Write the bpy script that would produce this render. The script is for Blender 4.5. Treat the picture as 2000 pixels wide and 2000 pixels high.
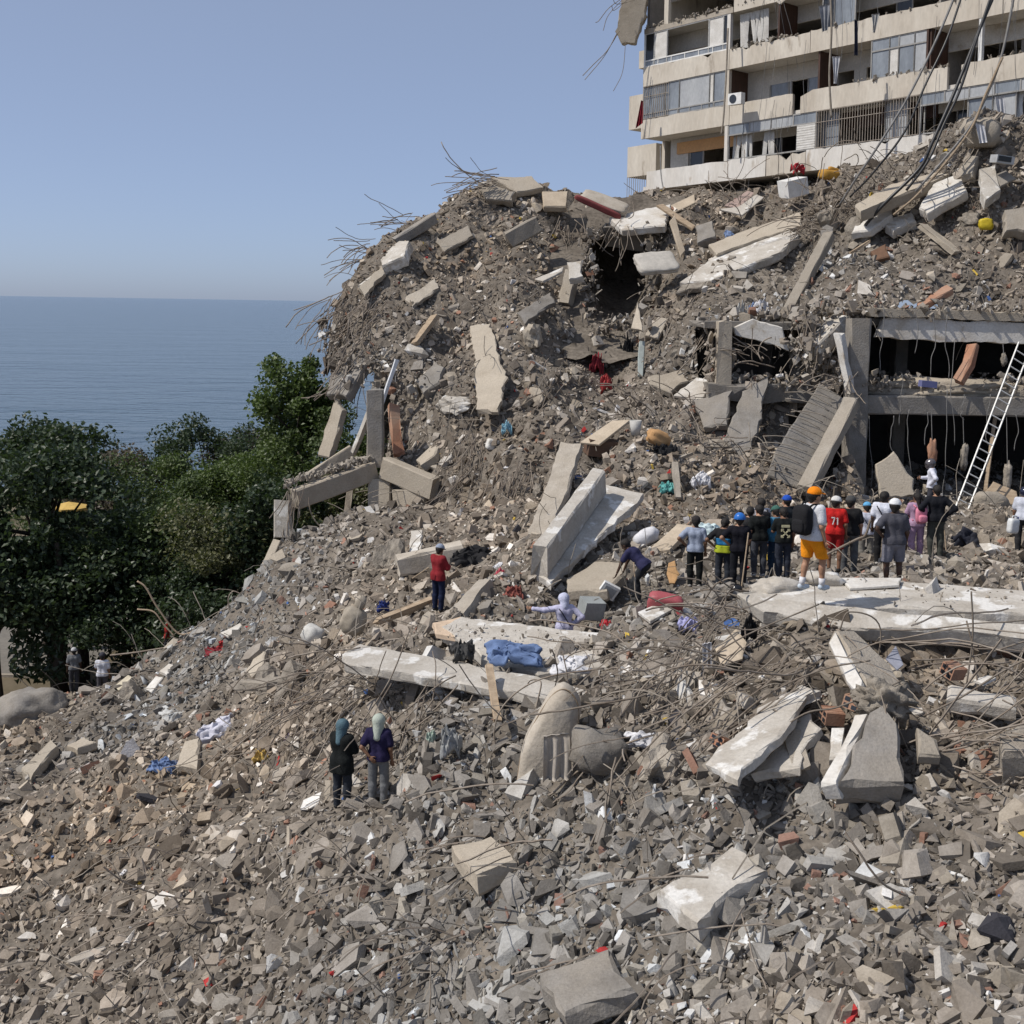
import bpy, bmesh, math, random
import numpy as np
from mathutils import Vector, Matrix

for o in list(bpy.data.objects): bpy.data.objects.remove(o)
scene = bpy.context.scene
COL = scene.collection
rng = np.random.default_rng(11)
R = random.Random(5)
rad = math.radians

# ------------------------------------------------------------------ camera
F_PX = 2400.0                      # focal length in pixels of the 2000 px wide photograph
CAM = np.array([0.0, 0.0, 22.0])   # eye about 17 m above the street, 22 m above the sea
PITCH = math.atan(156.5 / F_PX)
ROLL = rad(0.94)
FWD = np.array([0, math.cos(PITCH), -math.sin(PITCH)])
_r0 = np.array([1.0, 0, 0]); _u0 = np.array([0, math.sin(PITCH), math.cos(PITCH)])
RGT = _r0 * math.cos(ROLL) + _u0 * math.sin(ROLL)
UPV = -_r0 * math.sin(ROLL) + _u0 * math.cos(ROLL)
cam_data = bpy.data.cameras.new("camera")
cam = bpy.data.objects.new("camera", cam_data); COL.objects.link(cam)
cam_data.sensor_width = 36; cam_data.lens = 36 * F_PX / 2000
cam_data.shift_y = -0.125
cam_data.clip_start = 0.5; cam_data.clip_end = 150000
m = Matrix.Identity(4)
for i in range(3):
    m[i][0] = RGT[i]; m[i][1] = UPV[i]; m[i][2] = -FWD[i]; m[i][3] = CAM[i]
cam.matrix_world = m
scene.camera = cam
scene.render.resolution_x = 1024; scene.render.resolution_y = 1024

# ------------------------------------------------------------------ world, sun, exposure
SUN_TO = Vector((-0.80, -0.24, 1.02)).normalized()
elev = math.asin(SUN_TO.z); azim = math.atan2(SUN_TO.x, SUN_TO.y)
world = bpy.data.worlds.new("World"); scene.world = world; world.use_nodes = True
wn = world.node_tree; wn.nodes.clear()
sky = wn.nodes.new("ShaderNodeTexSky"); sky.sky_type = 'NISHITA'; sky.sun_disc = False
sky.sun_elevation = elev; sky.sun_rotation = azim
sky.altitude = 0; sky.air_density = 0.42; sky.dust_density = 1.2; sky.ozone_density = 3.5
bg = wn.nodes.new("ShaderNodeBackground"); bg.inputs[1].default_value = 0.15
wo = wn.nodes.new("ShaderNodeOutputWorld")
hz = wn.nodes.new("ShaderNodeMix"); hz.data_type = 'RGBA'; hz.inputs[0].default_value = 0.55   # even summer haze over the whole dome
hz.inputs[7].default_value = (2.2, 2.6, 3.4, 1)
wn.links.new(sky.outputs[0], hz.inputs[6]); wn.links.new(hz.outputs[2], bg.inputs[0]); wn.links.new(bg.outputs[0], wo.inputs[0])
sun_d = bpy.data.lights.new("sun", 'SUN'); sun_d.energy = 3.6; sun_d.angle = rad(0.53); sun_d.color = (1.0, 0.94, 0.86)
sun = bpy.data.objects.new("sun", sun_d); COL.objects.link(sun)
sun.rotation_euler = (-SUN_TO).to_track_quat('-Z', 'Y').to_euler(); sun.location = (-60, -20, 120)
vs = scene.view_settings
vs.view_transform = 'Standard'; vs.look = 'None'; vs.exposure = 0.17; vs.gamma = 1.0; vs.use_curve_mapping = False

# ------------------------------------------------------------------ helpers
def P(px, py, Y):
    """photo pixel + distance along the ground -> world point"""
    d = RGT * ((px - 1000) / F_PX) + UPV * ((750 - py) / F_PX) + FWD
    return CAM + d * (Y / d[1])
def PV(px, py, Y): return Vector(P(px, py, Y))
def to_px(p):
    q = np.asarray(p) - CAM
    z = q @ FWD
    return 1000 + F_PX * (q @ RGT) / z, 750 - F_PX * (q @ UPV) / z, z

def tag(o, label=None, cat=None, group=None, kind=None):
    if label: o["label"] = label
    if cat: o["category"] = cat
    if group: o["group"] = group
    if kind: o["kind"] = kind
    return o
def empty(name, loc=(0, 0, 0), rz=0.0):
    o = bpy.data.objects.new(name, None); COL.objects.link(o)
    o.location = loc; o.rotation_euler = (0, 0, rz); o.empty_display_size = 0.2
    return o
def mesh_of(name, v, f, mats=(), smooth=False, midx=None):
    me = bpy.data.meshes.new(name)
    if isinstance(f, np.ndarray):
        v = np.ascontiguousarray(v, dtype=np.float32); n, k = f.shape
        me.vertices.add(len(v)); me.vertices.foreach_set("co", v.ravel())
        me.loops.add(n * k); me.loops.foreach_set("vertex_index", np.ascontiguousarray(f, dtype=np.int32).ravel())
        me.polygons.add(n)
        me.polygons.foreach_set("loop_start", np.arange(0, n * k, k, dtype=np.int32))
        me.polygons.foreach_set("loop_total", np.full(n, k, dtype=np.int32))
        me.update(calc_edges=True); me.validate()
    else:
        me.from_pydata([tuple(map(float, p)) for p in v], [], [tuple(int(i) for i in q) for q in f])
    for m_ in (mats if isinstance(mats, (list, tuple)) else [mats]): me.materials.append(m_)
    me.polygons.foreach_set("use_smooth", np.full(len(me.polygons), bool(smooth)))
    if midx is not None: me.polygons.foreach_set("material_index", np.asarray(midx, dtype=np.int32))
    me.update()
    return me
def mk(name, v, f, mats, parent=None, smooth=False, midx=None):
    o = bpy.data.objects.new(name, mesh_of(name, v, f, mats, smooth, midx)); COL.objects.link(o)
    if parent is not None:
        o.parent = parent
    return o
def mk_world(name, v, f, mats, parent=None, smooth=False):
    """mesh given in world coordinates; its origin is put at its base"""
    v = np.asarray(v, dtype=float)
    if parent is not None:
        c = np.array(parent.matrix_basis.translation)
        rz = parent.rotation_euler.z
        v = v - c
        if rz:
            cs, sn = math.cos(-rz), math.sin(-rz)
            v = np.c_[v[:, 0] * cs - v[:, 1] * sn, v[:, 0] * sn + v[:, 1] * cs, v[:, 2]]
        return mk(name, v, f, mats, parent, smooth)
    c = np.array([v[:, 0].mean(), v[:, 1].mean(), v[:, 2].min()])
    o = mk(name, v - c, f, mats, None, smooth); o.location = c
    return o
class Acc:
    """collects shapes into one mesh"""
    def __init__(s): s.v = []; s.f = []; s.n = 0
    def add(s, v, f):
        v = np.asarray(v, dtype=float); s.v.append(v)
        s.f += [tuple(int(i) + s.n for i in q) for q in f]; s.n += len(v); return s
    def get(s): return np.concatenate(s.v), s.f

# value noise
def _h(ix, iy, iz):
    h = (ix * 374761393 + iy * 668265263 + iz * 2147483647 + 1013904223) & 0xffffffff
    h = ((h ^ (h >> 13)) * 1274126177) & 0xffffffff
    return ((h ^ (h >> 16)) & 0xffff) / 65535.0
def vnoise(p):
    p = np.asarray(p, dtype=float); i = np.floor(p).astype(np.int64); t = p - i; t = t * t * (3 - 2 * t)
    r = 0
    for dx in (0, 1):
        for dy in (0, 1):
            for dz in (0, 1):
                w = (t[..., 0] if dx else 1 - t[..., 0]) * (t[..., 1] if dy else 1 - t[..., 1]) * (t[..., 2] if dz else 1 - t[..., 2])
                r = r + w * _h(i[..., 0] + dx, i[..., 1] + dy, i[..., 2] + dz)
    return r * 2 - 1
def fbm(p, octv=4, lac=2.1, gain=0.5):
    p = np.asarray(p, dtype=float); a = 1.0; s = 0
    for k in range(octv):
        s = s + a * vnoise(p + 17.3 * k); p = p * lac; a *= gain
    return s

# ------------------------------------------------------------------ materials
MATS = {}
def nd(nt, t, **kw):
    n = nt.nodes.new(t)
    for k, v in kw.items(): setattr(n, k, v)
    return n
def material(name, c1, c2=None, scale=3.0, rough=0.85, bump=0.0, bscale=30.0, spec=0.3, metal=0.0,
             patch=None, pth=0.58, pscale=1.2, rnd=0.0, attr=None, coords='Object', fine=0.10, trans=0.0, stretch=None, detail=6, dust=None, dth=0.5):
    """patchy two-tone surface; optional third colour in blotches (worn paint), per-object value change and bump"""
    mt = bpy.data.materials.new(name); mt.use_nodes = True; nt = mt.node_tree; nt.nodes.clear()
    out = nd(nt, "ShaderNodeOutputMaterial"); bs = nd(nt, "ShaderNodeBsdfPrincipled")
    nt.links.new(bs.outputs[0], out.inputs[0])
    L = nt.links.new
    if coords == 'World':
        tc = nd(nt, "ShaderNodeNewGeometry"); co = tc.outputs["Position"]
    else:
        tc = nd(nt, "ShaderNodeTexCoord"); co = tc.outputs["Object"]
        oi = nd(nt, "ShaderNodeObjectInfo")
        sc = nd(nt, "ShaderNodeVectorMath", operation='SCALE'); sc.inputs[0].default_value = (37, 91, 53)
        L(oi.outputs["Random"], sc.inputs[3])
        ad = nd(nt, "ShaderNodeVectorMath", operation='ADD'); L(co, ad.inputs[0]); L(sc.outputs[0], ad.inputs[1]); co = ad.outputs[0]
    if stretch:
        mu = nd(nt, "ShaderNodeVectorMath", operation='MULTIPLY'); mu.inputs[1].default_value = stretch
        L(co, mu.inputs[0]); co = mu.outputs[0]
    n1 = nd(nt, "ShaderNodeTexNoise"); n1.inputs["Scale"].default_value = scale; n1.inputs["Detail"].default_value = detail
    n1.inputs["Roughness"].default_value = 0.62; L(co, n1.inputs["Vector"])
    rmp = nd(nt, "ShaderNodeMapRange"); rmp.inputs[1].default_value = 0.33; rmp.inputs[2].default_value = 0.67
    L(n1.outputs["Fac"], rmp.inputs[0])
    mx = nd(nt, "ShaderNodeMix", data_type='RGBA'); L(rmp.outputs[0], mx.inputs[0])
    c2 = c2 or tuple(x * 0.75 for x in c1)
    mx.inputs[6].default_value = (*c1, 1); mx.inputs[7].default_value = (*c2, 1)
    col = mx.outputs[2]
    if attr:
        at = nd(nt, "ShaderNodeAttribute", attribute_name=attr)
        mm = nd(nt, "ShaderNodeMix", data_type='RGBA', blend_type='MULTIPLY'); mm.inputs[0].default_value = 1
        L(col, mm.inputs[6]); L(at.outputs["Color"], mm.inputs[7]); col = mm.outputs[2]
    for (pc, th, ps, sharp) in ([(patch, pth, pscale, 0.03)] if patch else []) + ([(dust, dth, 0.7, 0.16)] if dust else []):
        n2 = nd(nt, "ShaderNodeTexNoise"); n2.inputs["Scale"].default_value = ps; n2.inputs["Detail"].default_value = 7
        n2.inputs["Roughness"].default_value = 0.6; L(co, n2.inputs["Vector"])
        r2 = nd(nt, "ShaderNodeMapRange"); r2.inputs[1].default_value = th - sharp; r2.inputs[2].default_value = th + sharp
        L(n2.outputs["Fac"], r2.inputs[0])
        m2 = nd(nt, "ShaderNodeMix", data_type='RGBA'); L(r2.outputs[0], m2.inputs[0]); L(col, m2.inputs[6]); m2.inputs[7].default_value = (*pc, 1)
        col = m2.outputs[2]
    if fine:
        n3 = nd(nt, "ShaderNodeTexNoise"); n3.inputs["Scale"].default_value = scale * 11; n3.inputs["Detail"].default_value = 4; L(co, n3.inputs["Vector"])
        r3 = nd(nt, "ShaderNodeMapRange"); r3.inputs[1].default_value = 0.3; r3.inputs[2].default_value = 0.7
        r3.inputs[3].default_value = 1 - fine; r3.inputs[4].default_value = 1 + fine; L(n3.outputs["Fac"], r3.inputs[0])
        m3 = nd(nt, "ShaderNodeVectorMath", operation='SCALE'); L(col, m3.inputs[0]); L(r3.outputs[0], m3.inputs[3]); col = m3.outputs[0]
    if rnd:
        o2 = nd(nt, "ShaderNodeObjectInfo")
        r4 = nd(nt, "ShaderNodeMapRange"); r4.inputs[3].default_value = 1 - rnd; r4.inputs[4].default_value = 1 + rnd
        L(o2.outputs["Random"], r4.inputs[0])
        m4 = nd(nt, "ShaderNodeVectorMath", operation='SCALE'); L(col, m4.inputs[0]); L(r4.outputs[0], m4.inputs[3]); col = m4.outputs[0]
    L(col, bs.inputs["Base Color"])
    bs.inputs["Roughness"].default_value = rough; bs.inputs["Metallic"].default_value = metal
    bs.inputs["Specular IOR Level"].default_value = spec
    if trans: bs.inputs["Transmission Weight"].default_value = trans
    if bump:
        nb = nd(nt, "ShaderNodeTexNoise"); nb.inputs["Scale"].default_value = bscale; nb.inputs["Detail"].default_value = 5; nb.inputs["Roughness"].default_value = 0.65
        L(co, nb.inputs["Vector"])
        bp = nd(nt, "ShaderNodeBump"); bp.inputs["Strength"].default_value = bump; bp.inputs["Distance"].default_value = 0.05
        L(nb.outputs["Fac"], bp.inputs["Height"]); L(bp.outputs[0], bs.inputs["Normal"])
    MATS[name] = mt
    return mt
CONC = material("concrete", (0.36, 0.325, 0.275), (0.25, 0.22, 0.18), 2.2, 0.92, 0.55, 14, 0.2, rnd=0.18, dust=(0.33, 0.29, 0.235), dth=0.52)
CONC_L = material("concrete_pale", (0.50, 0.47, 0.42), (0.36, 0.325, 0.275), 1.6, 0.9, 0.4, 16, 0.25, patch=(0.63, 0.615, 0.58), pth=0.58, pscale=1.5, rnd=0.08)
CONC_T = material("concrete_tan", (0.43, 0.375, 0.30), (0.31, 0.265, 0.205), 1.8, 0.92, 0.4, 15, 0.2, rnd=0.1, dust=(0.38, 0.335, 0.27))
CONC_D = material("concrete_grey", (0.25, 0.235, 0.215), (0.17, 0.155, 0.135), 2.4, 0.92, 0.5, 15, 0.2, rnd=0.12, dust=(0.27, 0.24, 0.2), dth=0.58)
PLAST = material("plaster_white", (0.64, 0.625, 0.59), (0.50, 0.47, 0.42), 1.3, 0.9, 0.3, 16, 0.2, patch=(0.40, 0.35, 0.285), pth=0.60, pscale=1.3, dust=(0.45, 0.405, 0.34), dth=0.58)
FACADE = material("facade_paint", (0.58, 0.535, 0.46), (0.46, 0.41, 0.34), 0.8, 0.9, 0.15, 20, 0.2, coords='World', patch=(0.33, 0.285, 0.23), pth=0.63, pscale=0.9, stretch=(1, 1, 0.3), fine=.07)
FACADE_W = material("facade_white", (0.66, 0.64, 0.60), (0.54, 0.505, 0.45), 0.7, 0.9, 0.12, 20, 0.2, coords='World', patch=(0.40, 0.345, 0.28), pth=0.63, pscale=0.8, stretch=(1, 1, 0.35), fine=.06)
SOFFIT = material("soffit", (0.60, 0.57, 0.52), (0.48, 0.45, 0.40), 0.9, 0.9, 0.1, 20, 0.2, coords='World')
ORANGE_W = material("orange_wall", (0.62, 0.36, 0.17), (0.55, 0.31, 0.15), 0.8, 0.85)
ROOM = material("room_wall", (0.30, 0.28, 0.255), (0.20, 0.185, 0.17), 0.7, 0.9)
BROWN_W = material("brown_wood", (0.085, 0.045, 0.032), (0.05, 0.028, 0.02), 3, 0.55, stretch=(4, 4, 0.5))
SOIL = material("rubble_dust", (0.195, 0.170, 0.14), (0.105, 0.09, 0.074), 0.55, 0.97, 0.9, 5, 0.1, coords='World', fine=0.3)
STONE = material("rubble_stone", (1.0, 0.98, 0.95), (0.72, 0.69, 0.65), 3.0, 0.94, 0.4, 16, 0.15, attr="tint", coords='World')
REBAR = material("rebar_steel", (0.27, 0.235, 0.195), (0.16, 0.125, 0.095), 3, 0.75, 0.2, 40, 0.25, rnd=0.25)
REBAR_L = material("dusty_wire", (0.31, 0.275, 0.23), (0.2, 0.17, 0.135), 3, 0.8, 0.1, 40, 0.25, rnd=0.2)
CABLE = material("black_cable", (0.018, 0.018, 0.019), (0.03, 0.03, 0.03), 3, 0.42, spec=0.5)
WIREG = material("grey_wire", (0.24, 0.235, 0.225), (0.15, 0.145, 0.14), 3, 0.6)
ALU = material("aluminium", (0.50, 0.505, 0.50), (0.38, 0.38, 0.37), 4, 0.45, metal=0.3)
WFRAME = material("white_frame", (0.74, 0.74, 0.72), (0.6, 0.59, 0.56), 3, 0.5)
GFRAME = material("grey_frame", (0.33, 0.325, 0.31), (0.24, 0.23, 0.215), 3, 0.5)
BARS = material("window_bars", (0.36, 0.32, 0.27), (0.24, 0.2, 0.165), 3, 0.6)
GLASS = material("dusty_glass", (0.25, 0.275, 0.30), (0.15, 0.165, 0.185), 0.9, 0.22, spec=0.6, coords='World', stretch=(1, 1, 0.4))
GLASS_L = material("pale_glass", (0.42, 0.43, 0.43), (0.30, 0.31, 0.32), 1.1, 0.3, spec=0.5, coords='World', stretch=(1, 1, 0.4))
GLASS_D = material("dark_glass", (0.03, 0.034, 0.04), (0.015, 0.017, 0.02), 1, 0.12, spec=0.5)
BLIND = material("white_blind", (0.66, 0.645, 0.61), (0.5, 0.48, 0.44), 2, 0.7)
WOOD = material("timber", (0.40, 0.315, 0.22), (0.27, 0.2, 0.135), 3, 0.85, 0.2, 30, stretch=(1, 1, 6), rnd=0.15)
BOARD = material("tan_board", (0.47, 0.395, 0.30), (0.37, 0.305, 0.225), 1.5, 0.8, rnd=0.08)
BRICK = material("clay_block", (0.40, 0.205, 0.125), (0.30, 0.145, 0.09), 4, 0.9, 0.3, 25, dust=(0.37, 0.27, 0.2), dth=0.55, rnd=0.12)
ROCK = material("broken_concrete", (0.34, 0.305, 0.255), (0.20, 0.175, 0.145), 3.5, 0.95, 1.0, 9, 0.15, rnd=0.15)
MATTR = material("mattress_cloth", (0.46, 0.415, 0.35), (0.35, 0.305, 0.245), 2.0, 0.95, 0.3, 12, rnd=0.05)
def paint(name, c, rough=0.8, **kw): return material(name, c, tuple(x * 0.72 for x in c), 3.0, rough, **kw)
# ------------------------------------------------------------------ shape builders
def frame_of(d):
    d = np.asarray(d, float); d = d / np.linalg.norm(d)
    a = np.array([0, 0, 1.0]) if abs(d[2]) < 0.9 else np.array([1.0, 0, 0])
    x = np.cross(a, d); x /= np.linalg.norm(x); y = np.cross(d, x)
    return x, y, d
def tube(pts, r, sides=5, r1=None, cap=True):
    pts = np.asarray(pts, float); n = len(pts); r1 = r if r1 is None else r1
    rr = np.linspace(r, r1, n) if np.isscalar(r) else np.asarray(r, float)
    tg = np.gradient(pts, axis=0); tg /= np.maximum(np.linalg.norm(tg, axis=1, keepdims=True), 1e-9)
    x, y, _ = frame_of(tg[0]); V = []
    for i in range(n):
        x = x - tg[i] * (x @ tg[i]); x /= np.linalg.norm(x); y = np.cross(tg[i], x)
        for k in range(sides):
            a = 2 * math.pi * k / sides
            V.append(pts[i] + rr[i] * (math.cos(a) * x + math.sin(a) * y))
    f = [(i * sides + k, i * sides + (k + 1) % sides, (i + 1) * sides + (k + 1) % sides, (i + 1) * sides + k) for i in range(n - 1) for k in range(sides)]
    if cap: f += [tuple(range(sides))[::-1], tuple((n - 1) * sides + k for k in range(sides))]
    return np.array(V), f
def box(c, s, rot=None):
    v = np.array([[x, y, z] for x in (-.5, .5) for y in (-.5, .5) for z in (-.5, .5)]) * np.asarray(s, float)
    if rot is not None: v = v @ np.array(rot).T
    return v + np.asarray(c, float), [(0, 1, 3, 2), (4, 6, 7, 5), (0, 4, 5, 1), (2, 3, 7, 6), (0, 2, 6, 4), (1, 5, 7, 3)]
def rotm(rx=0, ry=0, rz=0):
    from mathutils import Euler
    return np.array(Euler((rx, ry, rz)).to_matrix())
def beam_vf(p0, p1, w, h, twist=0.0, jag=0.03, end=0.12, seg=0.5, up=None):
    """concrete member with chamfered, slightly chipped edges and ragged ends"""
    p0 = np.asarray(p0, float); p1 = np.asarray(p1, float); d = p1 - p0; L = np.linalg.norm(d); d /= L
    upv = np.array([0, 0, 1.0]) if up is None else np.asarray(up, float)
    x = np.cross(d, upv)
    if np.linalg.norm(x) < 1e-3: x = np.array([1.0, 0, 0])
    x /= np.linalg.norm(x); y = np.cross(x, d)
    x, y = x * math.cos(twist) + y * math.sin(twist), -x * math.sin(twist) + y * math.cos(twist)
    n = max(2, int(L / seg)) + 1; c = min(w, h) * 0.09
    sec = np.array([(-w / 2 + c, -h / 2), (w / 2 - c, -h / 2), (w / 2, -h / 2 + c), (w / 2, h / 2 - c), (w / 2 - c, h / 2), (-w / 2 + c, h / 2), (-w / 2, h / 2 - c), (-w / 2, -h / 2 + c)])
    V = []
    for i in range(n):
        t = L * i / (n - 1)
        for k in range(8):
            e = rng.uniform(-end, end * 0.3) if i in (0, n - 1) else 0
            tt = t - e if i == 0 else t + e
            s = sec[k] + rng.normal(0, jag * 0.35, 2)
            V.append(p0 + d * tt + x * s[0] + y * s[1])
    f = [(i * 8 + k, i * 8 + (k + 1) % 8, (i + 1) * 8 + (k + 1) % 8, (i + 1) * 8 + k) for i in range(n - 1) for k in range(8)]
    for i, rev in ((0, True), (n - 1, False)):
        c0 = len(V); V.append(np.mean(V[i * 8:i * 8 + 8], axis=0) + d * (rng.uniform(-.1, .1)))
        f += [((i * 8 + (k + 1) % 8, i * 8 + k, c0) if rev else (i * 8 + k, i * 8 + (k + 1) % 8, c0)) for k in range(8)]
    return np.array(V), f
def plate_vf(pts, th, jag=0.05, seg=0.4, inset=0.03):
    seg = seg * .55 if seg < 1 else seg; jag = jag * 1.35 if seg < 1 else jag
    """broken plate: outline through pts (seen face), thickness th away from the viewer"""
    pts = np.asarray(pts, float); c = pts.mean(0); u, s, vt = np.linalg.svd(pts - c); n = vt[2]
    if n @ (CAM - c) < 0: n = -n
    pts = pts - np.outer((pts - c) @ n, n)
    x = vt[0]; y = np.cross(n, x); q = np.c_[(pts - c) @ x, (pts - c) @ y]
    area = 0.5 * sum(q[i - 1][0] * q[i][1] - q[i][0] * q[i - 1][1] for i in range(len(q)))
    if area < 0: q = q[::-1]
    out = []
    for i in range(len(q)):
        a, b = q[i], q[(i + 1) % len(q)]; L = np.linalg.norm(b - a); k = max(1, int(L / seg)); nn = np.array([b[1] - a[1], a[0] - b[0]]) / max(L, 1e-6)
        jz_ = rng.uniform(-1, .6, k + 2); jz_ = .65 * np.convolve(np.r_[0, rng.uniform(-1.6, 1.1, k + 4)], np.ones(4) / 4, 'same')[:k + 2] + .45 * jz_
        for j in range(k):
            t = j / k; p = a + (b - a) * t
            if j: p = p + nn * jag * jz_[j] + (b - a) / L * rng.uniform(-.3, .3) * L / k
            out.append(p)
    out = np.array(out); m = len(out); cc = out.mean(0)
    V = []
    def ring(k, off, jz):
        for p in out:
            r = p + (cc - p) / max(np.linalg.norm(cc - p), 1e-6) * (k + rng.uniform(0, inset) * (k != 0)) + rng.normal(0, jag * 0.12, 2)
            V.append(c + x * r[0] + y * r[1] - n * (off + rng.normal(0, jz)))
    ring(inset, 0, 0); ring(0, th * 0.16, th * 0.04); ring(0.0, th * 0.8, th * 0.06); ring(inset, th, 0.0)
    f = [tuple(range(m)), tuple(3 * m + i for i in range(m))[::-1]]
    for r in range(3):
        f += [(r * m + i, (r + 1) * m + i, (r + 1) * m + (i + 1) % m, r * m + (i + 1) % m) for i in range(m)]
    return np.array(V), f
def ico(sub):
    bm = bmesh.new(); bmesh.ops.create_icosphere(bm, subdivisions=sub, radius=1)
    v = np.array([p.co[:] for p in bm.verts]); f = [tuple(q.index for q in p.verts) for p in bm.faces]; bm.free(); return v, f
ICO = {k: ico(k) for k in (1, 2, 3, 4)}
def blob_vf(c, dims, rot=None, sub=3, power=2.0, amp=0.1, freq=2.0, seed=0.0):
    """rounded body (power 2 ball ... 8 box) with lumps"""
    v, f = ICO[sub]; v = v.copy()
    k = (np.abs(v) ** power).sum(1) ** (-1 / power); v = v * k[:, None]
    v = v * (1 + amp * fbm(v * freq + seed, 3))[:, None]
    v = v * (np.asarray(dims, float) / 2)
    if rot is not None: v = v @ np.array(rot).T
    return v + np.asarray(c, float), f
def hull_vf(pts):
    bm = bmesh.new()
    for p in pts: bm.verts.new(p)
    r = bmesh.ops.convex_hull(bm, input=bm.verts)
    bmesh.ops.delete(bm, geom=[g for g in r["geom_interior"] if isinstance(g, bmesh.types.BMVert)], context='VERTS')
    bmesh.ops.triangulate(bm, faces=bm.faces)
    bm.verts.index_update(); v = np.array([p.co[:] for p in bm.verts]); f = np.array([[q.index for q in p.verts] for p in bm.faces]); bm.free()
    return v, f
def chunk_proto(kind, n=9):
    """angular fragments: broken cuboids, wedges, flat flakes, splinters"""
    if kind in ('shard', 'plate'):
        k = int(rng.integers(4, 7)); a = np.sort(rng.uniform(0, 2 * math.pi, k)) if kind == 'shard' else np.arange(k) * 2 * math.pi / k + rng.uniform(-.3, .3, k)
        r = rng.uniform(.6, 1.0, k); q = np.c_[r * np.cos(a), r * np.sin(a) * rng.uniform(.5, .85)]; t = rng.uniform(.10, .24)
        p = np.r_[np.c_[q, np.full(k, t)], np.c_[q * rng.uniform(.8, 1.05, (k, 1)), np.full(k, -t)]]
    elif kind == 'lump' or n > 12:
        p = rng.normal(size=(n, 3)); p /= np.linalg.norm(p, axis=1, keepdims=True); p *= rng.uniform(.6, 1, (len(p), 1)) * [1, .85, .75]
    else:
        asp = np.array({'block': (1, rng.uniform(.55, .9), rng.uniform(.35, .75)), 'stick': (1, rng.uniform(.12, .26), rng.uniform(.08, .2))}[kind])
        p = np.array([[x, y, z] for x in (-1, 1) for y in (-1, 1) for z in (-1, 1)], float) * rng.uniform(.5, 1.0, (8, 3))
        if kind == 'block' and rng.random() < .7: p = np.delete(p, int(rng.integers(0, 8)), 0)
        p = p * asp
    return hull_vf(p * .5)
PROTO = {k: [chunk_proto(k) for _ in range(10)] for k in ('block', 'shard', 'stick', 'lump', 'plate')}
BIG = {k: [mesh_of("chunk_" + k, *chunk_proto(k, 16), mats=[CONC]) for _ in range(8)] for k in ('block', 'shard', 'lump', 'plate')}
BIGR = [mesh_of("chunk_rock", *blob_vf((0, 0, 0), (1, .8, .6), rotm(*rng.uniform(0, 1, 3)), 3, 5, .38, 1.5, 9.1 * i), mats=[ROCK]) for i in range(8)]

def wire_pts(p0, d, L, droop=0.3, wob=0.15, n=11, curl=0.0):
    """polyline leaving p0 in direction d, bending down under its own weight"""
    p = np.asarray(p0, float).copy(); d = np.asarray(d, float); d = d / np.linalg.norm(d); out = [p.copy()]
    ax = rng.normal(size=3); ax /= np.linalg.norm(ax); st = L / n
    for i in range(n):
        d = d + np.array([0, 0, -droop / n]) + rng.normal(0, wob / n * 1.6, 3) + np.cross(ax, d) * curl / n
        d /= np.linalg.norm(d); p = p + d * st; out.append(p.copy())
    return np.array(out)
def smooth_pts(pts, n=24):
    """Catmull-Rom through the points"""
    p = np.asarray(pts, float); p = np.r_[[2 * p[0] - p[1]], p, [2 * p[-1] - p[-2]]]; out = []
    m = len(p) - 3
    for i in range(m):
        for t in np.linspace(0, 1, max(2, n // m), endpoint=False):
            a, b, c, d = p[i:i + 4]
            out.append(.5 * ((2 * b) + (-a + c) * t + (2 * a - 5 * b + 4 * c - d) * t * t + (-a + 3 * b - 3 * c + d) * t ** 3))
    out.append(p[-2]); return np.array(out)

# surface nets: signed distance field -> mesh
def surfnets(f, lo, h):
    nx, ny, nz = f.shape
    cs = [(i, j, k) for i in (0, 1) for j in (0, 1) for k in (0, 1)]
    sl = lambda c: f[c[0]:nx - 1 + c[0], c[1]:ny - 1 + c[1], c[2]:nz - 1 + c[2]]
    cnt = sum((sl(c) < 0).astype(np.int8) for c in cs); act = (cnt > 0) & (cnt < 8)
    idx = np.full(act.shape, -1, np.int64); n = int(act.sum()); idx[act] = np.arange(n)
    acc = np.zeros((n, 3)); num = np.zeros(n); val = {c: sl(c)[act] for c in cs}
    for a in cs:
        for ax in range(3):
            if a[ax] == 0:
                b = list(a); b[ax] = 1; b = tuple(b); fa, fb = val[a], val[b]; m_ = (fa < 0) != (fb < 0)
                t = fa[m_] / (fa[m_] - fb[m_]); p = np.tile(np.array(a, float), (m_.sum(), 1)); p[:, ax] = t
                acc[m_] += p; num[m_] += 1
    v = (acc / num[:, None] + np.argwhere(act)) * h + lo
    s = f < 0; F = []
    for ax in range(3):
        o = [0, 1, 2]; o.remove(ax); g = [slice(1, -1)] * 3; g[ax] = slice(0, -1); g2 = list(g); g2[ax] = slice(1, None)
        a, b = s[tuple(g)], s[tuple(g2)]
        e = np.argwhere(a != b); inside = a[a != b]; base = e.copy(); base[:, o[0]] += 1; base[:, o[1]] += 1
        q = []
        for du, dv in ((-1, -1), (0, -1), (0, 0), (-1, 0)):
            c = base.copy(); c[:, o[0]] += du; c[:, o[1]] += dv; q.append(idx[c[:, 0], c[:, 1], c[:, 2]])
        q = np.stack(q, 1); flip = inside if ax != 1 else ~inside
        q[~flip] = q[~flip][:, ::-1]; F.append(q)
    F = np.concatenate(F); return v, F[(F >= 0).all(1)]
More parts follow.
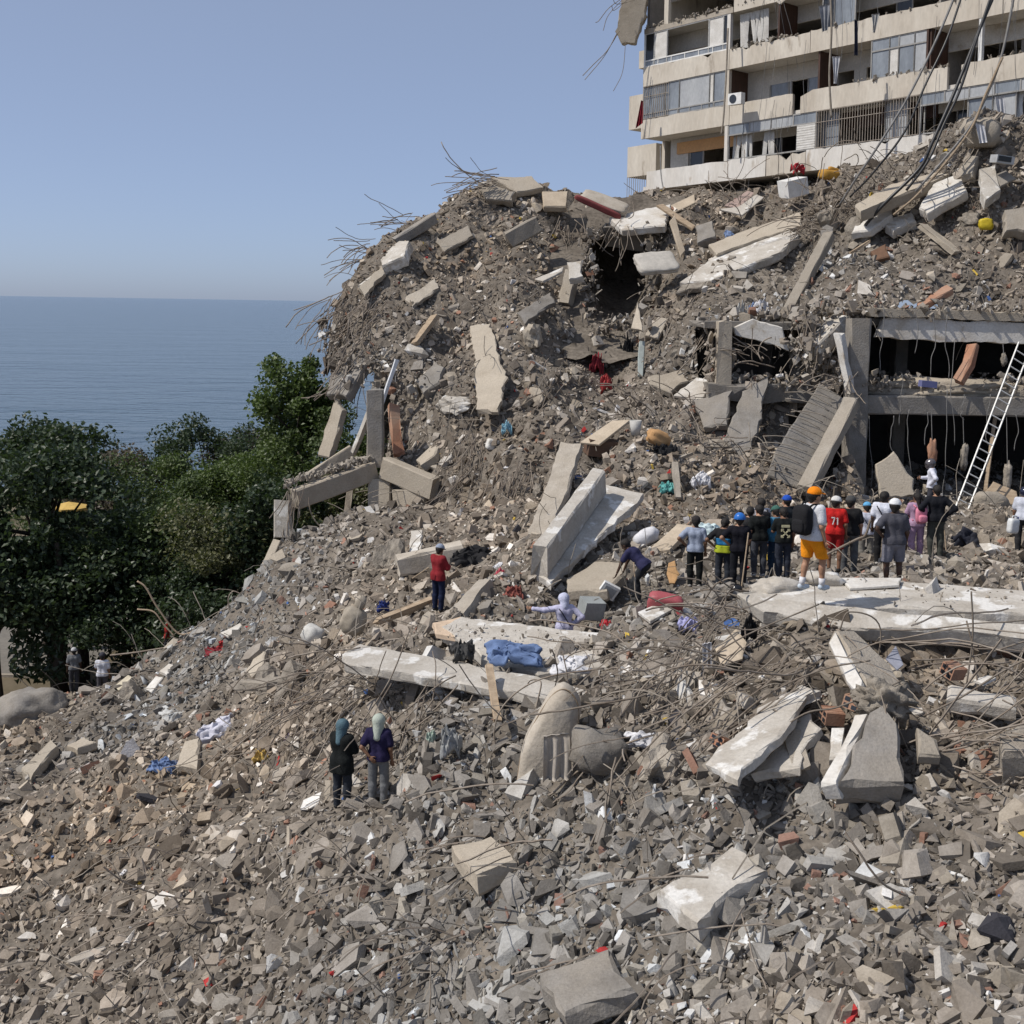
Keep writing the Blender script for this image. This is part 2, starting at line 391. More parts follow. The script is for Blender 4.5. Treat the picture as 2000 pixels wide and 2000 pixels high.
# ------------------------------------------------------------------ the land: ground, sea, rubble heap
SEA = material("sea_water", (0.030, 0.060, 0.075), (0.022, 0.048, 0.064), 0.02, 0.16, spec=0.5, coords='World', fine=0.0)
nt = SEA.node_tree; bs = [n for n in nt.nodes if n.type == 'BSDF_PRINCIPLED'][0]
g = nd(nt, "ShaderNodeNewGeometry"); prev = None
for (sc, st, di) in ((0.020, (0.45, 1.0, 1), 1.0), (0.10, (0.5, 1.0, 1), 0.55), (0.45, (0.7, 1, 1), 0.24)):
    mu = nd(nt, "ShaderNodeVectorMath", operation='MULTIPLY'); mu.inputs[1].default_value = st; nt.links.new(g.outputs["Position"], mu.inputs[0])
    tn = nd(nt, "ShaderNodeTexNoise"); tn.inputs["Scale"].default_value = sc; tn.inputs["Detail"].default_value = 4; nt.links.new(mu.outputs[0], tn.inputs["Vector"])
    bp = nd(nt, "ShaderNodeBump"); bp.inputs["Strength"].default_value = 0.9; bp.inputs["Distance"].default_value = di * 2.4
    nt.links.new(tn.outputs["Fac"], bp.inputs["Height"])
    if prev is not None: nt.links.new(prev.outputs[0], bp.inputs["Normal"])
    prev = bp
nt.links.new(prev.outputs[0], bs.inputs["Normal"])
o = mk("sea", [(-60000, 128, 0), (60000, 128, 0), (60000, 70000, 0), (-60000, 70000, 0)], [(0, 1, 2, 3)], [SEA]); tag(o, kind="structure")
EARTH = material("earth", (0.17, 0.14, 0.10), (0.10, 0.085, 0.055), 0.3, 0.95, 0.4, 3, 0.1, coords='World')
gx = np.array([-3000, -120, -60, -30, 0, 30, 60, 120, 3000.]); gy = np.array([-200, 0, 40, 80, 110, 125, 140, 260.]); gz = np.array([5, 5, 5, 5, 3.6, 1.5, -1.5, -6.])
v = [(x, y, z) for y, z in zip(gy, gz) for x in gx]; n = len(gx)
o = mk("ground", v, [(j * n + i, j * n + i + 1, (j + 1) * n + i + 1, (j + 1) * n + i) for j in range(len(gy) - 1) for i in range(n - 1)], [EARTH]); tag(o, kind="structure")
ASPH = material("asphalt", (0.21, 0.195, 0.17), (0.15, 0.14, 0.125), 0.5, 0.95, 0.3, 20, 0.15, coords='World')
mk("street", [(-70, 54, 5.02), (-19, 54, 5.02), (-19, 68, 5.02), (-70, 68, 5.02)], [(0, 1, 2, 3)], [ASPH]); tag(bpy.data.objects["street"], kind="structure")
v, f = box((-44.5, 53.9, 5.06), (51, 0.18, 0.14)); tag(mk("kerb", v, f, [CONC]), kind="structure")

def rbf_fit(pts):
    pts = np.asarray(pts, float); xy = pts[:, :2]; n = len(pts)
    A = np.linalg.norm(xy[:, None] - xy[None], axis=2) + 0.02 * np.eye(n); B = np.c_[np.ones(n), xy]
    M = np.block([[A, B], [B.T, np.zeros((3, 3))]]); w = np.linalg.solve(M, np.r_[pts[:, 2], 0, 0, 0])
    def ev(X, Y):
        q = np.c_[X.ravel(), Y.ravel()]; out = np.zeros(len(q))
        for s in range(0, len(q), 8000):
            k = q[s:s + 8000]; out[s:s + 8000] = np.linalg.norm(k[:, None] - xy[None], axis=2) @ w[:n] + np.c_[np.ones(len(k)), k] @ w[n:]
        return out.reshape(X.shape)
    return ev
def Z(r): return CAM[2] + r
low = [tuple(P(*a)) for a in [
    (0, 1500, 33), (300, 1500, 30), (600, 1500, 25.5), (900, 1500, 21.5), (1200, 1500, 19.5), (1500, 1500, 18.3), (1800, 1500, 17.5), (2000, 1500, 17), (2300, 1500, 16.5),
    (-100, 1750, 27), (0, 2000, 22.5), (250, 1750, 24.5), (500, 2000, 19.5), (700, 1750, 20), (1000, 2000, 16), (1200, 1750, 16.6), (1500, 2000, 13.5), (1700, 1750, 14.8), (2000, 2000, 12.5), (2300, 1800, 13.5),
    (0, 1380, 43), (-150, 1400, 42), (200, 1374, 45), (100, 1440, 38), (400, 1350, 38), (400, 1240, 42), (330, 1268, 44), (250, 1310, 45), (480, 1180, 41), (520, 1120, 42), (560, 1060, 43.5), (600, 1300, 31), (500, 1400, 30.5), (600, 1150, 38),
    (700, 1100, 38), (700, 1010, 44), (850, 1005, 42), (855, 1192, 31.4), (800, 1080, 36.5), (1000, 1130, 31), (750, 1240, 28), (700, 1345, 26), (700, 1572, 22.4), (1000, 1290, 25.5), (1000, 1410, 22.5), (1200, 1215, 26.5),
    (1100, 1300, 27), (1250, 1166, 29), (1350, 1146, 29.5), (1440, 1152, 28.7), (1585, 1200, 21.6), (1500, 1130, 28), (1620, 1116, 28.5), (1790, 1093, 30), (1840, 1086, 30.5), (1745, 1150, 24.5), (1950, 1000, 40), (1950, 1060, 31),
    (1700, 990, 42), (2000, 1140, 24.5), (1900, 1280, 20.5), (1700, 1280, 20.5), (1500, 1265, 22), (1400, 1310, 21.5), (1300, 1400, 20.5), (1300, 1010, 35), (2200, 1000, 38), (2250, 1200, 22), (820, 1420, 22.5)]]
low += [(x, y, Z(z)) for x, y, z in [(-26, 50, -16.8), (-20, 47.5, -16.2), (-40, 30, -14), (-40, 45, -17.2), (-40, 60, -17.6), (-18, 51, -17.2), (-13.5, 46.5, -16), (-12.5, 51, -17.3), (-9.8, 50, -13.5), (-12, 60, -17.8), (-8, 60, -15),
    (0, 60, -7.2), (10, 60, -6.9), (18, 52, -6.9), (28, 58, -6.9), (28, 44, -6.7), (5, 48, -7.2), (-3, 50, -8.2), (-26, 8, -14), (-12, 3, -13.5), (0, 3, -12.5), (12, 3, -11), (26, 3, -9), (28, 14, -7), (28, 28, -6)]]
hf_low = rbf_fit(low)
up = [tuple(P(*a)) for a in [
    (690, 562, 56), (720, 522, 57), (760, 482, 57.5), (800, 450, 58), (860, 410, 59), (940, 384, 60), (1040, 372, 61), (1150, 376, 62), (1250, 371, 63), (1350, 375, 62), (1450, 362, 60), (1550, 362, 58), (1650, 352, 55.5), (1750, 335, 53.5), (1850, 300, 51), (1950, 262, 49.8), (2050, 240, 48.8), (2200, 230, 47.5),
    (652, 605, 53), (700, 600, 51.7), (655, 700, 50.5), (720, 700, 49.3), (800, 500, 54.5), (800, 600, 51.2), (800, 700, 48.7), (760, 820, 48.3), (820, 900, 46.6), (900, 450, 57), (900, 550, 53.2), (900, 650, 50), (900, 800, 46.5), (880, 940, 44.6), (880, 1040, 42),
    (1000, 450, 57.5), (1000, 550, 52.6), (1050, 560, 51.9), (1045, 640, 49), (1000, 700, 48), (1000, 850, 43.5), (1000, 980, 39.6), (960, 1060, 36.5), (1100, 450, 59), (1105, 600, 54.2), (1105, 700, 50), (1045, 710, 46.8), (1110, 800, 46.6), (1045, 800, 44), (1100, 900, 40.3), (1130, 990, 36.5), (1100, 1120, 31),
    (1200, 430, 61.5), (1160, 560, 57), (1200, 520, 58.6), (1210, 600, 55.6), (1200, 665, 52.4), (1200, 750, 48.6), (1200, 850, 44.2), (1250, 950, 38.2), (1280, 1040, 33.4), (1310, 420, 58), (1320, 520, 54), (1300, 600, 51.8), (1300, 700, 47.8), (1300, 800, 43.5), (1300, 900, 40.3), (1350, 965, 37), (1380, 1060, 32.5),
    (1400, 430, 57), (1400, 550, 50.7), (1400, 640, 46.6), (1400, 740, 44.5), (1400, 850, 42.3), (1450, 930, 39.4), (1490, 1000, 36), (1500, 430, 56), (1500, 520, 51), (1500, 620, 46.2), (1500, 740, 44.4), (1500, 830, 43), (1500, 900, 41.2), (1560, 960, 39), (1560, 1040, 34),
    (1600, 430, 54), (1600, 520, 49.7), (1600, 610, 45.3), (1610, 750, 43.8), (1620, 900, 42.6), (1640, 1040, 38), (1700, 430, 51.8), (1700, 520, 48.2), (1700, 608, 43.8), (1800, 430, 50.5), (1800, 520, 47.2), (1800, 610, 43.8), (1900, 400, 49.5), (1900, 500, 46.7), (1900, 612, 43.6), (2000, 400, 48.7), (2000, 500, 46.2), (2000, 614, 43.4), (2200, 400, 47), (2200, 520, 45), (2200, 616, 43.3)]]
up += [(x, y, Z(z)) for x, y, z in [(-9.3, 52, -14), (-9.3, 57, -14), (-9, 46, -14), (-10, 62, -16), (-6, 66, -8), (0, 70, -3), (6, 70, 4), (12, 64, 5.6), (18, 58, 6.2), (24, 53, 7), (30, 50, 7.5), (-7.2, 47, -8.8), (-5.5, 42, -9.5), (30, 43, 0), (-7.5, 58, -2.2), (-7.9, 55.5, -2.5), (-6.6, 60, -.8), (-5.6, 61.5, .6), (-4, 62.5, 2), (-2, 63.5, 3)]]
hf_up = rbf_fit(up)
def grid(x0, x1, y0, y1, st):
    xs = np.arange(x0, x1, st); ys = np.arange(y0, y1, st); X, Y = np.meshgrid(xs, ys); return X, Y
def sheet(X, Y, Zz, keep):
    ny, nx = X.shape; v = np.c_[X.ravel(), Y.ravel(), Zz.ravel()]
    a = (np.arange(ny - 1)[:, None] * nx + np.arange(nx - 1)[None]).ravel(); q = np.stack([a, a + 1, a + nx + 1, a + nx], 1)
    q = q[keep.ravel()[q].all(1)]; used = np.unique(q); mp = np.full(len(v), -1); mp[used] = np.arange(len(used)); return v[used], mp[q]
def rough(X, Y, k): 
    p = np.stack([X, Y, np.full_like(X, k)], -1)
    return 0.42 * fbm(p * 0.42, 3) + 0.30 * (0.35 - np.abs(fbm(p * 1.05 + 3, 2))) + 0.16 * fbm(p * 2.3 + 5, 3)
FEET = [(200, 1366, 44.2), (145, 1350, 47), (328, 1288, 47), (667, 1580, 22.5), (738, 1574, 22.4), (855, 1194, 31.2), (1100, 1304, 27.2), (1252, 1172, 28.6), (1356, 1147, 29.5), (1411, 1149, 29.3), (1441, 1151, 28.8), (1462, 1125, 30.4), (1481, 1126, 29.6), (1484, 1105, 31.5), (1528, 1130, 29),
        (1514, 1126, 29.8), (1534, 1104, 31.2), (1628, 1117, 28.2), (1657, 1121, 28.6), (1690, 1106, 31), (1722, 1104, 29.6), (1788, 1095, 29.8), (1826, 1090, 29.6), (1817, 1010, 36.5), (1996, 1085, 30.6)]
FXY = np.array([P(*q) for q in FEET])
def settle(X, Y, Zz):
    """trodden flat round every pair of feet"""
    for q in FXY:
        w = np.exp(-((X - q[0]) ** 2 + (Y - q[1]) ** 2 * .6) / (2 * .55 ** 2)); Zz = Zz * (1 - w) + (q[2] - .02) * w
    return Zz
Xl, Yl = grid(-38, 28, 3, 62, 0.27); Zl = hf_low(Xl, Yl); Zl_s = Zl.copy(); Zl = settle(Xl, Yl, Zl + rough(Xl, Yl, 1.5) * np.clip((Yl - 6) / 14, .4, 1))
Xu, Yu = grid(-9.6, 29, 28, 70.5, 0.24); Zu = hf_up(Xu, Yu); Zu = Zu - .12 + rough(Xu, Yu, 7.5) * 1.3 + .5 * fbm(np.stack([Xu * .28, Yu * .2, Xu * 0 + 3.3], -1), 2)
XCOL = 11.5                                   # right of this the heap lies on the standing storeys
low_at_u = hf_low(Xu, Yu)
keep_u = (Zu > low_at_u - 0.8) & ((Xu < XCOL) | (Yu > 43.55))
keep_u &= ~((Xu < -4.9) & (Zu < Z(-3.7)) & (Yu < 62))          # hollow under the overhanging left end
HOLES = [((7.0, 9.9), (43.0, 47.2), (-2.6, -0.9)), ((9.9, 11.6), (41.5, 46), (-7.5, -3.9))]
CX, CY, CZ = to_px(np.stack([Xu, Yu, Zu], -1))
CAVE = (((CX - 1208) / 66) ** 4 + ((CY - 545) / 98) ** 4 < 1) & (Yu > 50)      # hollow under the ridge
keep_u &= ~CAVE
for (hx, hy, hz) in HOLES:
    keep_u &= ~((Xu > hx[0]) & (Xu < hx[1]) & (Yu > hy[0] - 1.2) & (Yu < hy[1]) & (Zu > Z(hz[0])) & (Zu < Z(hz[1])))
keep_l = ~((hf_up(Xl, Yl) > Zl + 2.5) & (Xl > -4) & (Xl < 6.5) & (Yl > 44))
vl, ql = sheet(Xl, Yl, Zl, keep_l); vu, qu = sheet(Xu, Yu, Zu, keep_u)
o = mk("rubble_ground", vl, ql, [SOIL], smooth=True); tag(o, kind="structure")
o = mk("rubble_heap", vu, qu, [SOIL], smooth=True); tag(o, kind="structure")

# bowl of the hollow
gu, gv = np.meshgrid(np.linspace(-2, 2, 60), np.linspace(-1.6, 1.6, 66)); rr = np.clip((np.abs(gu) ** 2.4 + np.abs(gv) ** 2.4), 0, 1.4)
bp_ = np.array([P(1208 + 68 * a, 545 + 100 * b_, 55.4 - 3.9 * b_ + 7.0 * max(0, 1 - r_) ** .5) for a, b_, r_ in zip(gu.ravel(), gv.ravel(), rr.ravel())])
bp_ = bp_ + fbm(bp_ * 1.1, 4)[:, None] * np.array([.25, .4, .3]); ny_, nx_ = gu.shape
aa = (np.arange(ny_ - 1)[:, None] * nx_ + np.arange(nx_ - 1)[None]).ravel(); bq_ = np.stack([aa, aa + 1, aa + nx_ + 1, aa + nx_], 1); 
o = mk("rubble_hollow", bp_, bq_, [SOIL], smooth=True); tag(o, kind="structure")

# -------- sampling of visible rubble surface
def tri_of(v, q):
    t = np.concatenate([q[:, [0, 1, 2]], q[:, [0, 2, 3]]]); a, b, c = v[t[:, 0]], v[t[:, 1]], v[t[:, 2]]
    n = np.cross(b - a, c - a); ar = np.linalg.norm(n, axis=1) / 2; n = n / np.maximum(2 * ar[:, None], 1e-9); return a, b, c, n, ar
TA = [np.concatenate(z) for z in zip(tri_of(vl, ql), tri_of(vu, qu))]
cen = (TA[0] + TA[1] + TA[2]) / 3; cx, cy, cz = to_px(cen); view = CAM - cen; view /= np.linalg.norm(view, axis=1, keepdims=True)
facing = np.clip((TA[3] * view).sum(1), 0.28, 1) 
inside = (cx > -450) & (cx < 2650) & (cy > 180) & (cy < 2300) & (cen[:, 2] > 5.0)
nl = len(ql) * 2; isl = np.arange(len(cen)) < nl
covered = isl & (hf_up(cen[:, 0], cen[:, 1]) > cen[:, 2] + 0.5) & (cen[:, 1] > 33) & (cen[:, 0] < XCOL)
WT = np.where(inside & ~covered, TA[4] * facing / cz ** 1.3 * np.where(cy > 1540, .85, 1) * np.where((cx < -80) | (cx > 2080) | (cy > 2080), .22, 1), 0); WT /= WT.sum()
CW = np.cumsum(WT)
def sample(n):
    i = np.searchsorted(CW, rng.random(n)); i = np.minimum(i, len(CW) - 1)
    r1 = np.sqrt(rng.random(n)); r2 = rng.random(n)
    p = TA[0][i] * (1 - r1)[:, None] + TA[1][i] * (r1 * (1 - r2))[:, None] + TA[2][i] * (r1 * r2)[:, None]
    return p, TA[3][i]
def surf_z(x, y):
    zl = float(hf_low(np.array([x]), np.array([y]))[0])
    if y > 30 and (x < XCOL or y > 43.6): zl = max(zl, float(hf_up(np.array([x]), np.array([y]))[0]))
    return zl
def rand_rot(n, nrm, tilt):
    """rotation matrices: z axis near the surface normal, random turn"""
    z = nrm + rng.normal(0, tilt, (n, 3)); z /= np.linalg.norm(z, axis=1, keepdims=True)
    a = rng.normal(size=(n, 3)); x = a - (a * z).sum(1, keepdims=True) * z; x /= np.linalg.norm(x, axis=1, keepdims=True)
    return np.stack([x, np.cross(z, x), z], 2)
PAL = np.array([(.31, .272, .228), (.235, .203, .167), (.14, .12, .098), (.42, .385, .335), (.64, .62, .58), (.31, .18, .13), (.34, .295, .235)])
PAL = PAL * np.array([1.07, 1.10, 1.15])
PPR = np.array([.33, .23, .15, .13, .04, .02, .10]); PPR /= PPR.sum()
def stone_stuff(name, n, smin, smax, kinds, label, sink=0.18, tilt=0.5, filt=None):
    p, nr = sample(n)
    if filt is not None: k = filt(p); p, nr = p[k], nr[k]
    n = len(p); s = smin * (smax / smin) ** (rng.random(n) ** 1.7); M = rand_rot(n, nr, tilt)
    col = PAL[rng.choice(len(PAL), n, p=PPR)] * rng.uniform(.72, 1.2, (n, 1)); big = fbm(p * .16 + 40, 3)[:, None]; col = col * (1 + .26 * big) * (1 + .10 * fbm(p * .11 + 80, 2)[:, None] * np.array([1, 0, -1.2]))
    trash = rng.random(n) < 0.008
    tc = np.array([(.62, .62, .64), (.08, .16, .40), (.45, .05, .05), (.55, .40, .08), (.75, .74, .72), (.05, .05, .06)]); col[trash] = tc[rng.integers(0, 6, trash.sum())]
    V, Fs, C = [], [], []; off = 0; which = rng.integers(0, len(kinds) * 10, n)
    for w in range(len(kinds) * 10):
        pv, pf = PROTO[kinds[w // 10]][w % 10]; sel = which == w; k = sel.sum()
        if not k: continue
        q = np.einsum('nij,vj->nvi', M[sel], pv) * s[sel][:, None, None] + (p[sel] + nr[sel] * (s[sel] * (0.25 - sink))[:, None])[:, None]
        V.append(q.reshape(-1, 3)); Fs.append((pf[None] + (np.arange(k) * len(pv))[:, None, None] + off).reshape(-1, 3)); C.append(np.repeat(col[sel], len(pv), 0)); off += k * len(pv)
    V = np.concatenate(V); Fs = np.concatenate(Fs); C = np.concatenate(C)
    o = mk(name, V, Fs, [STONE]); at = o.data.color_attributes.new("tint", 'FLOAT_COLOR', 'POINT')
    at.data.foreach_set("color", np.c_[C, np.ones(len(C))].astype(np.float32).ravel())
    tag(o, label, "rubble", kind="stuff"); return o
stone_stuff("rubble_grit", 82000, .05, .16, ['block', 'shard', 'stick', 'lump'], "fine grey brown grit and crumbs covering the whole rubble heap", tilt=.8)
stone_stuff("rubble_stones", 40000, .13, .40, ['block', 'shard', 'stick', 'plate', 'lump'], "small broken stones and shards strewn over the rubble heap", tilt=.7)
stone_stuff("rubble_flakes", 7400, .35, .95, ['shard', 'plate', 'stick', 'lump'], "medium slabs, flakes and splinters mixed through the rubble heap", sink=.24, tilt=.55)

stone_stuff("rubble_lumps", 10000, .18, .55, ['lump', 'plate', 'shard', 'block'], "coarse broken lumps covering the far flanks of the heap", sink=.2, tilt=.7, filt=lambda p: p[:, 1] > 36)
CLUT = dict(V=[], F=[], C=[], n=0)
def clutter(a, b, n, s0, s1, spread, kinds=('block', 'shard', 'stick', 'plate')):
    """debris heaped along the line a-b (photo points with distance)"""
    a, b = P(*a), P(*b)
    for i in range(n):
        pv, pf = PROTO[R.choice(kinds)][R.randrange(10)]; s = s0 * (s1 / s0) ** (rng.random() ** 1.6); t = rng.random()
        q = (pv * s) @ rotm(*rng.uniform(0, 6.28, 3)).T + a * (1 - t) + b * t + rng.normal(0, 1, 3) * spread
        CLUT["V"].append(q); CLUT["F"].append(pf + CLUT["n"]); CLUT["C"].append(np.repeat(PAL[[rng.choice(len(PAL), p=PPR)]] * rng.uniform(.7, 1.2), len(pv), 0)); CLUT["n"] += len(pv)

def _lookup(G, keep, x0, y0, st, X, Y):
    i = np.clip(((X - x0) / st).astype(int), 0, G.shape[1] - 1); j = np.clip(((Y - y0) / st).astype(int), 0, G.shape[0] - 1)
    return np.where(keep[j, i], G[j, i], -99.)
def hit(px, py):
    """distance at which the view ray of a photo point meets the rubble surface"""
    Ys = np.arange(13, 68, .12); d = RGT * ((px - 1000) / F_PX) + UPV * ((750 - py) / F_PX) + FWD; q = CAM + d[None] * (Ys / d[1])[:, None]
    z = np.maximum(_lookup(Zl, keep_l, -38, 3, .27, q[:, 0], q[:, 1]), _lookup(Zu, keep_u, -9.6, 28, .24, q[:, 0], q[:, 1])); k = np.nonzero(q[:, 2] < z + .05)[0]
    return Ys[k[0]] if len(k) else None
def snap(pts, off=.15, lim=4.0):
    """rest a piece on the rubble: slide it along its own view rays until it touches the surface"""
    c = np.mean([a[:2] for a in pts], axis=0)
    if (c[0] > 1590 and 600 < c[1] < 1010) or (c[0] < 880 and 685 < c[1] < 1010) or (1395 < c[0] < 1680 and 590 < c[1] < 1000) or (1140 < c[0] < 1300 and 400 < c[1] < 560) or (1090 < c[0] < 1180 and 1005 < c[1] < 1045) or (1610 < c[0] < 1775 and 1230 < c[1] < 1470) or (c[0] > 1430 and 1120 < c[1] < 1230) or (840 < c[0] < 1130 and 1205 < c[1] < 1330): return pts
    ds = [hit(a[0], a[1]) for a in pts]; ds = [h - a[2] for h, a in zip(ds, pts) if h is not None]
    if not ds: return pts
    dl = float(np.percentile(ds, 20)); off += .22        # keep clear of the loose stones; only buried or floating pieces move
    if abs(dl) > lim: return pts
    mv = dl - off if dl < off else dl - .8 if dl > 1.1 else 0
    return [(a[0], a[1], a[2] + mv) for a in pts]
# ------------------------------------------------------------------ loose pieces one could pick out, and the wire tangle
def zone(px, py, Y):
    if py > 1500: return "nearest to the viewer, below the two people with wrapped heads"
    if px < 620 and py > 1080: return "on the left slope below the trees"
    if py > 1190: return "around the fallen beams in the foreground"
    if py > 940: return "on the flat rubble around the standing crowd"
    if px > 1560 and py < 640: return "on the slope above the black openings"
    if px < 1000: return "on the steep left flank of the heap"
    return "on the middle flank of the heap"
cnt = 0
p, nr = sample(700); M = rand_rot(700, nr, .45); px_, py_, pz_ = to_px(p)
for i in range(700):
    if cnt >= 250: break
    if py_[i] > 1500: continue
    s = (0.32 + 0.62 * R.random() ** 2.2) * (1.15 if py_[i] > 1150 else 1.3)
    if s * F_PX / pz_[i] < 16: continue
    kd = R.choice(['plate', 'shard', 'shard', 'block', 'lump', 'rock'])
    me = R.choice(BIGR) if kd == 'rock' else R.choice(BIG[kd])
    nm = 'concrete_shard' if kd in ('shard', 'plate') else 'concrete_chunk'
    o = bpy.data.objects.new(nm, me); COL.objects.link(o)
    z = zone(px_[i], py_[i], pz_[i])
    o.matrix_world = Matrix.Translation(p[i] + nr[i] * s * .06) @ Matrix([list(r) for r in M[i]]).to_4x4() @ Matrix.Diagonal((s * R.uniform(.85, 1.3), s * R.uniform(.8, 1.1), s * R.uniform(.7, 1.2), 1))
    tag(o, ("flat broken concrete shard " if kd in ('shard', 'plate') else "loose dusty concrete chunk ") + z, "rubble", ("shards " if kd in ('shard', 'plate') else "chunks ") + z); cnt += 1
# some of the big loose pieces are pale, tan or brick
for o in [o for o in COL.objects if o.name.startswith("concrete_")]:
    r = R.random()
    if r < .38:
        o.material_slots[0].link = 'OBJECT'; o.material_slots[0].material = CONC_L if r < .12 else CONC_T if r < .28 else CONC_D
N_REBAR = [0]
def rebar(pts, r, label, group, mt=None, name="rebar", cat="rebar"):
    v, f = tube(pts, r, 4); o = mk_world(name, v, f, [mt or REBAR], None, True); tag(o, label, cat, group); N_REBAR[0] += 1; return o
TANGLE = Acc()
def fan(px, py, Y, n, d, L, spread, droop, label, jit=0.4, r=.014, curl=1.3, wob=.6, mt=None, own=None):
    own = int(n * .55) if own is None else own
    p0 = P(*snap([(px, py, Y)], .05)[0]); g = label.replace("bent ", "").replace("steel ", "") 
    for i in range(int(n * (1.9 if Y > 36 else 1.3))):
        r_ = r * (1.35 if Y > 36 else 1)
        dd = np.asarray(d, float) / np.linalg.norm(d) + rng.normal(0, spread, 3)
        a = p0 + rng.normal(0, jit, 3) * [1, .5, .8]
        wp = wire_pts(a, dd, L * rng.uniform(.6, 1.25), droop * rng.uniform(.5, 1.4), wob, 11, rng.uniform(-curl, curl))
        if i < own: rebar(wp, r_ * rng.uniform(.8, 1.3), label, "group of " + g, mt)
        else: TANGLE.add(*tube(wp, r_ * rng.uniform(.7, 1.1), 4))
for a in [
    (960, 352, 58.6, 10, (-1, -.2, -.02), 2.6, .14, .25, "bent rebar sprouting left from the broken slab on the ridge", .3),
    (800, 428, 57.3, 7, (-1, -.3, .05), 1.7, .2, .5, "bent rebar poking into the sky from the left ridge"),
    (720, 490, 55.7, 10, (-1, -.3, -.2), 1.9, .22, .8, "bent rebar hanging off the upper left end of the ridge"),
    (668, 590, 52, 16, (-.7, -.3, -.7), 2.3, .25, .9, "bent rebar drooping over the left edge against the sea"),
    (735, 600, 51, 20, (-.55, -.5, -.9), 2.6, .16, .6, "bent rebar combed down the left flank"),
    (700, 690, 49.6, 12, (-.6, -.5, -.8), 2.3, .2, .7, "bent rebar hanging over the grey tilted slab"),
    (900, 560, 52.6, 9, (-.35, -.5, -.9), 2.6, .14, .5, "bent rebar strands on the upper left flank"),
    (950, 700, 48.4, 9, (-.5, -.5, -.9), 2.2, .2, .5, "bent rebar strands below the timber on the left flank"),
    (1120, 450, 57, 18, (.1, -.4, -1), 2.2, .35, .5, "bent rebar curling out beside the dark hollow"),
    (950, 860, 44.2, 18, (-.35, -.5, -.9), 3.3, .12, .4, "bent rebar hanging like hair above the frame"),
    (1010, 930, 41, 18, (-.3, -.6, -.9), 2.6, .13, .5, "bent rebar bunch falling beside the tiled panel"),
    (1400, 650, 46.2, 12, (-.25, -.4, -.9), 2.2, .2, .6, "bent rebar hanging left of the small opening"),
    (1650, 420, 51.6, 16, (.3, -.3, .9), 1.8, .4, .9, "bent rebar tangle where the black cables land"),
    (1600, 440, 51.5, 12, (-.8, -.4, .1), 2.3, .3, .4, "bent rebar sprawling left of the cables"),
    (1430, 880, 41.2, 10, (-.9, -.3, -.1), 2.1, .35, .4, "bent rebar sticking left beside the ribbed panel"),
    (1490, 930, 39.4, 12, (-.5, -.4, .6), 1.5, .5, .8, "bent rebar nest at the foot of the ribbed panel"),
    (700, 1330, 24.6, 22, (-.75, -.35, -.35), 2.6, .16, .35, "bent rebar raked down left of the long foreground slab", .7),
    (880, 1370, 22.3, 12, (-.6, -.2, -.6), 2.0, .25, .4, "bent rebar under the long foreground slab", .5),
    (1440, 1180, 22.3, 16, (-.6, -.2, .45), 1.5, .5, 1.3, "bent rebar bristling from the left end of the long beam", .25),
    (1420, 1260, 21.4, 16, (-.8, -.4, -.3), 2.4, .25, .5, "bent rebar sweeping left from the long beam", .5),
    (1560, 1360, 19.2, 14, (-.75, -.3, -.45), 2.6, .2, .1, "bent rebar arching across the clay blocks", .5),
    (1800, 1330, 18.4, 12, (.9, -.1, .15), 2.6, .35, .4, "bent rebar crossing the pit at lower right", .6),
    (1850, 1460, 17, 10, (.8, -.2, .3), 2.1, .35, .9, "bent rebar loops in the lower right corner", .5),
    (1300, 1480, 19.2, 12, (-.6, -.3, -.2), 2.0, .35, .5, "bent rebar strands by the folded mattress", .6),
]: fan(*a)
